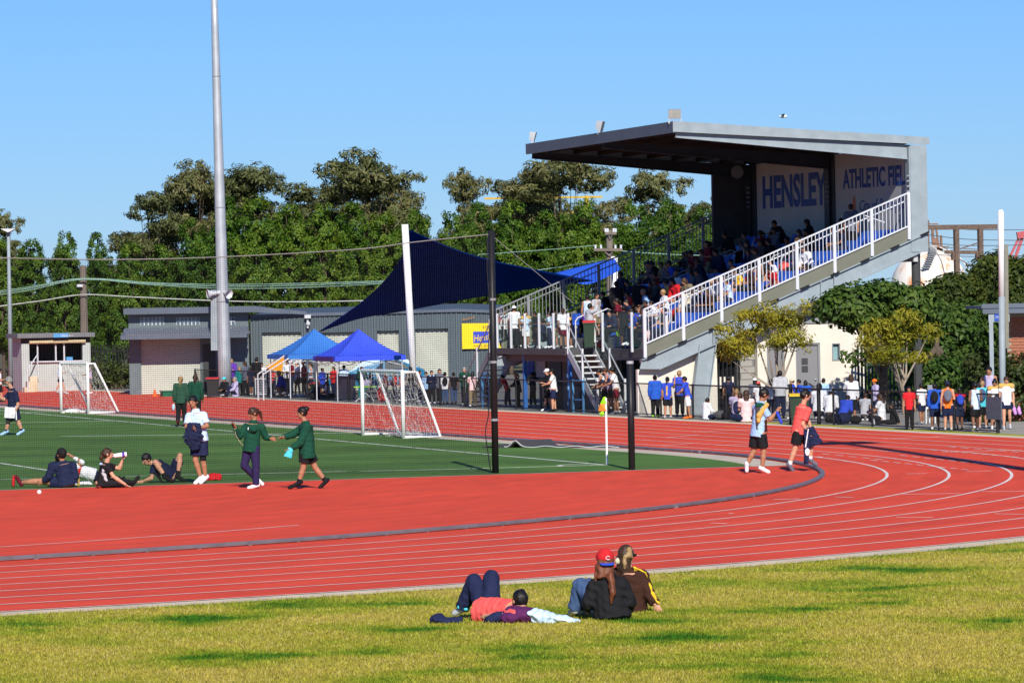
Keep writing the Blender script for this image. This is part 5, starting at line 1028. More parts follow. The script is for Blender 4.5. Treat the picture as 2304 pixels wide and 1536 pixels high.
# ---------------------------------------------------------------- people: continuous surfaces grown from a posed skeleton
def v3(*a): return np.array(a, dtype=np.float64)
def _grid(lo, hi, vox):
    n = np.maximum(4, np.ceil((hi-lo)/vox).astype(int)+1); return n
def sdf_mesh(prims, vox, wr=0.0, seed=0):
    """prims: ('c',A,B,ra,rb[,k]) round cone, ('f',...) flat-ended cone, ('e',C,R3,radii[,k]) ellipsoid, ('t',A,B,(a0,b0),(a1,b1),right[,k]) elliptic tube; a leading '-' cuts"""
    los, his = [], []
    for p in prims:
        if p[0][0] == '-': continue
        if p[0] == 'e': r = max(p[3]); los.append(p[1]-r); his.append(p[1]+r)
        elif p[0] == 't': r = max(p[3]+p[4]); los.append(np.minimum(p[1], p[2])-r); his.append(np.maximum(p[1], p[2])+r)
        else: r = max(p[3], p[4]); los.append(np.minimum(p[1], p[2])-r); his.append(np.maximum(p[1], p[2])+r)
    mg = vox*2.5+.004; lo = np.min(los, 0)-mg; hi = np.max(his, 0)+mg; n = _grid(lo, hi, vox); F = np.full(n, .3, np.float32)
    ax = [lo[i]+vox*np.arange(n[i]) for i in range(3)]
    for p in prims:
        op = p[0]; neg = op[0] == '-'; op = op.lstrip('-')
        if op == 'e': r = max(p[3]); a, b = p[1]-r, p[1]+r; k = p[4] if len(p) > 4 else .012
        elif op == 't': r = max(p[3]+p[4]); a, b = np.minimum(p[1], p[2])-r, np.maximum(p[1], p[2])+r; k = p[6] if len(p) > 6 else .02
        else: r = max(p[3], p[4]); a, b = np.minimum(p[1], p[2])-r, np.maximum(p[1], p[2])+r; k = p[5] if len(p) > 5 else .016
        m = max(k, vox*2)+.012; i0 = np.clip(np.floor((a-m-lo)/vox).astype(int), 0, n-1); i1 = np.clip(np.ceil((b+m-lo)/vox).astype(int)+1, 1, n)
        if (i1 <= i0).any(): continue
        X, Y, Z = np.meshgrid(ax[0][i0[0]:i1[0]], ax[1][i0[1]:i1[1]], ax[2][i0[2]:i1[2]], indexing='ij')
        if op == 'e':
            R = p[2]; dx, dy, dz = X-p[1][0], Y-p[1][1], Z-p[1][2]; q = 0
            for j in range(3): q = q+((dx*R[j][0]+dy*R[j][1]+dz*R[j][2])/p[3][j])**2
            d = (np.sqrt(q)-1)*min(p[3])
        else:
            A, B = p[1], p[2]; AB = B-A; L = max(np.linalg.norm(AB), 1e-6); u = AB/L; dx, dy, dz = X-A[0], Y-A[1], Z-A[2]; h = (dx*u[0]+dy*u[1]+dz*u[2])/L
            if op == 'c': t = np.clip(h, 0, 1); d = np.sqrt((dx-t*AB[0])**2+(dy-t*AB[1])**2+(dz-t*AB[2])**2)-(p[3]+(p[4]-p[3])*t)
            elif op == 'f':
                t = np.clip(h, 0, 1); rd = np.sqrt(np.maximum((dx-h*AB[0])**2+(dy-h*AB[1])**2+(dz-h*AB[2])**2, 0))-(p[3]+(p[4]-p[3])*t); d = np.maximum(rd, np.maximum(-h, h-1)*L)
            else:
                rt = p[5]-u*np.dot(p[5], u); rt /= np.linalg.norm(rt); fw = np.cross(u, rt); t = np.clip(h, 0, 1); a_ = p[3][0]+(p[4][0]-p[3][0])*t; b_ = p[3][1]+(p[4][1]-p[3][1])*t
                qa = dx*rt[0]+dy*rt[1]+dz*rt[2]; qb = dx*fw[0]+dy*fw[1]+dz*fw[2]; d = np.maximum((np.sqrt((qa/a_)**2+(qb/b_)**2)-1)*np.minimum(a_, b_), np.maximum(-h, h-1)*L)
        S = F[i0[0]:i1[0], i0[1]:i1[1], i0[2]:i1[2]]
        if neg: S[...] = np.maximum(S, -d)
        else:
            hh = np.clip(.5+.5*(S-d)/k, 0, 1); S[...] = S*(1-hh)+d*hh-k*hh*(1-hh)
    if wr:
        X, Y, Z = np.meshgrid(*ax, indexing='ij'); q = seed*1.7; F += (wr*(np.sin(X*31+Z*23+q)*np.sin(Y*37-Z*41+q*2)+.6*np.sin(X*61-Y*53+Z*17+q)+.5*np.sin(Z*67+X*13+q))).astype(np.float32)
    return nets(F, lo, vox)
def nets(F, lo, vox):
    S = F < 0; n = np.array(F.shape); c = n-1
    cs = [S[i:c[0]+i, j:c[1]+j, k:c[2]+k] for i in (0,1) for j in (0,1) for k in (0,1)]
    sm = sum(x.astype(np.int8) for x in cs); act = (sm > 0) & (sm < 8); ii = np.argwhere(act); m = len(ii); idx = np.full(c, -1, np.int32); idx[act] = np.arange(m)
    acc = np.zeros((m, 3)); cnt = np.zeros(m)
    for a in range(3):
        o = [0, 1]; b, d = (a+1) % 3, (a+2) % 3
        for p in o:
            for q in o:
                s = ii.copy(); s[:, b] += p; s[:, d] += q; e = s.copy(); e[:, a] += 1; f0 = F[tuple(s.T)]; f1 = F[tuple(e.T)]; k = (f0 < 0) != (f1 < 0)
                t = f0/(f0-f1+1e-12); pt = s.astype(float); pt[:, a] += t; acc[k] += pt[k]; cnt[k] += 1
    V = lo+vox*(acc/np.maximum(cnt, 1)[:, None]); Q = []
    for a in range(3):
        b, d = (a+1) % 3, (a+2) % 3; sl0 = [slice(1, None)]*3; s0 = [slice(1, c[x]) for x in range(3)]; s0[a] = slice(0, c[a]); s1 = list(s0); s1[a] = slice(1, c[a]+1)
        A, B = S[tuple(s0)], S[tuple(s1)]; e = np.argwhere(A != B)
        if not len(e): continue
        off = np.ones(3, int); off[a] = 0; e = e+off; flip = S[tuple(e.T)]
        def C(p, q): s = e.copy(); s[:, b] -= p; s[:, d] -= q; return idx[tuple(s.T)]
        q = np.stack([C(1,1), C(0,1), C(0,0), C(1,0)], 1); q[~flip] = q[~flip][:, ::-1]; Q.append(q)
    return V, (np.concatenate(Q) if Q else np.zeros((0, 4), int))
def npmesh(name, parts_):
    vs = []; qs = []; o = 0
    for V, Q in parts_: vs.append(V); qs.append(Q+o); o += len(V)
    V = np.concatenate(vs); Q = np.concatenate(qs); me = bpy.data.meshes.new(name); me.vertices.add(len(V)); me.vertices.foreach_set('co', V.astype(np.float32).reshape(-1)); me.loops.add(len(Q)*4); me.loops.foreach_set('vertex_index', Q.astype(np.int32).reshape(-1))
    me.polygons.add(len(Q)); me.polygons.foreach_set('loop_start', np.arange(0, len(Q)*4, 4, dtype=np.int32)); me.update(calc_edges=True); me.polygons.foreach_set('use_smooth', np.ones(len(Q), bool)); return me
ARMS = {'down': ((.03,-.01,-.175), (.035,.03,-.32)), 'bent': ((.03,-.02,-.17), (-.02,.12,-.15)), 'fold': ((.03,.03,-.17), (-.13,.11,-.15)), 'rail': ((.05,.09,-.14), (-.02,.22,-.17)), 'face': ((.03,.08,-.13), (-.07,.13,.02)), 'up': ((.06,.06,.02), (.06,.12,.17)), 'out': ((.09,.08,-.1), (.12,.2,-.08)), 'knee': ((.02,.09,-.15), (-.03,.2,-.18)), 'back': ((.05,-.07,-.15), (.07,-.12,-.30)), 'hip': ((.10,-.02,-.15), (.01,.03,-.24)), 'front': ((.02,.08,-.15), (-.05,.2,-.10)), 'floor': ((.05,-.08,-.15), (.06,-.14,-.33))}
def skeleton(h, facing, pose='stand', aL='down', aR='down', lean=0.0, turn=0.0, nod=0.0, step=.0, seat=0.0, side=0.0):
    f = rad(facing); fw = v3(math.cos(f), math.sin(f), 0); rt = v3(math.sin(f), -math.cos(f), 0); up = v3(0, 0, 1); J = {}
    ln = rad(lean); sp = up*math.cos(ln)+fw*math.sin(ln)+rt*side
    sp /= np.linalg.norm(sp); sf = fw*math.cos(ln)-up*math.sin(ln); hp = {'stand': .52, 'walk': .515, 'sit': seat/h+.055, 'cross': .07, 'knees': .07, 'legs': .065, 'crouch': .2, 'kneel': .25}[pose]
    P_ = up*hp*h; J['P'] = P_; J['N'] = P_+sp*.325*h; J['fw'], J['rt'], J['sp'], J['sf'] = fw, rt, sp, sf
    tf = f+rad(turn); hf = v3(math.cos(tf), math.sin(tf), 0); hr = v3(math.sin(tf), -math.cos(tf), 0); hn = rad(nod)
    hu = up*math.cos(hn)+hf*math.sin(hn); hff = hf*math.cos(hn)-up*math.sin(hn); J['hf'], J['hr'], J['hu'] = hff, hr, hu; J['H'] = J['N']+(sp*.5+hu*.5)*.088*h+hff*.012*h
    for s, nm, arm in ((1, 'R', aR), (-1, 'L', aL)):
        S = J['N']+rt*s*.1*h-sp*.028*h; J['S'+nm] = S; e, w_ = (ARMS[arm] if isinstance(arm, str) else arm)
        cv = lambda q: S+(rt*s*q[0]+sf*q[1]+sp*q[2])*h
        J['E'+nm] = cv(e); J['W'+nm] = cv(w_)
        hip = P_+rt*s*.052*h; J['h'+nm] = hip
        if pose in ('stand', 'walk'):
            st = step*s; J['k'+nm] = hip-up*.235*h+fw*(st*.55+.012)*h+rt*s*.004*h; an = hip*v3(1,1,0)+up*.045*h+fw*st*h+rt*s*.01*h
            if pose == 'walk' and st < 0: an = an+up*.05*h; J['k'+nm] = J['k'+nm]+fw*.03*h
            J['a'+nm] = an; J['t'+nm] = an+fw*.1*h-up*(.03*h if not (pose == 'walk' and st < 0) else .06*h)
        elif pose == 'sit':
            J['k'+nm] = hip+fw*.235*h+up*.01*h+rt*s*.02*h; an = J['k'+nm]-up*.235*h+fw*.02*h; J['a'+nm] = an; J['t'+nm] = an+fw*.1*h-up*.03*h
        elif pose == 'cross': J['k'+nm] = hip+fw*.13*h+rt*s*.19*h+up*.03*h; J['a'+nm] = P_+fw*.2*h-rt*s*.05*h-up*.03*h; J['t'+nm] = J['a'+nm]-rt*s*.09*h
        elif pose == 'knees': J['k'+nm] = hip+fw*.17*h+up*.2*h+rt*s*.02*h; J['a'+nm] = hip+fw*.27*h-up*.03*h; J['t'+nm] = J['a'+nm]+fw*.1*h-up*.02*h
        elif pose == 'legs': J['k'+nm] = hip+fw*.24*h+up*.01*h+rt*s*.02*h; J['a'+nm] = hip+fw*.47*h-up*.02*h; J['t'+nm] = J['a'+nm]+fw*.02*h+up*.09*h
        elif pose == 'kneel': J['k'+nm] = hip+fw*.1*h-up*.2*h; J['a'+nm] = hip-up*.21*h-fw*.12*h; J['t'+nm] = J['a'+nm]-fw*.08*h-up*.02*h
        else: J['k'+nm] = hip+fw*.2*h+up*.05*h+rt*s*.06*h; J['a'+nm] = hip+fw*.08*h-up*.16*h; J['t'+nm] = J['a'+nm]+fw*.1*h-up*.02*h
    return J
def hand_prims(W_, E_, fwd, h, curl=.6, nm='R', openh=False):
    d = W_-E_; d /= np.linalg.norm(d)+1e-9; sidev = np.cross(d, fwd); sidev /= np.linalg.norm(sidev)+1e-9; pn = np.cross(sidev, d); k = h/1.65; pl = []
    pc = W_+d*.045*k; pl.append(('e', pc, [sidev, d, pn], (.038*k, .05*k, .017*k), .01))
    for i, (o, l) in enumerate(((-.028,.06), (-.0095,.07), (.0095,.066), (.027,.052))):
        a = W_+d*.08*k+sidev*o*k; b = a+d*l*.5*k+pn*curl*.2*l*k; c_ = b+(d*(1-curl*.6)+pn*curl)*l*.5*k; pl += [('c', a, b, .0085*k, .008*k, .004), ('c', b, c_, .008*k, .0065*k, .004)]
    th = W_+d*.03*k-sidev*.03*k; t2 = th+d*.03*k-sidev*.025*k+pn*.01*k; pl += [('c', th, t2, .011*k, .009*k, .006), ('c', t2, t2+d*.028*k+pn*.01*k, .009*k, .007*k, .005)]
    return pl
def lerp(a, b, t): return a+(b-a)*t
def person(label, loc, J, h, skin, top, bot, hair, shoes, vox=.021, group=None, fat=1.0, extras=(), cat='person', near=False, cap=None, wr=0.0, gen=0, clothname=('top', 'trousers'), female=False):
    """top=(mat,type,sleeve 0..2)  bot=(mat,type,len 0..2)  hair=(mat,style)  shoes=(mat, sockmat)"""
    t = thing('person', label, 'person', loc, -TH, group); g = h*fat; rt, fw, sp = J['rt'], J['fw'], J['sp']; P_, N_ = J['P'], J['N']; H = J['H']; hf, hr, hu = J['hf'], J['hr'], J['hu']; HR = [hr, hf, hu]
    B = []
    B += [('t', P_-sp*.03*h, lerp(P_, N_, .45), (.085*g, .062*g), (.076*g, .056*g), rt, .03), ('t', lerp(P_, N_, .35), lerp(P_, N_, .93), (.074*g, .056*g), (.088*g, .058*g), rt, .03), ('c', J['SL'], J['SR'], .035*g, .035*g, .03), ('c', lerp(J['hL'], P_, .1), lerp(J['hR'], P_, .1), .066*g, .066*g, .03)]
    B += [('c', N_-sp*.02*h, H-hu*.045*h, .034*h, .03*h, .02), ('e', H+hu*.008*h, HR, (.047*h, .058*h, .064*h), .01), ('e', H-hu*.03*h+hf*.018*h, HR, (.036*h, .036*h, .036*h), .012), ('c', H+hf*.056*h+hu*.004*h, H+hf*.067*h-hu*.014*h, .007*h, .009*h, .01)]
    for s in (1, -1): B.append(('e', H+hr*s*.048*h-hu*.004*h, HR, (.008*h, .012*h, .018*h), .006))
    hands = []
    for nm in 'LR':
        S, E_, W_ = J['S'+nm], J['E'+nm], J['W'+nm]; B += [('c', S, E_, .029*g, .0225*g), ('c', E_, lerp(E_, W_, .35), .0225*g, .0235*g), ('c', lerp(E_, W_, .3), W_, .0235*g, .0155*h)]
        d = (W_-E_)/(np.linalg.norm(W_-E_)+1e-9)
        if near: hands += hand_prims(W_, E_, fw, h, .7, nm)
        else: B += [('c', W_, W_+d*.06*h, .019*h, .016*h, .01)]
        hp, kn, an, to = J['h'+nm], J['k'+nm], J['a'+nm], J['t'+nm]; m_ = lerp(kn, an, .3)
        B += [('c', hp, kn, .051*g, .034*g, .02), ('c', kn, m_, .0325*g, .0335*g, .012), ('c', m_, an, .0335*g, .021*h, .012), ('c', an-(to-an)*.2, to, .021*h, .018*h, .01)]
    parts_ = [sdf_mesh(B, vox)]
    if near:
        for nm in 'LR': parts_.append(sdf_mesh(hand_prims(J['W'+nm], J['E'+nm], fw, h, .7, nm), .0055))
    bd = link('body', npmesh('body', parts_), skin, t)
    # ---- top
    if top:
        m, ty, sl = top; th = {'tee': .012, 'jumper': .02, 'jacket': .026, 'singlet': .008, 'hood': .026, 'polo': .013}[ty]*h; hemz = {'tee': -.06, 'jumper': -.05, 'jacket': -.085, 'singlet': -.06, 'hood': -.06, 'polo': -.06}[ty]
        ld = sp
        T = [('t', P_+sp*hemz*h, lerp(P_, N_, .5), (.096*g+th, .076*g+th), (.08*g+th, .062*g+th), rt, .025), ('t', lerp(P_, N_, .4), lerp(P_, N_, .9), (.078*g+th, .06*g+th), (.088*g+th*.8, .058*g+th), rt, .025)]
        if ty != 'singlet': T += [('c', J['SL']+sp*.0*h, J['SR']+sp*.0*h, .034*g+th*.9, .034*g+th*.9, .025), ('t', N_-sp*.04*h, N_+sp*(.022 if ty in ('jacket', 'jumper', 'polo') else .008)*h, (.06*h, .05*h), (.038*h+th*.3, .038*h+th*.3), rt, .02)]
        else: T += [('c', lerp(J['SL'], J['SR'], .22), lerp(J['SL'], J['SR'], .78), .036*g+th, .036*g+th, .02)]
        for nm in 'LR':
            S, E_, W_ = J['S'+nm], J['E'+nm], J['W'+nm]
            if sl > 0:
                e1 = lerp(S, E_, min(sl, 1)*.98); T.append(('c' if sl >= 1 else 'f', S, e1, .031*g+th*.9, (.029*g+th*1.0 if sl < 1 else .0235*g+th*.9), .016))
                if sl > 1: T.append(('f', E_-(W_-E_)*.05, lerp(E_, W_, (sl-1)*.98), .0235*g+th*.9, .018*h+th*.75, .012))
        if ty == 'hood': T.append(('e', N_-fw*.05*h+sp*.01*h, [rt, fw, sp], (.06*h, .035*h, .035*h), .02))
        if female: T.append(('e', lerp(P_, N_, .68)+J['sf']*.045*h, [rt, fw, sp], (.07*h, .035*h+th, .04*h), .03))
        o = link(clothname[0], npmesh('top', [sdf_mesh(T, vox*.9, wr, gen)]), m, t)
    # ---- bottoms
    if bot:
        m, ty, ln = bot; th = {'shorts': .014, 'trousers': .013, 'leggings': .005, 'skirt': .012}[ty]*h
        T = [('t', P_-sp*.045*h, P_+sp*.07*h, (.084*g+th*.7, .064*g+th*.7), (.078*g+th*.4, .058*g+th*.4), rt, .02)]
        if ty == 'skirt': T.append(('t', P_+v3(0,0,.03*h), P_-v3(0,0,.03*h)-v3(0,0,.14*h*ln), (.09*g+th, .07*g+th), (.13*g, .11*g), rt, .01))
        else:
            for nm in 'LR':
                hp, kn, an = J['h'+nm], J['k'+nm], J['a'+nm]; k1 = lerp(hp, kn, min(ln, 1)); fl = .018*h if ty == 'shorts' else 0
                T.append(('f' if ln < 1 else 'c', hp, k1, .057*g+th*.8, lerp(.055*g, .036*g, min(ln, 1))+th+fl*.6, .018))
                if ln > 1: T.append(('f', kn-(an-kn)*.06, lerp(kn, an, (ln-1)), .036*g+th, (.031*g if ty == 'trousers' else .026*g)+th*.9, .012))
        link(clothname[1], npmesh('bottoms', [sdf_mesh(T, vox*.9, wr*.8, gen+3)]), m, t)
    # ---- shoes and socks
    if shoes:
        m, sk = shoes
        for nm in 'LR':
            an, to, kn = J['a'+nm], J['t'+nm], J['k'+nm]; d = to-an
            link('shoe', npmesh('shoe', [sdf_mesh([('c', an-d*.3-v3(0,0,.004*h), to, .026*h, .023*h, .01), ('c', an, an+(kn-an)*.06, .026*h, .025*h, .01)], min(vox, .016))]), m, t)
            if sk is not None: link('sock', npmesh('sock', [sdf_mesh([('f', an, lerp(an, kn, .28), .025*h, .028*h)], min(vox, .016))]), sk, t)
    # ---- hair
    if hair:
        m, stl = hair; Hh = [('e', H+hu*.014*h-hf*.004*h, HR, (.053*h, .064*h, .066*h), .012)]; cut = [('-e', H-hu*.034*h+hf*.062*h, HR, (.057*h, .058*h, .058*h)), ('-e', H-hu*.08*h+hf*.035*h, HR, (.08*h, .05*h, .05*h))]
        if stl == 'bun': Hh.append(('e', H+hu*.045*h-hf*.062*h, HR, (.03*h, .03*h, .03*h), .01))
        ext = []
        if stl == 'pony': ext = [('c', H+hu*.02*h-hf*.06*h, H-hu*.03*h-hf*.085*h, .022*h, .022*h), ('c', H-hu*.03*h-hf*.085*h, H-hu*.12*h-hf*.075*h, .021*h, .009*h)]
        if stl == 'long': ext = [('t', H+hu*.0*h-hf*.025*h, H-hu*.14*h-hf*.035*h, (.055*h, .04*h), (.05*h, .024*h), hr, .02)]
        if stl == 'braid': ext = [('c', H-hf*.05*h, H-hu*.08*h-hf*.07*h, .02*h, .018*h), ('c', H-hu*.08*h-hf*.07*h, H-hu*.3*h-hf*.06*h, .018*h, .008*h)]
        if stl != 'none': link('hair', npmesh('hair', [sdf_mesh(Hh+cut+ext, min(vox*.75, .015), .0022*h, gen)]), m, t)
    if cap:
        m, stl = cap; C_ = [('e', H+hu*.022*h, HR, (.057*h, .068*h, .062*h)), ('-e', H-hu*.06*h, HR, (.2*h, .2*h, .068*h))]
        bd_ = hf if stl in ('cap', 'hat') else -hf
        if stl in ('cap', 'back'): C_.append(('t', H+hu*.012*h+bd_*.03*h, H+hu*.02*h+bd_*.03*h+hu*.001*h, (.05*h, .085*h), (.045*h, .08*h), hr, .004))
        if stl == 'hat': C_.append(('t', H+hu*.012*h, H+hu*.02*h, (.1*h, .11*h), (.095*h, .105*h), hr, .004))
        link('cap', npmesh('cap', [sdf_mesh(C_, min(vox*.7, .014))]), m, t)
    for nm_, pr, m in extras: link(nm_, npmesh(nm_, [sdf_mesh(pr, min(vox, .016), wr, gen+5)]), m, t)
    if near:
        for s in (1, -1): link('eye', MB().ball(tuple(H+hf*.052*h+hr*s*.019*h+hu*.006*h), .0065*h, 6, 5).mesh('eye', smooth=True), BLACKP, t)
    return t
SK = {'a': mat('skin_light', (.52, .27, .17), .55, .06, 8, spec=.3), 'b': mat('skin_tan', (.36, .17, .095), .55, .06, 8, spec=.3), 'c': mat('skin_brown', (.20, .09, .05), .55, .06, 8, spec=.3), 'd': mat('skin_dark', (.085, .04, .024), .55, .06, 8, spec=.3)}
HA = {'k': mat('hair_black', (.008, .0065, .006), .45, .3, 14, .3, 60), 'b': mat('hair_brown', (.045, .022, .012), .5, .3, 14, .3, 60), 'y': mat('hair_blonde', (.30, .19, .085), .5, .3, 14, .3, 60), 'r': mat('hair_auburn', (.14, .04, .015), .5, .3, 14, .3, 60), 'g': mat('hair_grey', (.25, .24, .23), .6, .3, 14)}
FAB = {}
for nm_, c in dict(white=(.74,.75,.78), black=(.012,.012,.014), navy=(.012,.018,.05), red=(.55,.02,.025), blue=(.02,.09,.45), sky=(.33,.52,.78), pale=(.50,.64,.82), grey=(.42,.43,.46), dkgrey=(.06,.06,.065), green=(.008,.06,.035), green2=(.025,.075,.045), purple=(.025,.018,.07), violet=(.12,.04,.35), brown=(.045,.018,.012), yellow=(.75,.48,.03), gold=(.55,.36,.10), cream=(.55,.50,.36), orange=(.75,.16,.02), aqua=(.08,.55,.65), teal=(.01,.22,.22), maroon=(.14,.01,.025), pink=(.72,.5,.5), coral=(.75,.10,.09), lime=(.25,.65,.03), jeans=(.05,.09,.19), slate=(.12,.13,.17), denim=(.015,.02,.06), plum=(.09,.018,.085), royal=(.03,.07,.5), khaki=(.2,.16,.1), mauve=(.42,.38,.58)).items(): FAB[nm_] = mat('cloth_'+nm_, c, .85, .13, 9, .25, 45, spec=.15)
# ---------------------------------------------------------------- the people, near ones first
def ov(J, ax, ay, k):
    s = PXM(ax, ay)
    for n, q in k.items(): J[n] = v3((q[0]-ax)/s, q[2] if len(q) > 2 else 0.0, (ay-q[1])/s)
    sp = J['N']-J['P']; sp /= np.linalg.norm(sp); J['sp'] = sp; rt = J['SR']-J['SL']; rt -= sp*np.dot(rt, sp); rt /= np.linalg.norm(rt); J['rt'] = rt; J['sf'] = np.cross(sp, rt)
    return J
def hframe(J, ang, nod=0):
    a = rad(ang); hf = v3(math.cos(a), math.sin(a), 0); J['hr'] = v3(math.sin(a), -math.cos(a), 0); n = rad(nod); J['hu'] = v3(0,0,1)*math.cos(n)+hf*math.sin(n); J['hf'] = hf*math.cos(n)-v3(0,0,1)*math.sin(n); return J
def held(name, prims, m, label, cat, ax, ay, vox=.012, wr=0, seed=1, z=0, group=None):
    """a thing placed in the image-aligned local frame of a ground spot"""
    b = G(ax, ay); V, Q = sdf_mesh(prims, vox, wr, seed); o = link(name, npmesh(name, [(V, Q)]), m); o.location = (b[0], b[1], z); o.rotation_euler = (0,0,-TH); return tag(o, label, cat, group)
def lp(ax, ay, x, y, d=0.0): s = PXM(ax, ay); return v3((x-ax)/s, d, (ay-y)/s)
def L0(ax, ay): b = G(ax, ay); return (b[0], b[1], .012)
VX_ = .0115
# girl with phone
A = (572, 1099); J = skeleton(1.62, 225); ov(J, *A, dict(P=(567,1008), N=(573,950), H=(573,931), SR=(556,962,.03), ER=(541,983,-.05), WR=(533,962,-.15), SL=(591,963,-.03), EL=(600,985,0), WL=(611,988,-.03), hR=(560,1010,.05), kR=(550,1048,.02), aR=(579,1080,.12), tR=(590,1091,.1), hL=(575,1010,-.03), kL=(577,1050,-.05), aL=(576,1093,-.05), tL=(560,1098,-.07))); hframe(J, 205, 22)
p_ = person('girl in green jumper and navy trousers looking down at her phone', L0(*A), J, 1.6, SK['b'], (FAB['green'],'jumper',1.95), (FAB['purple'],'trousers',1.96), (HA['b'],'pony'), (FAB['white'],None), VX_, None, .95, [('collar', [('t', J['N']-v3(0,0,.03), J['N']+v3(0,0,.035), (.075,.07), (.06,.06), J['rt'])], FAB['green']), ('badge', [('e', lp(*A,566,967,-.115), [v3(1,0,0),v3(0,1,0),v3(0,0,1)], (.03,.012,.035))], FAB['coral']), ('shirt_front', [('e', lp(*A,562,966,-.10), [v3(1,0,0),v3(0,1,0),v3(0,0,1)], (.016,.014,.05))], FAB['white'])], near=True, wr=.0022, gen=1, female=True)
held('phone', [('e', lp(*A,529,955,-.17), [v3(.9,0,.4),v3(0,1,0),v3(-.4,0,.9)], (.035,.012,.07))], FAB['black'], 'dark phone held up by the girl in green jumper', 'phone', *A, vox=.007)
solo('earphone_cord', MB().tube([Vector(from_cam(0,0)+(0,)) if False else Vector((L0(*A)[0]+lp(*A,x,y,d)[0]*math.cos(TH)+d*math.sin(TH), L0(*A)[1]-lp(*A,x,y,d)[0]*math.sin(TH)+d*math.cos(TH), lp(*A,x,y,d)[2])) for x, y, d in ((530,960,-.17),(535,980,-.17),(545,996,-.15),(550,1001,-.12))], .004, 4), FAB['cream'], 'thin pale cord hanging from the phone', 'cord')
# girl with bun
A = (690, 1100); J = skeleton(1.66, 180); ov(J, *A, dict(P=(692,1016), N=(691,952), H=(683,930), SL=(693,962,-.12), EL=(679,997,-.17), WL=(658,1008,-.17), SR=(688,961,.11), ER=(661,978,.13), WR=(641,984,.12), hL=(689,1022,-.06), kL=(683,1054,-.06), aL=(672,1087,-.06), tL=(652,1097,-.07), hR=(697,1022,.06), kR=(710,1054,.06), aR=(733,1085,.06), tR=(719,1099,.06))); hframe(J, 185, 5)
person('girl with hair bun in dark green jacket and black shorts walking', L0(*A), J, 1.64, SK['b'], (FAB['green'],'jacket',1.95), (FAB['black'],'shorts',.62), (HA['k'],'bun'), (FAB['black'],FAB['black']), VX_, None, 1.0, [('collar', [('t', J['N']-v3(0,0,.03), J['N']+v3(0,0,.04), (.08,.075), (.062,.062), J['rt'])], FAB['green'])], near=True, wr=.0022, gen=2)
held('paper_bag', [('t', lp(*A,657,1006,-.19), lp(*A,650,1027,-.19), (.05,.03), (.085,.035), v3(1,0,.3))], FAB['aqua'], 'small mint green bag in the hand of the girl with bun', 'bag', *A, vox=.008, wr=.002)
# boy in pale blue polo
A = (452, 1089); J = skeleton(1.78, 245); ov(J, *A, dict(P=(450,983), N=(443,925), H=(438,905,-.03), SR=(428,937,0), ER=(422,962,-.12), WR=(434,962,-.24), SL=(461,935,-.03), EL=(469,960,-.1), WL=(449,962,-.25), hR=(443,988), kR=(441,1036,-.04), aR=(452,1076,.0), tR=(440,1087,-.12), hL=(457,988), kL=(458,1036,-.02), aL=(462,1076,.05), tL=(452,1086,-.08))); hframe(J, 250, 8)
person('boy in pale blue polo and navy shorts holding a dark jacket', L0(*A), J, 1.76, SK['b'], (FAB['pale'],'polo',.75), (FAB['denim'],'shorts',.8), (HA['k'],'short'), (FAB['white'],None), VX_, None, .95, [('collar', [('t', J['N']-v3(0,0,.03), J['N']+v3(0,0,.03), (.085,.08), (.07,.07), J['rt'])], FAB['pale']), ('inner_shorts', [('f', J['hL'], lerp(J['hL'], J['kL'], 1.05), .085, .06)], FAB['black'])], near=True, wr=.002, gen=3)
held('dark_jacket', [('t', lp(*A,441,950,-.26), lp(*A,438,985,-.24), (.13,.06), (.20,.07), v3(1,0,0)), ('t', lp(*A,436,982,-.24), lp(*A,444,1010,-.2), (.19,.07), (.09,.05), v3(1,0,0))], FAB['navy'], 'navy jacket bundled in the arms of the boy in pale blue', 'jacket', *A, wr=.006)
# seated group on the apron
A = (145, 1098); J = skeleton(1.75, 120, 'legs'); ov(J, *A, dict(P=(150,1083), N=(142,1042), H=(140,1024), SL=(120,1050,-.04), EL=(110,1073,-.06), WL=(96,1083,-.03), SR=(163,1050,.05), ER=(170,1075,.0), WR=(160,1088,.0), hL=(143,1087,0), kL=(92,1083,.08), aL=(44,1085,.12), tL=(35,1072,.12), hR=(155,1087,.12), kR=(128,1078,.38), aR=(110,1084,.5), tR=(104,1069,.5))); hframe(J, 118, 0)
person('man in black cap and navy top sitting with one leg stretched left', L0(*A), J, 1.72, SK['b'], (FAB['navy'],'jumper',1.9), (FAB['navy'],'shorts',.55), (HA['k'],'short'), (FAB['maroon'],None), VX_, None, 1.12, [('shoe_flash', [('c', lp(*A,30,1072,.12), lp(*A,28,1090,.12), .03, .035)], FAB['red'])], near=True, wr=.003, gen=4, cap=(FAB['black'],'cap'))
A2 = (180, 1088); J = skeleton(1.7, 160); ov(J, *A2, dict(P=(200,1070,.35), N=(160,1056,.32), H=(130,1034,.3), SL=(165,1058,.2), EL=(184,1042,.2), WL=(160,1028,.22), SR=(160,1062,.45), ER=(150,1080,.45), WR=(140,1086,.4), hL=(203,1072,.3), kL=(236,1084,.5), aL=(256,1087,.65), tL=(262,1080,.65), hR=(203,1076,.42), kR=(240,1086,.7), aR=(262,1087,.85), tR=(270,1082,.85))); hframe(J, 120, -20)
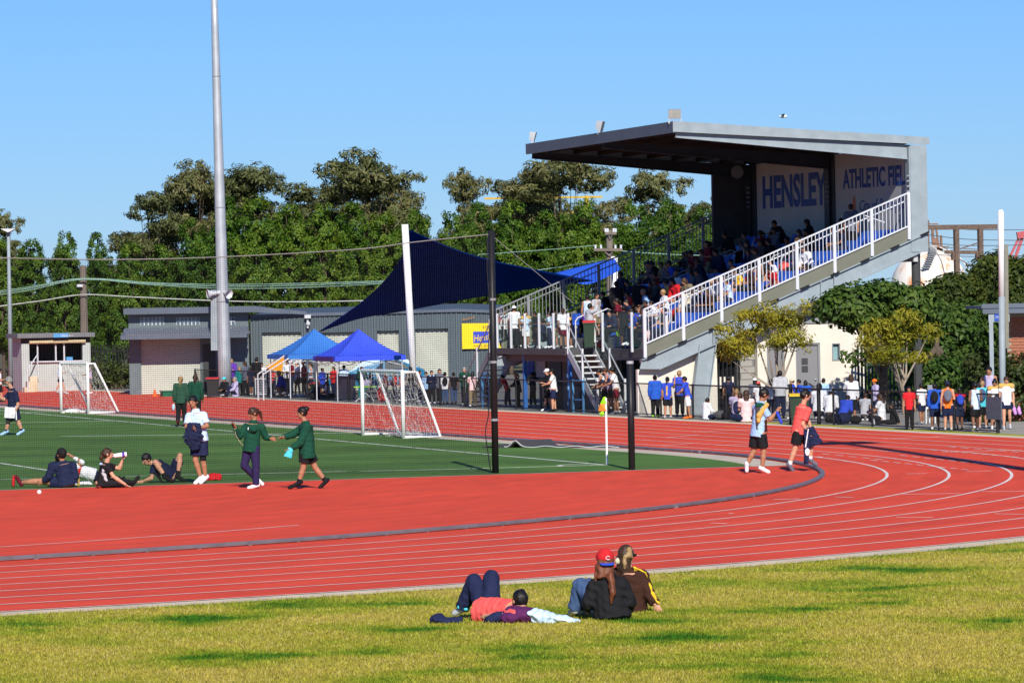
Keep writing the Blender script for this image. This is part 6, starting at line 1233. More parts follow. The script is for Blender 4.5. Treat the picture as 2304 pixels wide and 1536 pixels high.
person('youth reclining in white and red shirt drinking behind the man', L0(*A2), J, 1.7, SK['b'], (FAB['white'],'tee',.6), (FAB['denim'],'shorts',.9), (HA['k'],'short'), (FAB['black'],None), VX_, None, 1.05, [('sleeve_guard', [('c', J['EL'], lerp(J['EL'], J['WL'], .7), .05, .04)], FAB['white']), ('red_trim', [('t', lerp(J['P'],J['N'],.55), lerp(J['P'],J['N'],.7), (.19,.15), (.19,.15), J['rt'])], FAB['red'])], near=False, wr=.003, gen=5)
A = (240, 1098); J = skeleton(1.66, 10); ov(J, *A, dict(P=(232,1083,0), N=(240,1043), H=(243,1023), SL=(248,1051,.1), EL=(268,1056,.12), WL=(275,1038,.1), SR=(243,1052,-.1), ER=(257,1073,-.13), WR=(283,1091,-.13), hL=(226,1087,.08), kL=(278,1087,.15), aL=(298,1089,.25), tL=(309,1077,.26), hR=(226,1089,-.05), kR=(279,1088,-.08), aR=(243,1092,.05), tR=(226,1093,.08))); hframe(J, 5, -10)
person('young woman in black tee sitting sideways drinking from a bottle', L0(*A), J, 1.64, SK['a'], (FAB['black'],'tee',.55), (FAB['black'],'leggings',1.95), (HA['b'],'pony'), (FAB['black'],None), VX_, None, 1.0, [('shirt_print', [('e', lp(*A,236,1070,-.145), [v3(.93,0,.3),v3(0,1,0),v3(-.3,0,.93)], (.05,.014,.13))], FAB['grey']), ('shirt_print', [('e', lp(*A,229,1044,-.12), [v3(1,0,0),v3(0,1,0),v3(0,0,1)], (.035,.02,.03))], FAB['sky'])], near=True, wr=.002, gen=6, female=True)
bt = thing('drink_bottle', 'white and purple drink bottle at the mouth of the seated woman', 'bottle', L0(*A), -TH)
q = [lp(*A,x,y,.05) for x, y in ((253,1027),(257,1027),(272,1025),(286,1024))]
link('bottle_body', npmesh('b', [sdf_mesh([('f', q[1], q[3], .042, .05)], .007)]), GW, bt); link('grip_band', npmesh('b', [sdf_mesh([('f', q[1]*.35+q[3]*.65, q[1]*.15+q[3]*.85, .054, .054)], .007)]), FAB['violet'], bt); link('nozzle', npmesh('b', [sdf_mesh([('f', q[0], q[1], .016, .032)], .006)]), FAB['pink'], bt)
A = (360, 1087); J = skeleton(1.74, 200); ov(J, *A, dict(P=(388,1070,.05), N=(347,1042,.05), H=(331,1034,0), SR=(354,1044,.18), ER=(352,1068,.2), WR=(360,1080,.1), SL=(348,1052,-.1), EL=(342,1076,-.14), WL=(324,1082,-.1), hL=(386,1072,-.06), kL=(352,1040,-.22), aL=(376,1075,-.3), tL=(391,1083,-.34), hR=(389,1070,.08), kR=(406,1027,-.02), aR=(402,1074,-.12), tR=(416,1083,-.16))); hframe(J, 215, 30)
person('boy in navy reclining on one elbow with bare knees raised', L0(*A), J, 1.7, SK['a'], (FAB['navy'],'tee',.6), (FAB['navy'],'shorts',.75), (HA['k'],'short'), (FAB['black'],FAB['black']), VX_, None, 1.0, (), near=True, wr=.002, gen=7)
held('shoulder_bag', [('e', lp(485,1083,482,1074,.2), [v3(1,0,0),v3(0,1,0),v3(0,0,1)], (.15,.1,.09)), ('e', lp(485,1083,470,1078,.15), [v3(1,0,0),v3(0,1,0),v3(0,0,1)], (.12,.1,.06))], FAB['red'], 'red and navy bag on the apron behind the white shoes', 'bag', 485, 1083, wr=.006)
held('folded_cloth', [('e', lp(185,1092,190,1088,.1), [v3(1,0,0),v3(0,1,0),v3(0,0,1)], (.14,.1,.05)), ('e', lp(185,1092,172,1090,.0), [v3(1,0,0),v3(0,1,0),v3(0,0,1)], (.07,.06,.07))], FAB['white'], 'crumpled white cloth between the two reclining youths', 'cloth', 185, 1092, wr=.006)
held('sauce_bottle', [('f', lp(176,1094,176,1094), lp(176,1094,176,1070), .03, .03), ('f', lp(176,1094,176,1070), lp(176,1094,176,1062), .015, .012)], FAB['gold'], 'yellow sports drink bottle standing beside the man in cap', 'bottle', 176, 1094, vox=.007)
# man with papers, left
A = (30, 980); J = skeleton(1.74, 190, 'walk'); ov(J, *A, dict(P=(31,922), N=(30,877), H=(22,858), SL=(37,886,-.12), EL=(43,912,-.16), WL=(34,930,-.2), SR=(24,885,.12), ER=(9,900,.1), WR=(0,892,.05), hL=(33,925,-.06), kL=(42,949,-.06), aL=(50,971,-.06), tL=(40,978,-.08), hR=(28,925,.06), kR=(18,950,.06), aR=(13,972,.06), tR=(2,978,.05))); hframe(J, 190, 5)
person('grey haired man in sunglasses and navy polo walking with papers', L0(*A), J, 1.74, SK['a'], (FAB['navy'],'polo',.75), (FAB['navy'],'shorts',.85), (HA['g'],'short'), (FAB['sky'],FAB['navy']), .014, None, 1.1, [('sunglasses', [('c', J['H']+v3(-.10,-.06,.015), J['H']+v3(-.09,.07,.015), .022, .022)], FAB['black']), ('stripe', [('c', lp(*A,38,915,-.2), lp(*A,39,945,-.19), .02, .02)], FAB['white'])], near=True, wr=.002, gen=8)
held('paper_sheets', [('t', lp(*A,26,915,-.26), lp(*A,24,940,-.26), (.15,.012), (.15,.012), v3(1,0,-.12))], FAB['white'], 'white sheets of paper held low by the man in navy polo', 'paper', *A, vox=.01)
# walkers in green
A = (408, 961); J = skeleton(1.5, 85, 'walk', 'down', 'down', step=.06); person('girl in checked green top and black trousers walking away, fair ponytail', L0(*A), J, 1.5, SK['a'], (FAB['green2'],'jumper',1.95), (FAB['black'],'trousers',1.95), (HA['y'],'pony'), (FAB['maroon'],None), .015, None, .95, [('plastic_bag', [('e', J['WL']+v3(-.03,0,-.15), [v3(1,0,0),v3(0,1,0),v3(0,0,1)], (.05,.04,.1))], FAB['pale'])], wr=.002, gen=9)
A = (441, 955); J = skeleton(1.5, 88, 'walk', 'down', 'down', step=-.06); person('girl in plain dark green jumper walking away behind the polo boy', L0(*A), J, 1.5, SK['c'], (FAB['green'],'jumper',1.95), (FAB['black'],'trousers',1.95), (HA['b'],'pony'), (FAB['black'],None), .016, None, .95, gen=10)
# two boys on the bend
A = (1708, 1065); J = skeleton(1.7, 30, 'walk'); ov(J, *A, dict(P=(1708,972), N=(1715,908), H=(1722,889), SR=(1722,922,-.12), ER=(1735,945,-.12), WR=(1748,928,-.12), SL=(1704,919,.12), EL=(1706,945,.2), WL=(1722,946,.2), hR=(1714,978,-.06), kR=(1719,1018,-.06), aR=(1715,1055,-.06), tR=(1729,1063,-.06), hL=(1702,978,.06), kL=(1697,1017,.06), aL=(1681,1046,.06), tL=(1681,1060,.08))); hframe(J, 15, 20)
person('boy in sky blue and black top with gold jacket slung on back', L0(*A), J, 1.7, SK['b'], (FAB['sky'],'polo',.7), (FAB['black'],'shorts',.78), (HA['k'],'short'), (FAB['white'],None), VX_, None, .98, [('black_panel', [('t', lp(*A,1706,972,-.10), lp(*A,1710,915,-.10), (.05,.05), (.07,.05), v3(1,0,0))], FAB['dkgrey']), ('brown_panel', [('t', lp(*A,1722,972,-.07), lp(*A,1722,945,-.07), (.055,.06), (.05,.06), v3(1,0,0))], FAB['brown']), ('slung_jacket', [('c', lp(*A,1727,912,-.15), lp(*A,1710,935,-.15), .05, .06), ('c', lp(*A,1710,935,-.15), lp(*A,1708,948,-.15), .06, .045)], FAB['gold']), ('hood', [('e', lp(*A,1712,913,-.1), [v3(1,0,0),v3(0,1,0),v3(0,0,1)], (.10,.06,.06))], FAB['green'])], near=True, wr=.002, gen=11)
held('blue_tube', [('c', lp(*A,1750,928,-.14), lp(*A,1759,951,-.14), .03, .03)], FAB['royal'], 'blue bottle held by the boy with gold jacket', 'bottle', *A, vox=.009)
A = (1800, 1060); J = skeleton(1.72, 20, 'walk'); ov(J, *A, dict(P=(1799,966), N=(1809,912), H=(1815,891), SR=(1820,925,-.12), ER=(1807,955,-.16), WR=(1817,972,-.12), SL=(1806,922,.12), EL=(1822,948,.15), WL=(1828,968,.12), hR=(1798,972,-.06), kR=(1789,1012,-.06), aR=(1776,1047,-.06), tR=(1784,1059,-.06), hL=(1804,972,.06), kL=(1826,1005,.06), aL=(1824,1036,.06), tL=(1837,1047,.06))); hframe(J, 15, 5)
person('boy in coral red tee and black shorts stepping over the kerb', L0(*A), J, 1.7, SK['a'], (FAB['coral'],'tee',.75), (FAB['black'],'shorts',.72), (HA['k'],'short'), (FAB['slate'],FAB['white']), VX_, None, 1.0, (), near=True, wr=.002, gen=12)
ts_ = held('tracksuit', [('t', lp(*A,1822,962,-.05), lp(*A,1836,1002,-.02), (.10,.06), (.16,.07), v3(1,0,0)), ('t', lp(*A,1817,965,-.16), lp(*A,1813,1043,-.16), (.07,.04), (.05,.04), v3(1,0,0))], FAB['denim'], 'navy tracksuit carried by the boy in coral red', 'clothing', *A, wr=.005)
st_ = held('tracksuit_stripe', [('c', lp(*A,1819,965,-.215), lp(*A,1812,1005,-.215), .014, .014), ('e', lp(*A,1816,1016,-.21), [v3(1,0,0),v3(0,1,0),v3(0,0,1)], (.05,.02,.08))], FAB['white'], None, None, *A, vox=.009); st_.name = 'side_stripe'; st_.parent = ts_; st_.location = (0,0,0); st_.rotation_euler = (0,0,0)
# the three on the lawn
A = (1370, 1394); J = skeleton(1.64, 100, 'knees'); ov(J, *A, dict(P=(1376,1374,.02), N=(1368,1303,.06), H=(1364,1264,.08), SL=(1341,1324,.04), EL=(1325,1356,.02), WL=(1330,1374,.18), SR=(1398,1322,.04), ER=(1417,1356,.02), WR=(1412,1380,.15), hL=(1356,1378,.08), kL=(1308,1322,.38), aL=(1293,1380,.42), tL=(1286,1386,.5), hR=(1390,1378,.1), kR=(1330,1326,.55), aR=(1316,1382,.62), tR=(1310,1388,.7))); hframe(J, 105, 4)
Hn = J['H']
pn_ = person('woman in black hoodie and reversed red cap sitting on the lawn', L0(*A), J, 1.66, SK['a'], (FAB['black'],'hood',1.97), (FAB['jeans'],'trousers',1.96), (HA['r'],'long'), (FAB['grey'],None), .0105, None, 1.12, [('long_hair', [('t', Hn+v3(0,-.03,-.02), Hn+v3(.0,-.13,-.2), (.1,.08), (.10,.05), v3(1,0,0)), ('c', Hn+v3(.05,-.19,-.16), Hn+v3(.075,-.235,-.34), .042, .034), ('c', Hn+v3(.075,-.235,-.34), Hn+v3(.06,-.23,-.47), .034, .012), ('c', Hn+v3(-.08,-.05,-.06), Hn+v3(-.11,-.1,-.22), .035, .02)], HA['r'])], near=True, wr=.0055, gen=13)
kp = [('e', Hn+v3(0,0,.035), [J['hr'],J['hf'],J['hu']], (.102,.117,.105)), ('-e', Hn+v3(0,0,-.115), [v3(1,0,0),v3(0,1,0),v3(0,0,1)], (.4,.4,.125))]
link('cap', npmesh('cap', [sdf_mesh(kp, .008)]), FAB['red'], pn_); link('cap_brim', npmesh('brim', [sdf_mesh([('t', Hn+v3(.02,-.10,-.035), Hn+v3(.02,-.103,-.02), (.085,.075), (.08,.07), v3(1,0,0)), ('-e', Hn+v3(0,.05,-.0), [v3(1,0,0),v3(0,1,0),v3(0,0,1)], (.1,.12,.2))], .007)]), FAB['royal'], pn_)
link('cap_logo', MB().tube([tuple(Hn+v3(x, -.128+abs(x-.03)*.3, z)) for x, z in ((.05,.05),(.03,.058),(.012,.045),(.012,.028),(.03,.016),(.052,.022))], .006, 5).mesh('logo'), FAB['pink'], pn_)
A = (1425, 1378); J = skeleton(1.66, 75, 'knees'); ov(J, *A, dict(P=(1420,1362,.2), N=(1419,1287,.2), H=(1412,1255,.22), SR=(1444,1303,.16), ER=(1459,1338,.1), WR=(1475,1363,.06), SL=(1394,1301,.3), EL=(1385,1340,.35), WL=(1380,1366,.4), hR=(1432,1366,.28), kR=(1440,1330,.65), aR=(1436,1372,.85), tR=(1436,1374,.95), hL=(1405,1366,.3), kL=(1405,1330,.65), aL=(1402,1372,.85), tL=(1402,1374,.95))); hframe(J, 55, 0); Hn = J['H']
sr, se, sw = J['SR'], J['ER'], J['WR']; st = []
for o_ in (-.018, .0, .018): st.append(('arm_stripe', [('c', sr+v3(.058,-.068+o_*.6,.045-o_*.8), se+v3(.056+o_*.5,-.062+o_*.5,0), .009, .009), ('c', se+v3(.056+o_*.5,-.062+o_*.5,0), lerp(se, sw, .93)+v3(.046+o_*.5,-.05+o_*.5,0), .009, .009), ('c', J['N']+v3(.05,-.085+o_*.5,.02-o_), sr+v3(.058,-.068+o_*.6,.045-o_*.8), .009, .009)], FAB['yellow']))
person('woman with brown hair in dark brown jacket with yellow sleeve stripes', L0(*A), J, 1.66, SK['a'], (FAB['brown'],'jacket',1.96), (FAB['denim'],'trousers',1.96), (HA['b'],'long'), (FAB['black'],None), .0105, None, 1.05, st+[('blonde_streak', [('e', Hn+v3(.03,-.075,.03), [v3(1,0,0),v3(0,1,0),v3(0,0,1)], (.045,.035,.07)), ('c', Hn+v3(-.01,-.09,.0), Hn+v3(-.02,-.10,-.13), .03, .02)], HA['y']), ('sunglasses', [('c', Hn+J['hf']*.10+J['hr']*.07+v3(0,0,.01), Hn+J['hf']*.10-J['hr']*.05+v3(0,0,.01), .02, .02), ('c', Hn+J['hf']*.10+J['hr']*.07+v3(0,0,.01), Hn+J['hr']*.095+v3(0,0,.012), .01, .008)], FAB['black']), ('hair_tie', [('e', Hn+v3(-.10,-.06,-.05), [v3(1,0,0),v3(0,1,0),v3(0,0,1)], (.035,.035,.035))], FAB['cream'])], near=True, wr=.005, gen=14)
A = (1110, 1398); J = skeleton(1.64, 120, 'knees'); ov(J, *A, dict(P=(1100,1378,.12), N=(1160,1376,-.16), H=(1172,1352,-.18), SL=(1150,1372,.0), EL=(1128,1362,.08), WL=(1108,1368,.12), SR=(1155,1384,-.3), ER=(1120,1388,-.25), WR=(1095,1386,-.1), hL=(1092,1374,.22), kL=(1067,1314,.42), aL=(1038,1378,.55), tL=(1022,1388,.6), hR=(1104,1380,.12), kR=(1107,1306,.35), aR=(1088,1384,.6), tR=(1074,1390,.66)))
J['sf'] = v3(0,0,1); hframe(J, 110, 25)
person('person lying on the grass with knees up in navy trousers and red shirt', L0(*A), J, 1.66, SK['a'], (FAB['coral'],'tee',.5), (FAB['denim'],'trousers',1.97), (HA['k'],'short'), (FAB['grey'],None), .0105, None, 1.15, [('plum_jacket', [('e', lp(*A,1178,1384,-.2), [v3(.97,0,-.2),v3(0,1,0),v3(.2,0,.97)], (.24,.2,.10)), ('e', lp(*A,1150,1388,-.3), [v3(1,0,0),v3(0,1,0),v3(0,0,1)], (.13,.12,.07))], FAB['plum']), ('navy_sleeve', [('e', lp(*A,1112,1390,-.26), [v3(.9,0,.4),v3(0,1,0),v3(-.4,0,.9)], (.12,.08,.065))], FAB['denim']), ('anklet', [('c', J['aL']+v3(-.03,-.06,.03), J['aL']+v3(.05,-.06,.0), .022, .022)], FAB['aqua'])], near=True, wr=.004, gen=15)
held('pale_jumper', [('e', lp(1240,1400,1222,1388,0), [v3(.97,0,-.25),v3(0,1,0),v3(.25,0,.97)], (.2,.15,.085)), ('e', lp(1240,1400,1262,1393,.02), [v3(.97,0,-.2),v3(0,1,0),v3(.2,0,.97)], (.2,.12,.05))], FAB['pale'], 'pale blue jumper lying crumpled on the lawn', 'clothing', 1240, 1400, wr=.009, seed=4)
held('dark_bag', [('e', lp(990,1402,985,1394,0), [v3(1,0,0),v3(0,1,0),v3(0,0,1)], (.09,.1,.075)), ('e', lp(990,1402,1012,1397,.0), [v3(1,0,0),v3(0,1,0),v3(0,0,1)], (.16,.1,.05))], FAB['denim'], 'dark navy bag lying on the lawn at the feet of the sleeper', 'bag', 990, 1402, wr=.008, seed=5)
# ---------------------------------------------------------------- the crowd: one line per person
# px py(feet) height_px pose armL armR facing top:type:sleeve bottom:type:length hair:style skin cap | label
def parse(lines, z=0.0, grp=None, D=None, vox=.021, deck=False):
    for k, ln in enumerate(lines.strip().split('\n')):
        a, lab = ln.split('|'); a = a.split(); px, py, hp = float(a[0]), float(a[1]), float(a[2]); g = G(px, py, z) if D is None else tuple(atD(px, py, D))[:2]
        if deck: g = (48.12+.2*(k % 3), onX(px, py, 48.12+.2*(k % 3)).y)
        s = FPX/((g[0]-CAM[0])*VY+(g[1]-CAM[1])*(-UY)); pose = a[3]; hs = hp/s
        full = {'stand': 1.0, 'walk': 1.0, 'cross': .49, 'knees': .49, 'legs': .48, 'crouch': .62, 'kneel': .68}.get(pose, 1); h = min(max(hs/full, 1.1), 1.8)
        t_, b_ = a[7].split(':'), a[8].split(':'); hc, hs_ = a[9].split(':'); ex = dict(x.split('=') for x in a[12:])
        J = skeleton(h, float(a[6]), pose, a[4], a[5], lean=float(ex.get('lean', 0)), turn=float(ex.get('turn', 0)), nod=float(ex.get('nod', 5)), step=float(ex.get('step', .05 if k % 2 else -.03)))
        cap = None if a[11] == '-' else (FAB[a[11].split(':')[0]], a[11].split(':')[1]); exs = []
        if 'pack' in ex: exs.append(('backpack', [('e', lerp(J['P'], J['N'], .62)-J['fw']*.115*h, [J['rt'],J['fw'],J['sp']], (.085*h,.05*h,.125*h)), ('e', lerp(J['P'], J['N'], .42)-J['fw']*.15*h, [J['rt'],J['fw'],J['sp']], (.06*h,.03*h,.06*h))], FAB[ex['pack']]))
        if 'panel' in ex: exs.append(('chest_panel', [('t', lerp(J['P'],J['N'],.1), lerp(J['P'],J['N'],.85), (.05*h,.088*h), (.045*h,.08*h), J['rt'])], FAB[ex['panel']]))
        if 'yoke' in ex: exs.append(('yoke', [('c', J['SL'], J['SR'], .058*h, .058*h)], FAB[ex['yoke']]))
        person(lab.strip(), (g[0], g[1], z), J, h, SK[a[10]], (FAB[t_[0]], t_[1], float(t_[2])), (FAB[b_[0]], b_[1], float(b_[2])), (HA[hc], hs_), (FAB[ex.get('shoe', ['black','white','grey'][k % 3])], None), vox, grp, float(ex.get('fat', 1)), exs, cap=cap, gen=k)
parse('''
2047 967 98 stand down down 265 red:polo:.6 black:trousers:1.95 k:pony b - | girl in red polo shirt and black trousers behind the track fence
2105 968 105 stand down down 80 blue:hood:1.95 navy:shorts:.95 k:short c - pack=black | boy with bright blue hood and black bag at the right
2134 970 112 stand down bent 85 orange:singlet:0 navy:shorts:.85 k:short a navy:back pack=slate | boy in orange singlet with grey backpack and navy cap
2160 968 96 stand down down 95 navy:polo:.6 navy:shorts:.8 k:short c - pack=royal yoke=red | youth in navy top with red collar and blue bag
2196 972 112 walk bent bent 100 pale:singlet:0 black:shorts:.85 k:short c - step=.09 | youth in pale blue singlet marked H and black shorts
2212 965 108 stand bent bent 80 aqua:tee:.6 black:shorts:.9 y:short a - pack=jeans | fair haired youth in aqua shirt with denim blue backpack
2228 958 133 stand down hip 255 mauve:singlet:0 maroon:shorts:.7 k:short b - | tall youth in grey singlet looking over the group
2240 965 112 stand bent bent 262 white:polo:.6 slate:skirt:1.2 k:bun b - nod=25 yoke=gold | girl in white polo with towel skirt looking down
2266 966 120 walk down down 268 white:polo:.6 navy:shorts:.55 b:pony a - step=.06 nod=15 yoke=gold | girl in white polo carrying lilac shoes at the right edge
2190 940 98 stand down down 90 maroon:tee:.6 black:trousers:1.9 r:long b - | red haired student half hidden behind the right hand group
''', grp='group standing at the right end of the fence')
p = G(2280, 966); b_ = v3(0,0,0)
for k, dx in enumerate((.02, .14)): o = link('lilac_shoe', npmesh('s', [sdf_mesh([('c', v3(dx,-.1,.52), v3(dx+.03,-.12,.42), .05, .045), ('c', v3(dx+.02,-.1,.55), v3(dx,-.1,.6), .03, .02)], .014)]), mat('cloth_lilac', (.5,.25,.55), .8)); o.location = (p[0], p[1], 0); o.rotation_euler = (0,0,-TH); tag(o, ['left','right'][k]+' lilac running shoe dangling from the hand of the girl', 'shoe', 'lilac running shoes')
parse('''
1917 948 105 stand rail down 85 white:jumper:1.95 black:trousers:1.2 b:long b - | person in plain white jumper standing by the white wall
1971 945 92 stand fold fold 200 mauve:jumper:1.95 denim:shorts:.9 k:short b orange:back | youth in patterned blue grey top with orange cap
1984 950 58 cross knee knee 150 white:tee:.6 black:leggings:1.9 b:long b - nod=25 | girl in white tee sitting cross legged writing
1898 950 62 crouch knee knee 60 royal:jacket:1.95 navy:trousers:1.9 k:short b - lean=35 nod=25 | boy in royal blue jacket hunched forward beside the white shirts
1868 948 70 crouch knee knee 75 white:jumper:1.95 navy:trousers:1.9 k:short b sky:hat lean=25 nod=15 | boy in white jumper with striped blue hat hunched over
1842 945 76 crouch knee knee 75 white:jumper:1.95 navy:trousers:1.9 k:bun b - lean=15 | girl in white jumper with tied dark hair sitting up
1815 940 84 stand down down 95 blue:tee:.6 navy:trousers:1.9 k:long d - lean=10 | student in blue with long black hair near the grey door
1785 942 90 stand down down 170 royal:polo:.6 navy:shorts:.9 k:short a cream:cap panel=yellow | boy in blue and yellow shirt with cream cap
1800 938 80 stand down down 190 royal:polo:.6 navy:shorts:.9 k:short b - | dark haired boy in blue shirt beside the cream cap boy
1757 942 108 stand bent bent 90 grey:hood:1.95 navy:trousers:1.9 k:short d - lean=8 | youth in pale grey hoodie seen from behind
1700 943 92 stand fold fold 90 slate:jumper:1.5 black:trousers:1.9 k:long c white:back | girl in dark striped top with white cap
1708 944 82 stand fold fold 80 white:tee:.6 black:trousers:1.9 k:short b coral:back | youth with coral red cap turned backwards
1665 947 56 cross knee knee 60 grey:tee:.6 black:trousers:1.9 b:short a - pack=denim nod=20 | student in grey checked shirt sitting low against the gate post
1658 942 60 cross knee knee 80 mauve:tee:.6 black:trousers:1.9 y:short a - nod=20 | fair student sitting behind the grey checked shirt
1590 944 44 cross knee knee 30 white:hood:1.95 navy:trousers:1.9 k:short b - nod=30 | small child in white hoodie sitting on the ground
1680 950 64 cross knee knee 90 pink:tee:.6 navy:trousers:1.9 b:long a - | student in pale pink check leaning on the fence
1475 940 96 stand down down 80 blue:jacket:1.95 black:trousers:1.95 k:bun b - shoe=lime | child in blue jacket with lime shoes by the white wall
1503 942 94 stand down up 75 royal:polo:.6 black:shorts:.85 k:pony b - panel=gold | child in blue and gold shirt with black ponytail
1530 938 104 stand bent bent 85 royal:polo:.6 black:trousers:1.9 y:short b - | close cropped taller youth in blue shirt
1550 942 96 stand rail rail 160 royal:polo:.6 white:shorts:.95 k:short b - lean=12 panel=gold shoe=orange | boy in blue and gold leaning on the fence with orange shoes
2010 955 40 legs floor floor 180 black:jumper:1.95 black:trousers:1.95 k:long b - | student in black lying back on the paving
''', grp='students gathered behind the fence below the stand')
parse('''
1247 926 96 stand rail rail 178 white:tee:.65 denim:shorts:.9 k:short a black:cap lean=4 | man in white tee and navy shorts pointing over the fence
1234 924 94 stand fold bent 200 black:tee:.6 black:shorts:.9 k:short a white:cap | person in black with white visor beside the man in white tee
1388 931 106 stand rail rail 178 white:tee:.65 maroon:shorts:.7 k:braid b - lean=10 nod=15 | girl in white tee with long braid leaning on the fence
1375 930 104 stand rail rail 182 mauve:singlet:0 black:shorts:.75 b:pony b - lean=14 nod=20 | girl in mauve and white singlet leaning on the fence
1362 929 102 stand rail rail 180 white:singlet:0 black:shorts:.75 k:pony b - lean=16 nod=20 | dark haired girl in white singlet leftmost at the stairs
1143 915 74 stand face rail 200 red:polo:.6 navy:trousers:1.9 k:short a - lean=22 nod=15 | boy in red polo leaning on the fence shading his eyes
1167 917 78 stand rail rail 185 black:jacket:1.95 black:trousers:1.9 y:pony a - lean=8 yoke=maroon | fair girl in black jacket leaning beside the red polo
1064 916 80 stand rail rail 80 pink:tee:.8 khaki:trousers:1.9 k:long c - lean=6 | person in pale check shirt with dark curly hair seen from behind
1047 912 86 stand bent bent 250 green:jumper:1.9 black:trousers:1.9 g:short a - | grey haired person in dark green by the far stairs
1088 905 80 stand down down 90 jeans:tee:.6 navy:trousers:1.9 k:short c - | person in blue standing under the far stairs
972 908 74 stand bent bent 290 navy:hood:1.95 black:trousers:1.95 b:bun a - yoke=sky | girl in navy hoodie with sky blue shoulders
990 907 77 stand down down 280 slate:jacket:1.95 black:trousers:1.95 b:long a - | long haired girl in slate jacket right of the sky blue hoodie
1002 909 58 stand bent bent 90 white:jumper:1.9 jeans:trousers:1.9 k:short b black:back pack=black | small child in white with black backpack and jeans
944 905 72 stand bent down 350 violet:tee:.6 navy:trousers:1.9 k:pony b - | girl in violet tee behind the goal net
925 903 78 stand down down 100 black:tee:.6 navy:trousers:1.9 k:long c - | curly haired person in black by the white post foot
888 903 66 stand bent bent 200 red:jumper:1.9 navy:trousers:1.9 k:short c - | person in bright red behind the near goal net
868 903 64 stand bent bent 160 maroon:jumper:1.9 black:trousers:1.9 k:short b - | person in maroon stooping beside the car
815 901 76 stand bent bent 260 green:jumper:1.9 teal:trousers:1.9 r:short c - | red haired man in green under the royal blue marquee
726 895 66 stand bent bent 320 royal:hood:1.9 navy:shorts:.8 k:bun c - panel=black | girl in royal blue hoodie under the marquee edge
715 898 38 cross knee knee 160 denim:jumper:1.9 navy:trousers:1.9 b:long c - | student in dark denim sitting under the marquee
738 898 36 cross knee knee 200 white:tee:.6 navy:trousers:1.9 b:long b - nod=20 | student in white sitting beside the dark denim one
''', grp='people along the far fence')
parse('''
685 892 82 stand bent bent 175 red:singlet:0 black:shorts:.7 k:short b - shoe=white panel=mauve | runner in red singlet beside the red lidded bin
670 892 80 stand bent bent 200 white:tee:.6 black:shorts:.7 k:short a white:cap | person in white tee and white cap under the lighter marquee
657 890 80 stand bent bent 200 maroon:tee:.6 navy:trousers:1.9 b:short a white:cap | bespectacled person behind the marquee leg
641 893 56 crouch knee knee 190 royal:jumper:1.9 navy:shorts:.7 y:short b - lean=20 | fair person in royal blue crouching by the marquee leg
614 891 60 stand bent bent 220 coral:tee:.6 black:trousers:1.9 k:short b - | child in coral top under the orange banner
630 888 62 stand bent bent 230 gold:tee:.6 navy:trousers:1.9 k:short b - | person in gold under the orange banner
578 888 84 stand down down 60 black:jumper:1.9 black:trousers:1.9 k:short a - | man in black looking away in front of the shed
565 890 58 stand down down 120 navy:tee:.6 navy:shorts:.8 k:short b - | small boy in navy beside the man in black
522 885 78 stand fold fold 260 violet:jacket:1.9 black:trousers:1.9 y:long a - panel=white | fair woman in violet and white by the mast foot
540 888 62 stand down down 270 teal:jacket:1.9 black:trousers:1.9 y:long a - | person in teal green right of the violet woman
493 884 66 stand rail rail 200 navy:tee:.7 black:trousers:1.9 k:short b black:back lean=28 nod=10 | man in navy bending over with dark beanie
506 891 38 cross knee knee 230 black:jumper:1.9 black:trousers:1.9 b:short b aqua:cap | person in black with aqua cap sitting on the ground
530 893 40 knees knee knee 200 mauve:hood:1.9 navy:trousers:1.9 g:long a - | person in pale patterned hood sitting at the track edge
603 889 50 stand bent bent 250 slate:jumper:1.9 slate:trousers:1.9 k:short c - | child in slate grey beside the white pipe rails
''', grp='people at the marquees')
parse('''
76 868 78 stand bent bent 40 green:tee:.6 black:shorts:.9 k:short a - | person in dark green climbing the hut steps
203 886 66 stand rail bent 180 mauve:singlet:0 navy:shorts:.6 k:short b - | runner in mauve singlet at the right goal post
136 886 72 walk bent bent 10 pale:singlet:0 black:shorts:.6 b:short a - step=.14 | runner in pale blue singlet seen through the far goal
-1 905 76 stand bent bent 20 white:tee:.7 black:shorts:.9 k:short a - | person in white tee cut off by the left edge
''', grp='people near the timing hut')
p = atD(91, 803, 203); J = skeleton(1.5, 250, 'stand', 'bent', 'bent'); person('light haired person inside the timing hut window', (p.x, p.y, .45), J, 1.5, SK['a'], (FAB['slate'],'tee',.6), (FAB['navy'],'trousers',1.9), (HA['y'],'short'), None, .022)
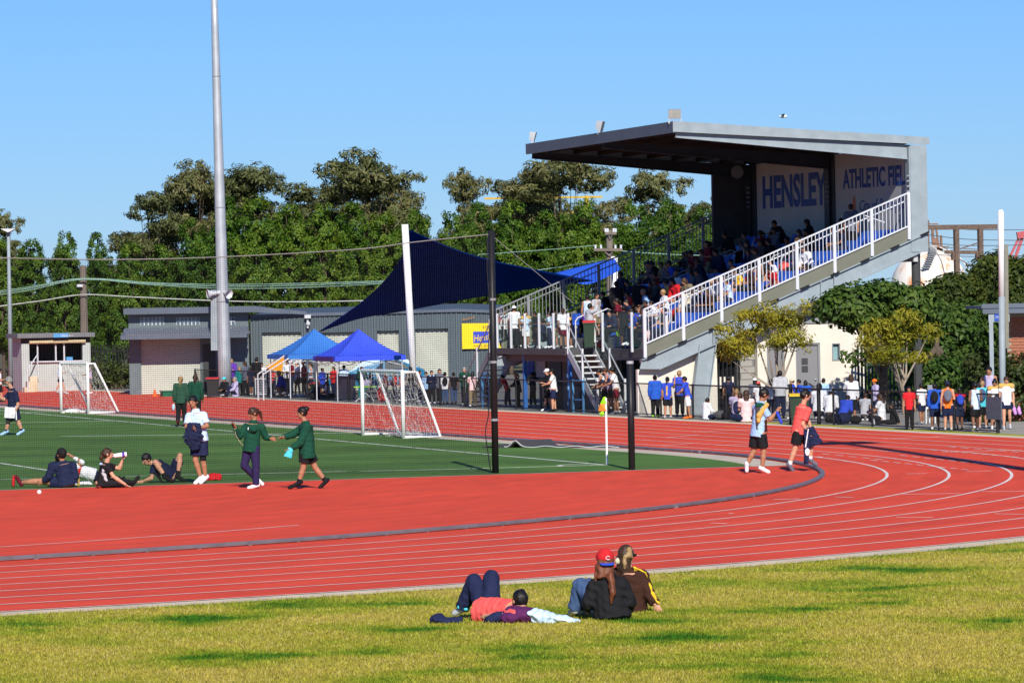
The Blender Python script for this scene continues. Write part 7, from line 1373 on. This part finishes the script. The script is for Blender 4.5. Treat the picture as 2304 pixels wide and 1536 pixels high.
# on the grandstand deck (z = 2)
parse('''
1123 778 88 stand bent bent 80 white:tee:.7 black:trousers:1.9 k:pony b - pack=red | girl in white tee with red bag at the far end of the deck
1135 779 88 stand down bent 70 white:tee:.7 black:leggings:1.9 b:short b - | person in white tee behind the second glass panel
1148 778 88 stand bent bent 100 brown:tee:.8 black:trousers:1.9 b:long b - | long haired person in brown on the deck
1158 777 94 stand down down 95 white:tee:.7 black:trousers:1.9 k:short b white:back | person in white cap on the deck
1167 781 82 stand down down 88 white:tee:.7 black:trousers:1.95 k:braid b - | girl in white tee with long black hair at the glass
1184 777 82 stand bent bent 280 pale:polo:.6 white:shorts:.9 k:long b - yoke=gold | girl in pale polo facing the camera on the deck
1205 780 82 stand fold bent 200 black:jumper:1.9 black:shorts:.9 k:short c - shoe=slate | person in black at the middle of the glass
1237 779 82 stand bent fold 170 pale:tee:.6 navy:trousers:1.9 k:short b - | person in pale blue behind the fifth glass panel
1250 779 82 stand down down 160 navy:tee:.8 khaki:shorts:.9 b:long b - | person in navy beside the pale blue one
1268 781 90 stand down down 92 white:tee:.7 maroon:shorts:.8 b:pony b - | girl in white tee seen from behind at the stair head
1283 780 80 stand bent bent 175 black:tee:.6 black:shorts:.85 k:short b - yoke=gold | boy in black tee with gold collar by the deck bin
1222 777 60 crouch knee knee 190 navy:jumper:1.9 navy:trousers:1.9 k:short c - | person sitting low behind the glass on the deck
''', z=2.0, grp='people standing on the grandstand deck', deck=True)
for px, py, hp, lab, J, tp, bt_, hr_, sk_, z_, x_ in [
    (1328, 779, 1.42, 'person in grey jumper raising one arm on the deck', ('stand','down','up',30), ('grey','jumper',1.9), ('black','trousers',1.9), ('k','short'), 'b', 2.0, 49.05),
    (1342, 700, 1.45, 'boy in pale grey tee standing up in the front rows', ('stand','down','down',320), ('grey','tee',.7), ('khaki','shorts',.9), ('k','short'), 'b', 2.31, 49.9),
    (1322, 710, 1.4, 'person in pale blue singlet seen from behind on the steps', ('stand','down','down',80), ('pale','singlet',0), ('violet','shorts',.9), ('k','short'), 'b', 2.31, 49.6),
    (1388, 720, 1.5, 'dark dressed person with backpack climbing the aisle', ('stand','down','down',60), ('black','jacket',1.9), ('black','trousers',1.9), ('k','short'), 'c', 2.63, 50.4),
    (1405, 779, 1.35, 'youth in black with red collar by the front seats', ('stand','down','bent',80), ('black','tee',.6), ('black','shorts',.9), ('k','short'), 'd', 2.0, 49.0),
    (1440, 690, 1.55, 'tall dark figure standing in the front aisle', ('stand','down','down',90), ('black','jacket',1.9), ('khaki','trousers',1.9), ('k','short'), 'c', 2.63, 50.6),
    (1398, 690, 1.5, 'person in dark top beside the blue sail post', ('stand','down','down',200), ('navy','jumper',1.9), ('navy','trousers',1.9), ('k','short'), 'c', 2.95, 51.2),
    (1593, 655, 1.52, 'person in red plaid shirt standing in the sun among the rows', ('stand','bent','bent',200), ('maroon','tee',.8), ('khaki','trousers',1.9), ('k','long'), 'b', 3.88, 53.6),
    (1916, 560, 1.6, 'person in mauve grey shirt standing at the top row', ('stand','down','down',90), ('slate','tee',.7), ('black','trousers',1.9), ('b','short'), 'a', 4.82, 56.0)]:
    q = onX(px, py, x_); person(lab, (x_, q.y, z_), skeleton(hp, J[3], J[0], J[1], J[2]), hp, SK[sk_], (FAB[tp[0]],tp[1],tp[2]), (FAB[bt_[0]],bt_[1],bt_[2]), (HA[hr_[0]],hr_[1]), (FAB['black'],None), .021, 'people standing in the grandstand', gen=px, extras=[])
# seated in the rows: head pixel -> seat
def seat_at(px, py, hs):
    best = None
    for i in range(NROW):
        x = ROWX(i)+.42; q = onX(px, py, x); e = abs(q.z-(ROWZ(i)+.42+hs))
        if best is None or e < best[0]: best = (e, i, x, q.y)
    return best
SEATED = '''
1498 655 white tee .6 navy y short a sun|fair child in white shirt sitting in the lower sunny rows
1511 641 gold tee .6 navy k short b sun|child in gold and white in the lower sunny rows
1528 640 red jacket 1.9 navy k long b sun|child in red jacket in the lower sunny rows
1545 652 white tee .6 navy k short b sun white:back|child in white with red and white cap
1550 664 cream jacket 1.9 black b short a sun|person in cream jacket beside the side railing
1556 622 khaki jacket 1.9 black b long b -|big haired person in brown behind the red jacket child
1651 600 navy tee .6 navy k short b -|dark haired youth in navy behind the side railing
1697 567 navy jacket 1.9 navy b short a -|person in navy jacket high behind the railing
1713 566 dkgrey jacket 1.9 navy b short b -|person in dark grey beside the navy jacket
1689 604 red tee .6 navy k short b sun|person in plain red top by the side railing
1720 580 black singlet 0 black b short a sun|person in black singlet with bare legs by the railing
1760 597 red tee .6 navy k short b sun|person in red tee bending over by the railing
1818 528 black jacket 1.9 navy b short a -|brown haired person near the top of the railing
1807 547 slate tee .6 navy b short a sun|person in slate tee eating near the top rows
1822 546 white jacket 1.9 black b short a sun|person in white and black jacket near the top rows
1880 522 dkgrey tee .6 black b short a sun|person reading at the top of the side railing
1828 497 black jacket 1.9 black k long c -|black dressed person in the top row shade
1757 496 black jacket 1.9 black k short c -|solitary dark person in the top row under HENSLEY
1898 481 dkgrey tee .8 black k short c -|dark haired person in the top row near the column
1600 543 black jacket 1.9 black k short c -|hunched dark person by the far aisle rails
1570 569 maroon tee .6 black k short c -|person in maroon in the shaded rows
1545 566 black jacket 1.9 black k short c -|dark person left of the maroon one in the shade
1460 600 plum tee .6 navy k short c -|person in plum in the far shaded rows
1474 599 slate tee .6 navy k short c -|person in slate in the far shaded rows
1493 597 khaki tee .6 navy b short b -|person in khaki in the far shaded rows
1518 599 royal tee .6 navy k short c -|person in royal blue in the far shaded rows
1646 533 black jacket 1.9 black k short c -|dark person beside the dark end wall
1716 556 maroon jacket 1.9 black b long c -|long haired person in maroon high in the shade
1741 539 black jacket 1.9 black k short c -|dark person below the HENSLEY letters
1425 640 navy tee .6 navy k short c -|youth in navy in the lower shaded rows
1470 640 brown jacket 1.9 navy k long c -|long haired person in brown in the lower rows
1580 600 dkgrey jacket 1.9 navy k short c -|person in dark grey beside the plaid shirt
1625 570 navy jacket 1.9 navy k short c -|navy dressed person in the middle rows
1680 530 dkgrey tee .6 black k short c -|dark grey person in the upper shaded rows
1460 665 sky tee .6 navy y short b sun|fair child in sky blue in the front rows
1437 705 royal tee .6 navy k short b sun|child in royal blue nearest the front glass
1640 628 pale tee .6 navy b short b sun|child in pale blue leaning forward by the railing'''
for k, ln in enumerate(SEATED.strip().split('\n')):
    a, lab = ln.split('|'); a = a.split(); h = 1.42+.1*(k % 3); e, i, x, y = seat_at(float(a[0]), float(a[1]), .5*h-.02); y = min(max(y, Y0+.35), Y1-.3)
    J = skeleton(h, {0: 199, 1: 185, 2: 215}[k % 3], 'sit', ['knee','bent','fold','knee'][k % 4], ['knee','face','knee','bent'][k % 4], lean=10+8*(k % 3), seat=.46, nod=8+6*(k % 3), turn=(k % 5-2)*12)
    person(lab, (x+.02, y, ROWZ(i)), J, h, SK[a[7] if len(a[7]) == 1 else 'b'], (FAB[a[2]], a[3], float(a[4])), (FAB[a[5]], 'trousers' if k % 2 else 'shorts', 1.9 if k % 2 else .8), (HA[a[6]], a[7] if a[7] in ('short','long','pony','bun') else 'short'), (FAB['white' if k % 3 else 'black'],None), .022, 'spectators seated in the grandstand', 1, (), cap=(FAB['white'],'back') if len(a) > 10 else None, gen=k)
# more spectators filling the shaded rows; nothing tells these apart
rs = random.Random(5); taken = set(); cnt = 0
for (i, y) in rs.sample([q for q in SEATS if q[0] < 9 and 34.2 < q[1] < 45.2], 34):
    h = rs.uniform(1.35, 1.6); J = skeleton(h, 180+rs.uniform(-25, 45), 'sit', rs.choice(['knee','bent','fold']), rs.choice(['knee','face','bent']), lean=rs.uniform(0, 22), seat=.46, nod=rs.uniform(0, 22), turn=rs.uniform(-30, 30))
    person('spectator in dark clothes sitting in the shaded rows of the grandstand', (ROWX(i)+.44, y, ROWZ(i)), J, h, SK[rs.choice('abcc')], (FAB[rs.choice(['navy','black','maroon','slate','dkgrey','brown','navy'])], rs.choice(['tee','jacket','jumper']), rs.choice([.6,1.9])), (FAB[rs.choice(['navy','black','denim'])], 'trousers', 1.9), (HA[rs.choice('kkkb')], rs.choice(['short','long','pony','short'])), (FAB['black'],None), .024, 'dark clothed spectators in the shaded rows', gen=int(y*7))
for k, (px, py, c, lab) in enumerate([(1475,690,'white','child in white leaning out by the second rail post'),(1585,655,'coral','child in coral beside the third rail post'),(1610,640,'white','child in white beside the fourth rail post'),(1665,618,'yellow','child in yellow behind the fifth rail post'),(1740,585,'white','child in white behind the sixth rail post'),(1480,620,'red','child in red in the middle of the lower rows'),(1530,610,'white','child in white in the middle of the lower rows'),(1420,665,'red','child in red near the front aisle rail')]):
    h = 1.38; e, i, x, y = seat_at(px, py, .5*h-.02); J = skeleton(h, 190+k*7 % 30, 'sit', 'bent', 'knee', lean=15, seat=.46, nod=12); person(lab, (x+.02, min(max(y, Y0+.35), Y1-.3), ROWZ(i)), J, h, SK['abcb'[k % 4]], (FAB[c],'tee',.7), (FAB['navy'],'shorts',.8), (HA['kbyk'[k % 4]],'short'), (FAB['white'],None), .022, 'bright clothed children in the grandstand', gen=k)
parse('''
553 889 76 stand fold fold 150 slate:jacket:1.9 black:trousers:1.9 b:long a - | woman in slate jacket behind the small boy
590 886 70 stand bent bent 280 white:tee:.6 navy:trousers:1.9 k:short b - | person in white tee behind the pipe rails
648 888 78 stand bent bent 240 white:jumper:1.9 black:trousers:1.9 k:short b - | person in white jumper at the marquee corner
700 890 74 stand bent bent 190 pale:singlet:0 navy:shorts:.7 b:pony a - | runner in pale singlet between the marquees
752 895 70 stand bent bent 230 red:jumper:1.9 navy:trousers:1.9 b:long a - | girl in red jumper at the marquee pole
775 893 72 stand down bent 100 pale:jacket:1.9 black:trousers:1.9 k:short c - | person in pale blue jacket in front of the car
835 899 70 stand bent bent 180 blue:tee:.6 navy:trousers:1.9 k:short b - | person in blue tee behind the drink tub
905 903 70 stand bent bent 30 coral:tee:.6 navy:trousers:1.9 k:pony b - | girl in coral tee behind the goal post
960 906 66 stand down bent 250 sky:jacket:1.9 black:trousers:1.9 k:short b - | youth in plain sky blue jacket near the white post
1022 909 70 stand down down 100 black:tee:.6 jeans:trousers:1.9 k:short c - | person in black tee and jeans by the shed wall
1100 912 72 stand bent bent 240 maroon:tee:.6 black:trousers:1.9 k:short c - | person in maroon under the deck edge
1200 915 78 stand fold fold 200 dkgrey:jumper:1.9 black:trousers:1.9 k:short c - | person in dark grey in the undercroft shade
1310 920 80 stand bent bent 200 slate:tee:.6 navy:trousers:1.9 k:short c - | person in slate under the near stairs
1640 935 88 stand down down 95 navy:polo:.6 black:shorts:.8 k:short b - | student in navy polo by the barred gate
1735 938 86 stand bent bent 80 white:tee:.6 navy:trousers:1.9 k:pony b - | girl in white tee at the small tree trunk
1855 935 84 stand down bent 110 sky:tee:.6 navy:shorts:.8 k:short b - | student in sky blue tee by the window
1945 948 60 crouch knee knee 70 grey:tee:.6 navy:trousers:1.9 b:short a - lean=20 | student in grey tee crouching by the wall corner
2075 955 92 stand bent bent 120 white:polo:.6 navy:shorts:.8 k:short b - | student in white polo behind the white chair
''', grp='bystanders in the crowd')
# bags and bits on seats, deck and ground
for k, (px, py, x, z, m, r, lab) in enumerate([(1342,772,48.95,2.0,'white',.13,'white bag on the deck by the stair head'),(1352,770,48.95,2.0,'red',.15,'red bag on the deck by the stair head'),(1395,745,49.0,2.35,'lime',.14,'lime green bag hanging at the front glass'),(1431,765,49.1,2.0,'teal',.16,'teal bag behind the front glass'),(1460,758,49.0,2.25,'pink',.18,'pink and white bag by the first rail post'),(1523,688,50.6,2.9,'red',.2,'red backpack on a seat by the side railing'),(1765,612,54.2,4.3,'coral',.2,'coral red bag on a seat by the side railing'),(1780,640,54.0,4.0,'jeans',.16,'blue bag on the step by the side railing'),(1555,705,50.4,2.7,'grey',.14,'grey shoes on the step by the side railing')]):
    q = onX(px, py, x); o = link('sports_bag', npmesh('bag', [sdf_mesh([('e', v3(0,0,r*.85), [v3(1,0,0),v3(0,1,0),v3(0,0,1)], (r*.9,r*1.1,r*.85)), ('e', v3(.03,r*.4,r*1.3), [v3(1,0,0),v3(0,1,0),v3(0,0,1)], (r*.5,r*.6,r*.5))], .02, .006, k)]), FAB[m]); o.location = (x, max(q.y, Y0+.3), z); tag(o, lab, 'bag', 'bags in the grandstand')
for k, (px, py, m, r, lab) in enumerate([(1622,944,'dkgrey',.17,'grey bag with yellow ball on the ground by the gate'),(1636,944,'black',.15,'black bag pile beside the barred gate'),(1870,952,'black',.15,'heap of black bags at the feet of the white shirts'),(1925,953,'black',.14,'black bag beside the cross legged girl'),(1895,955,'navy',.2,'navy jacket draped over a folding stool'),(708,899,'black',.16,'black bag beside the red lidded bin'),(745,899,'black',.15,'black bag under the royal blue marquee'),(600,890,'dkgrey',.2,'grey trolley bag by the white rails')]):
    held('kit_bag', [('e', v3(0,0,r*.8), [v3(1,0,0),v3(0,1,0),v3(0,0,1)], (r*1.2,r*.9,r*.85)), ('e', v3(r*.5,0,r*1.0), [v3(1,0,0),v3(0,1,0),v3(0,0,1)], (r*.6,r*.6,r*.6))], FAB[m], lab, 'bag', px, py, .02, .006, k, group='bags on the ground')
a = G(640, 900); 
wt = thing('folding_table', 'folding table with drink tub under the royal blue marquee', 'table', (*G(822, 903), 0), -TH); part('table_top', MB().box(-.4,.4,-.25,.25,.52,.55), FAB['lime'], wt, world=False)
for sx in (-.36, .36): part('leg', MB().bar((sx,-.2,0), (-sx*.6,.2,.52), .025), WSTEEL, wt, world=False)
held('drink_tub', [('f', v3(0,0,.56), v3(0,0,.78), .17, .19), ('f', v3(0,0,.64), v3(0,0,.70), .195, .195)], FAB['mauve'], 'white and blue drink tub on the folding table', 'tub', 822, 903, .014)
held('red_crate', [('e', v3(0,0,.25), [v3(1,0,0),v3(0,1,0),v3(0,0,1)], (.16,.16,.3)), ('-e', v3(.1,-.1,.28), [v3(1,0,0),v3(0,1,0),v3(0,0,1)], (.1,.2,.18))], FAB['red'], 'red folding chair bag behind the near goal', 'bag', 858, 905, .016)
wc = thing('equipment_trolley', 'grey wire equipment trolley full of gear by the pipe rails', 'trolley', (*G(598, 893), 0), -TH)
part('frame', MB().box(-.4,-.37,-.2,.2,.1,.75).box(.37,.4,-.2,.2,.1,.75).box(-.37,.37,-.2,.2,.1,.13).box(-.37,.37,-.2,-.18,.7,.73), GALV, wc, world=False)
wm = MB()
for k in range(14): wm.box(-.36+k*.055,-.352+k*.055,-.205,-.195,.13,.7)
for k in range(5): wm.box(-.37,.37,-.206,-.198,.2+k*.1,.208+k*.1)
tag(part('wire_basket', wm, GALV, wc, world=False), kind='stuff')
for sx in (-.32, .32): part('wheel', MB().tube([(sx,-.2,.07),(sx,-.16,.07)], .07, 10), BLACKP, wc, world=False)
# white notice board behind the right hand group, lattice banner on the fence
b_ = G(2088, 955); solo('white_chair', MB().box(b_[0]+.6,b_[0]+.65,b_[1]+.9,b_[1]+1.3,.45,1.05).box(b_[0]+.35,b_[0]+.65,b_[1]+.9,b_[1]+1.3,.4,.45).box(b_[0]+.35,b_[0]+.38,b_[1]+.9,b_[1]+.93,0,.4).box(b_[0]+.62,b_[0]+.65,b_[1]+1.27,b_[1]+1.3,0,.45).box(b_[0]+.35,b_[0]+.38,b_[1]+1.27,b_[1]+1.3,0,.4).box(b_[0]+.62,b_[0]+.65,b_[1]+.9,b_[1]+.93,0,.45), GW, 'white plastic chair behind the right hand group', 'chair')
y_ = onX(2240, 940, FX).y; solo('fence_towel', MB().box(FX-.05,FX-.03,y_-.45,y_+.45,.35,.92), FAB['slate'], 'grey patterned towel hung over the fence at the right', 'towel')
y_ = onX(775, 890, FX).y; solo('fence_banner', MB().box(FX+.04,FX+.06,y_-1.2,y_+1.2,.1,.92), mat('mesh_banner', (.16,.15,.2), .8, .2, 20), 'purple grey mesh panel on the fence below the marquee', 'banner')
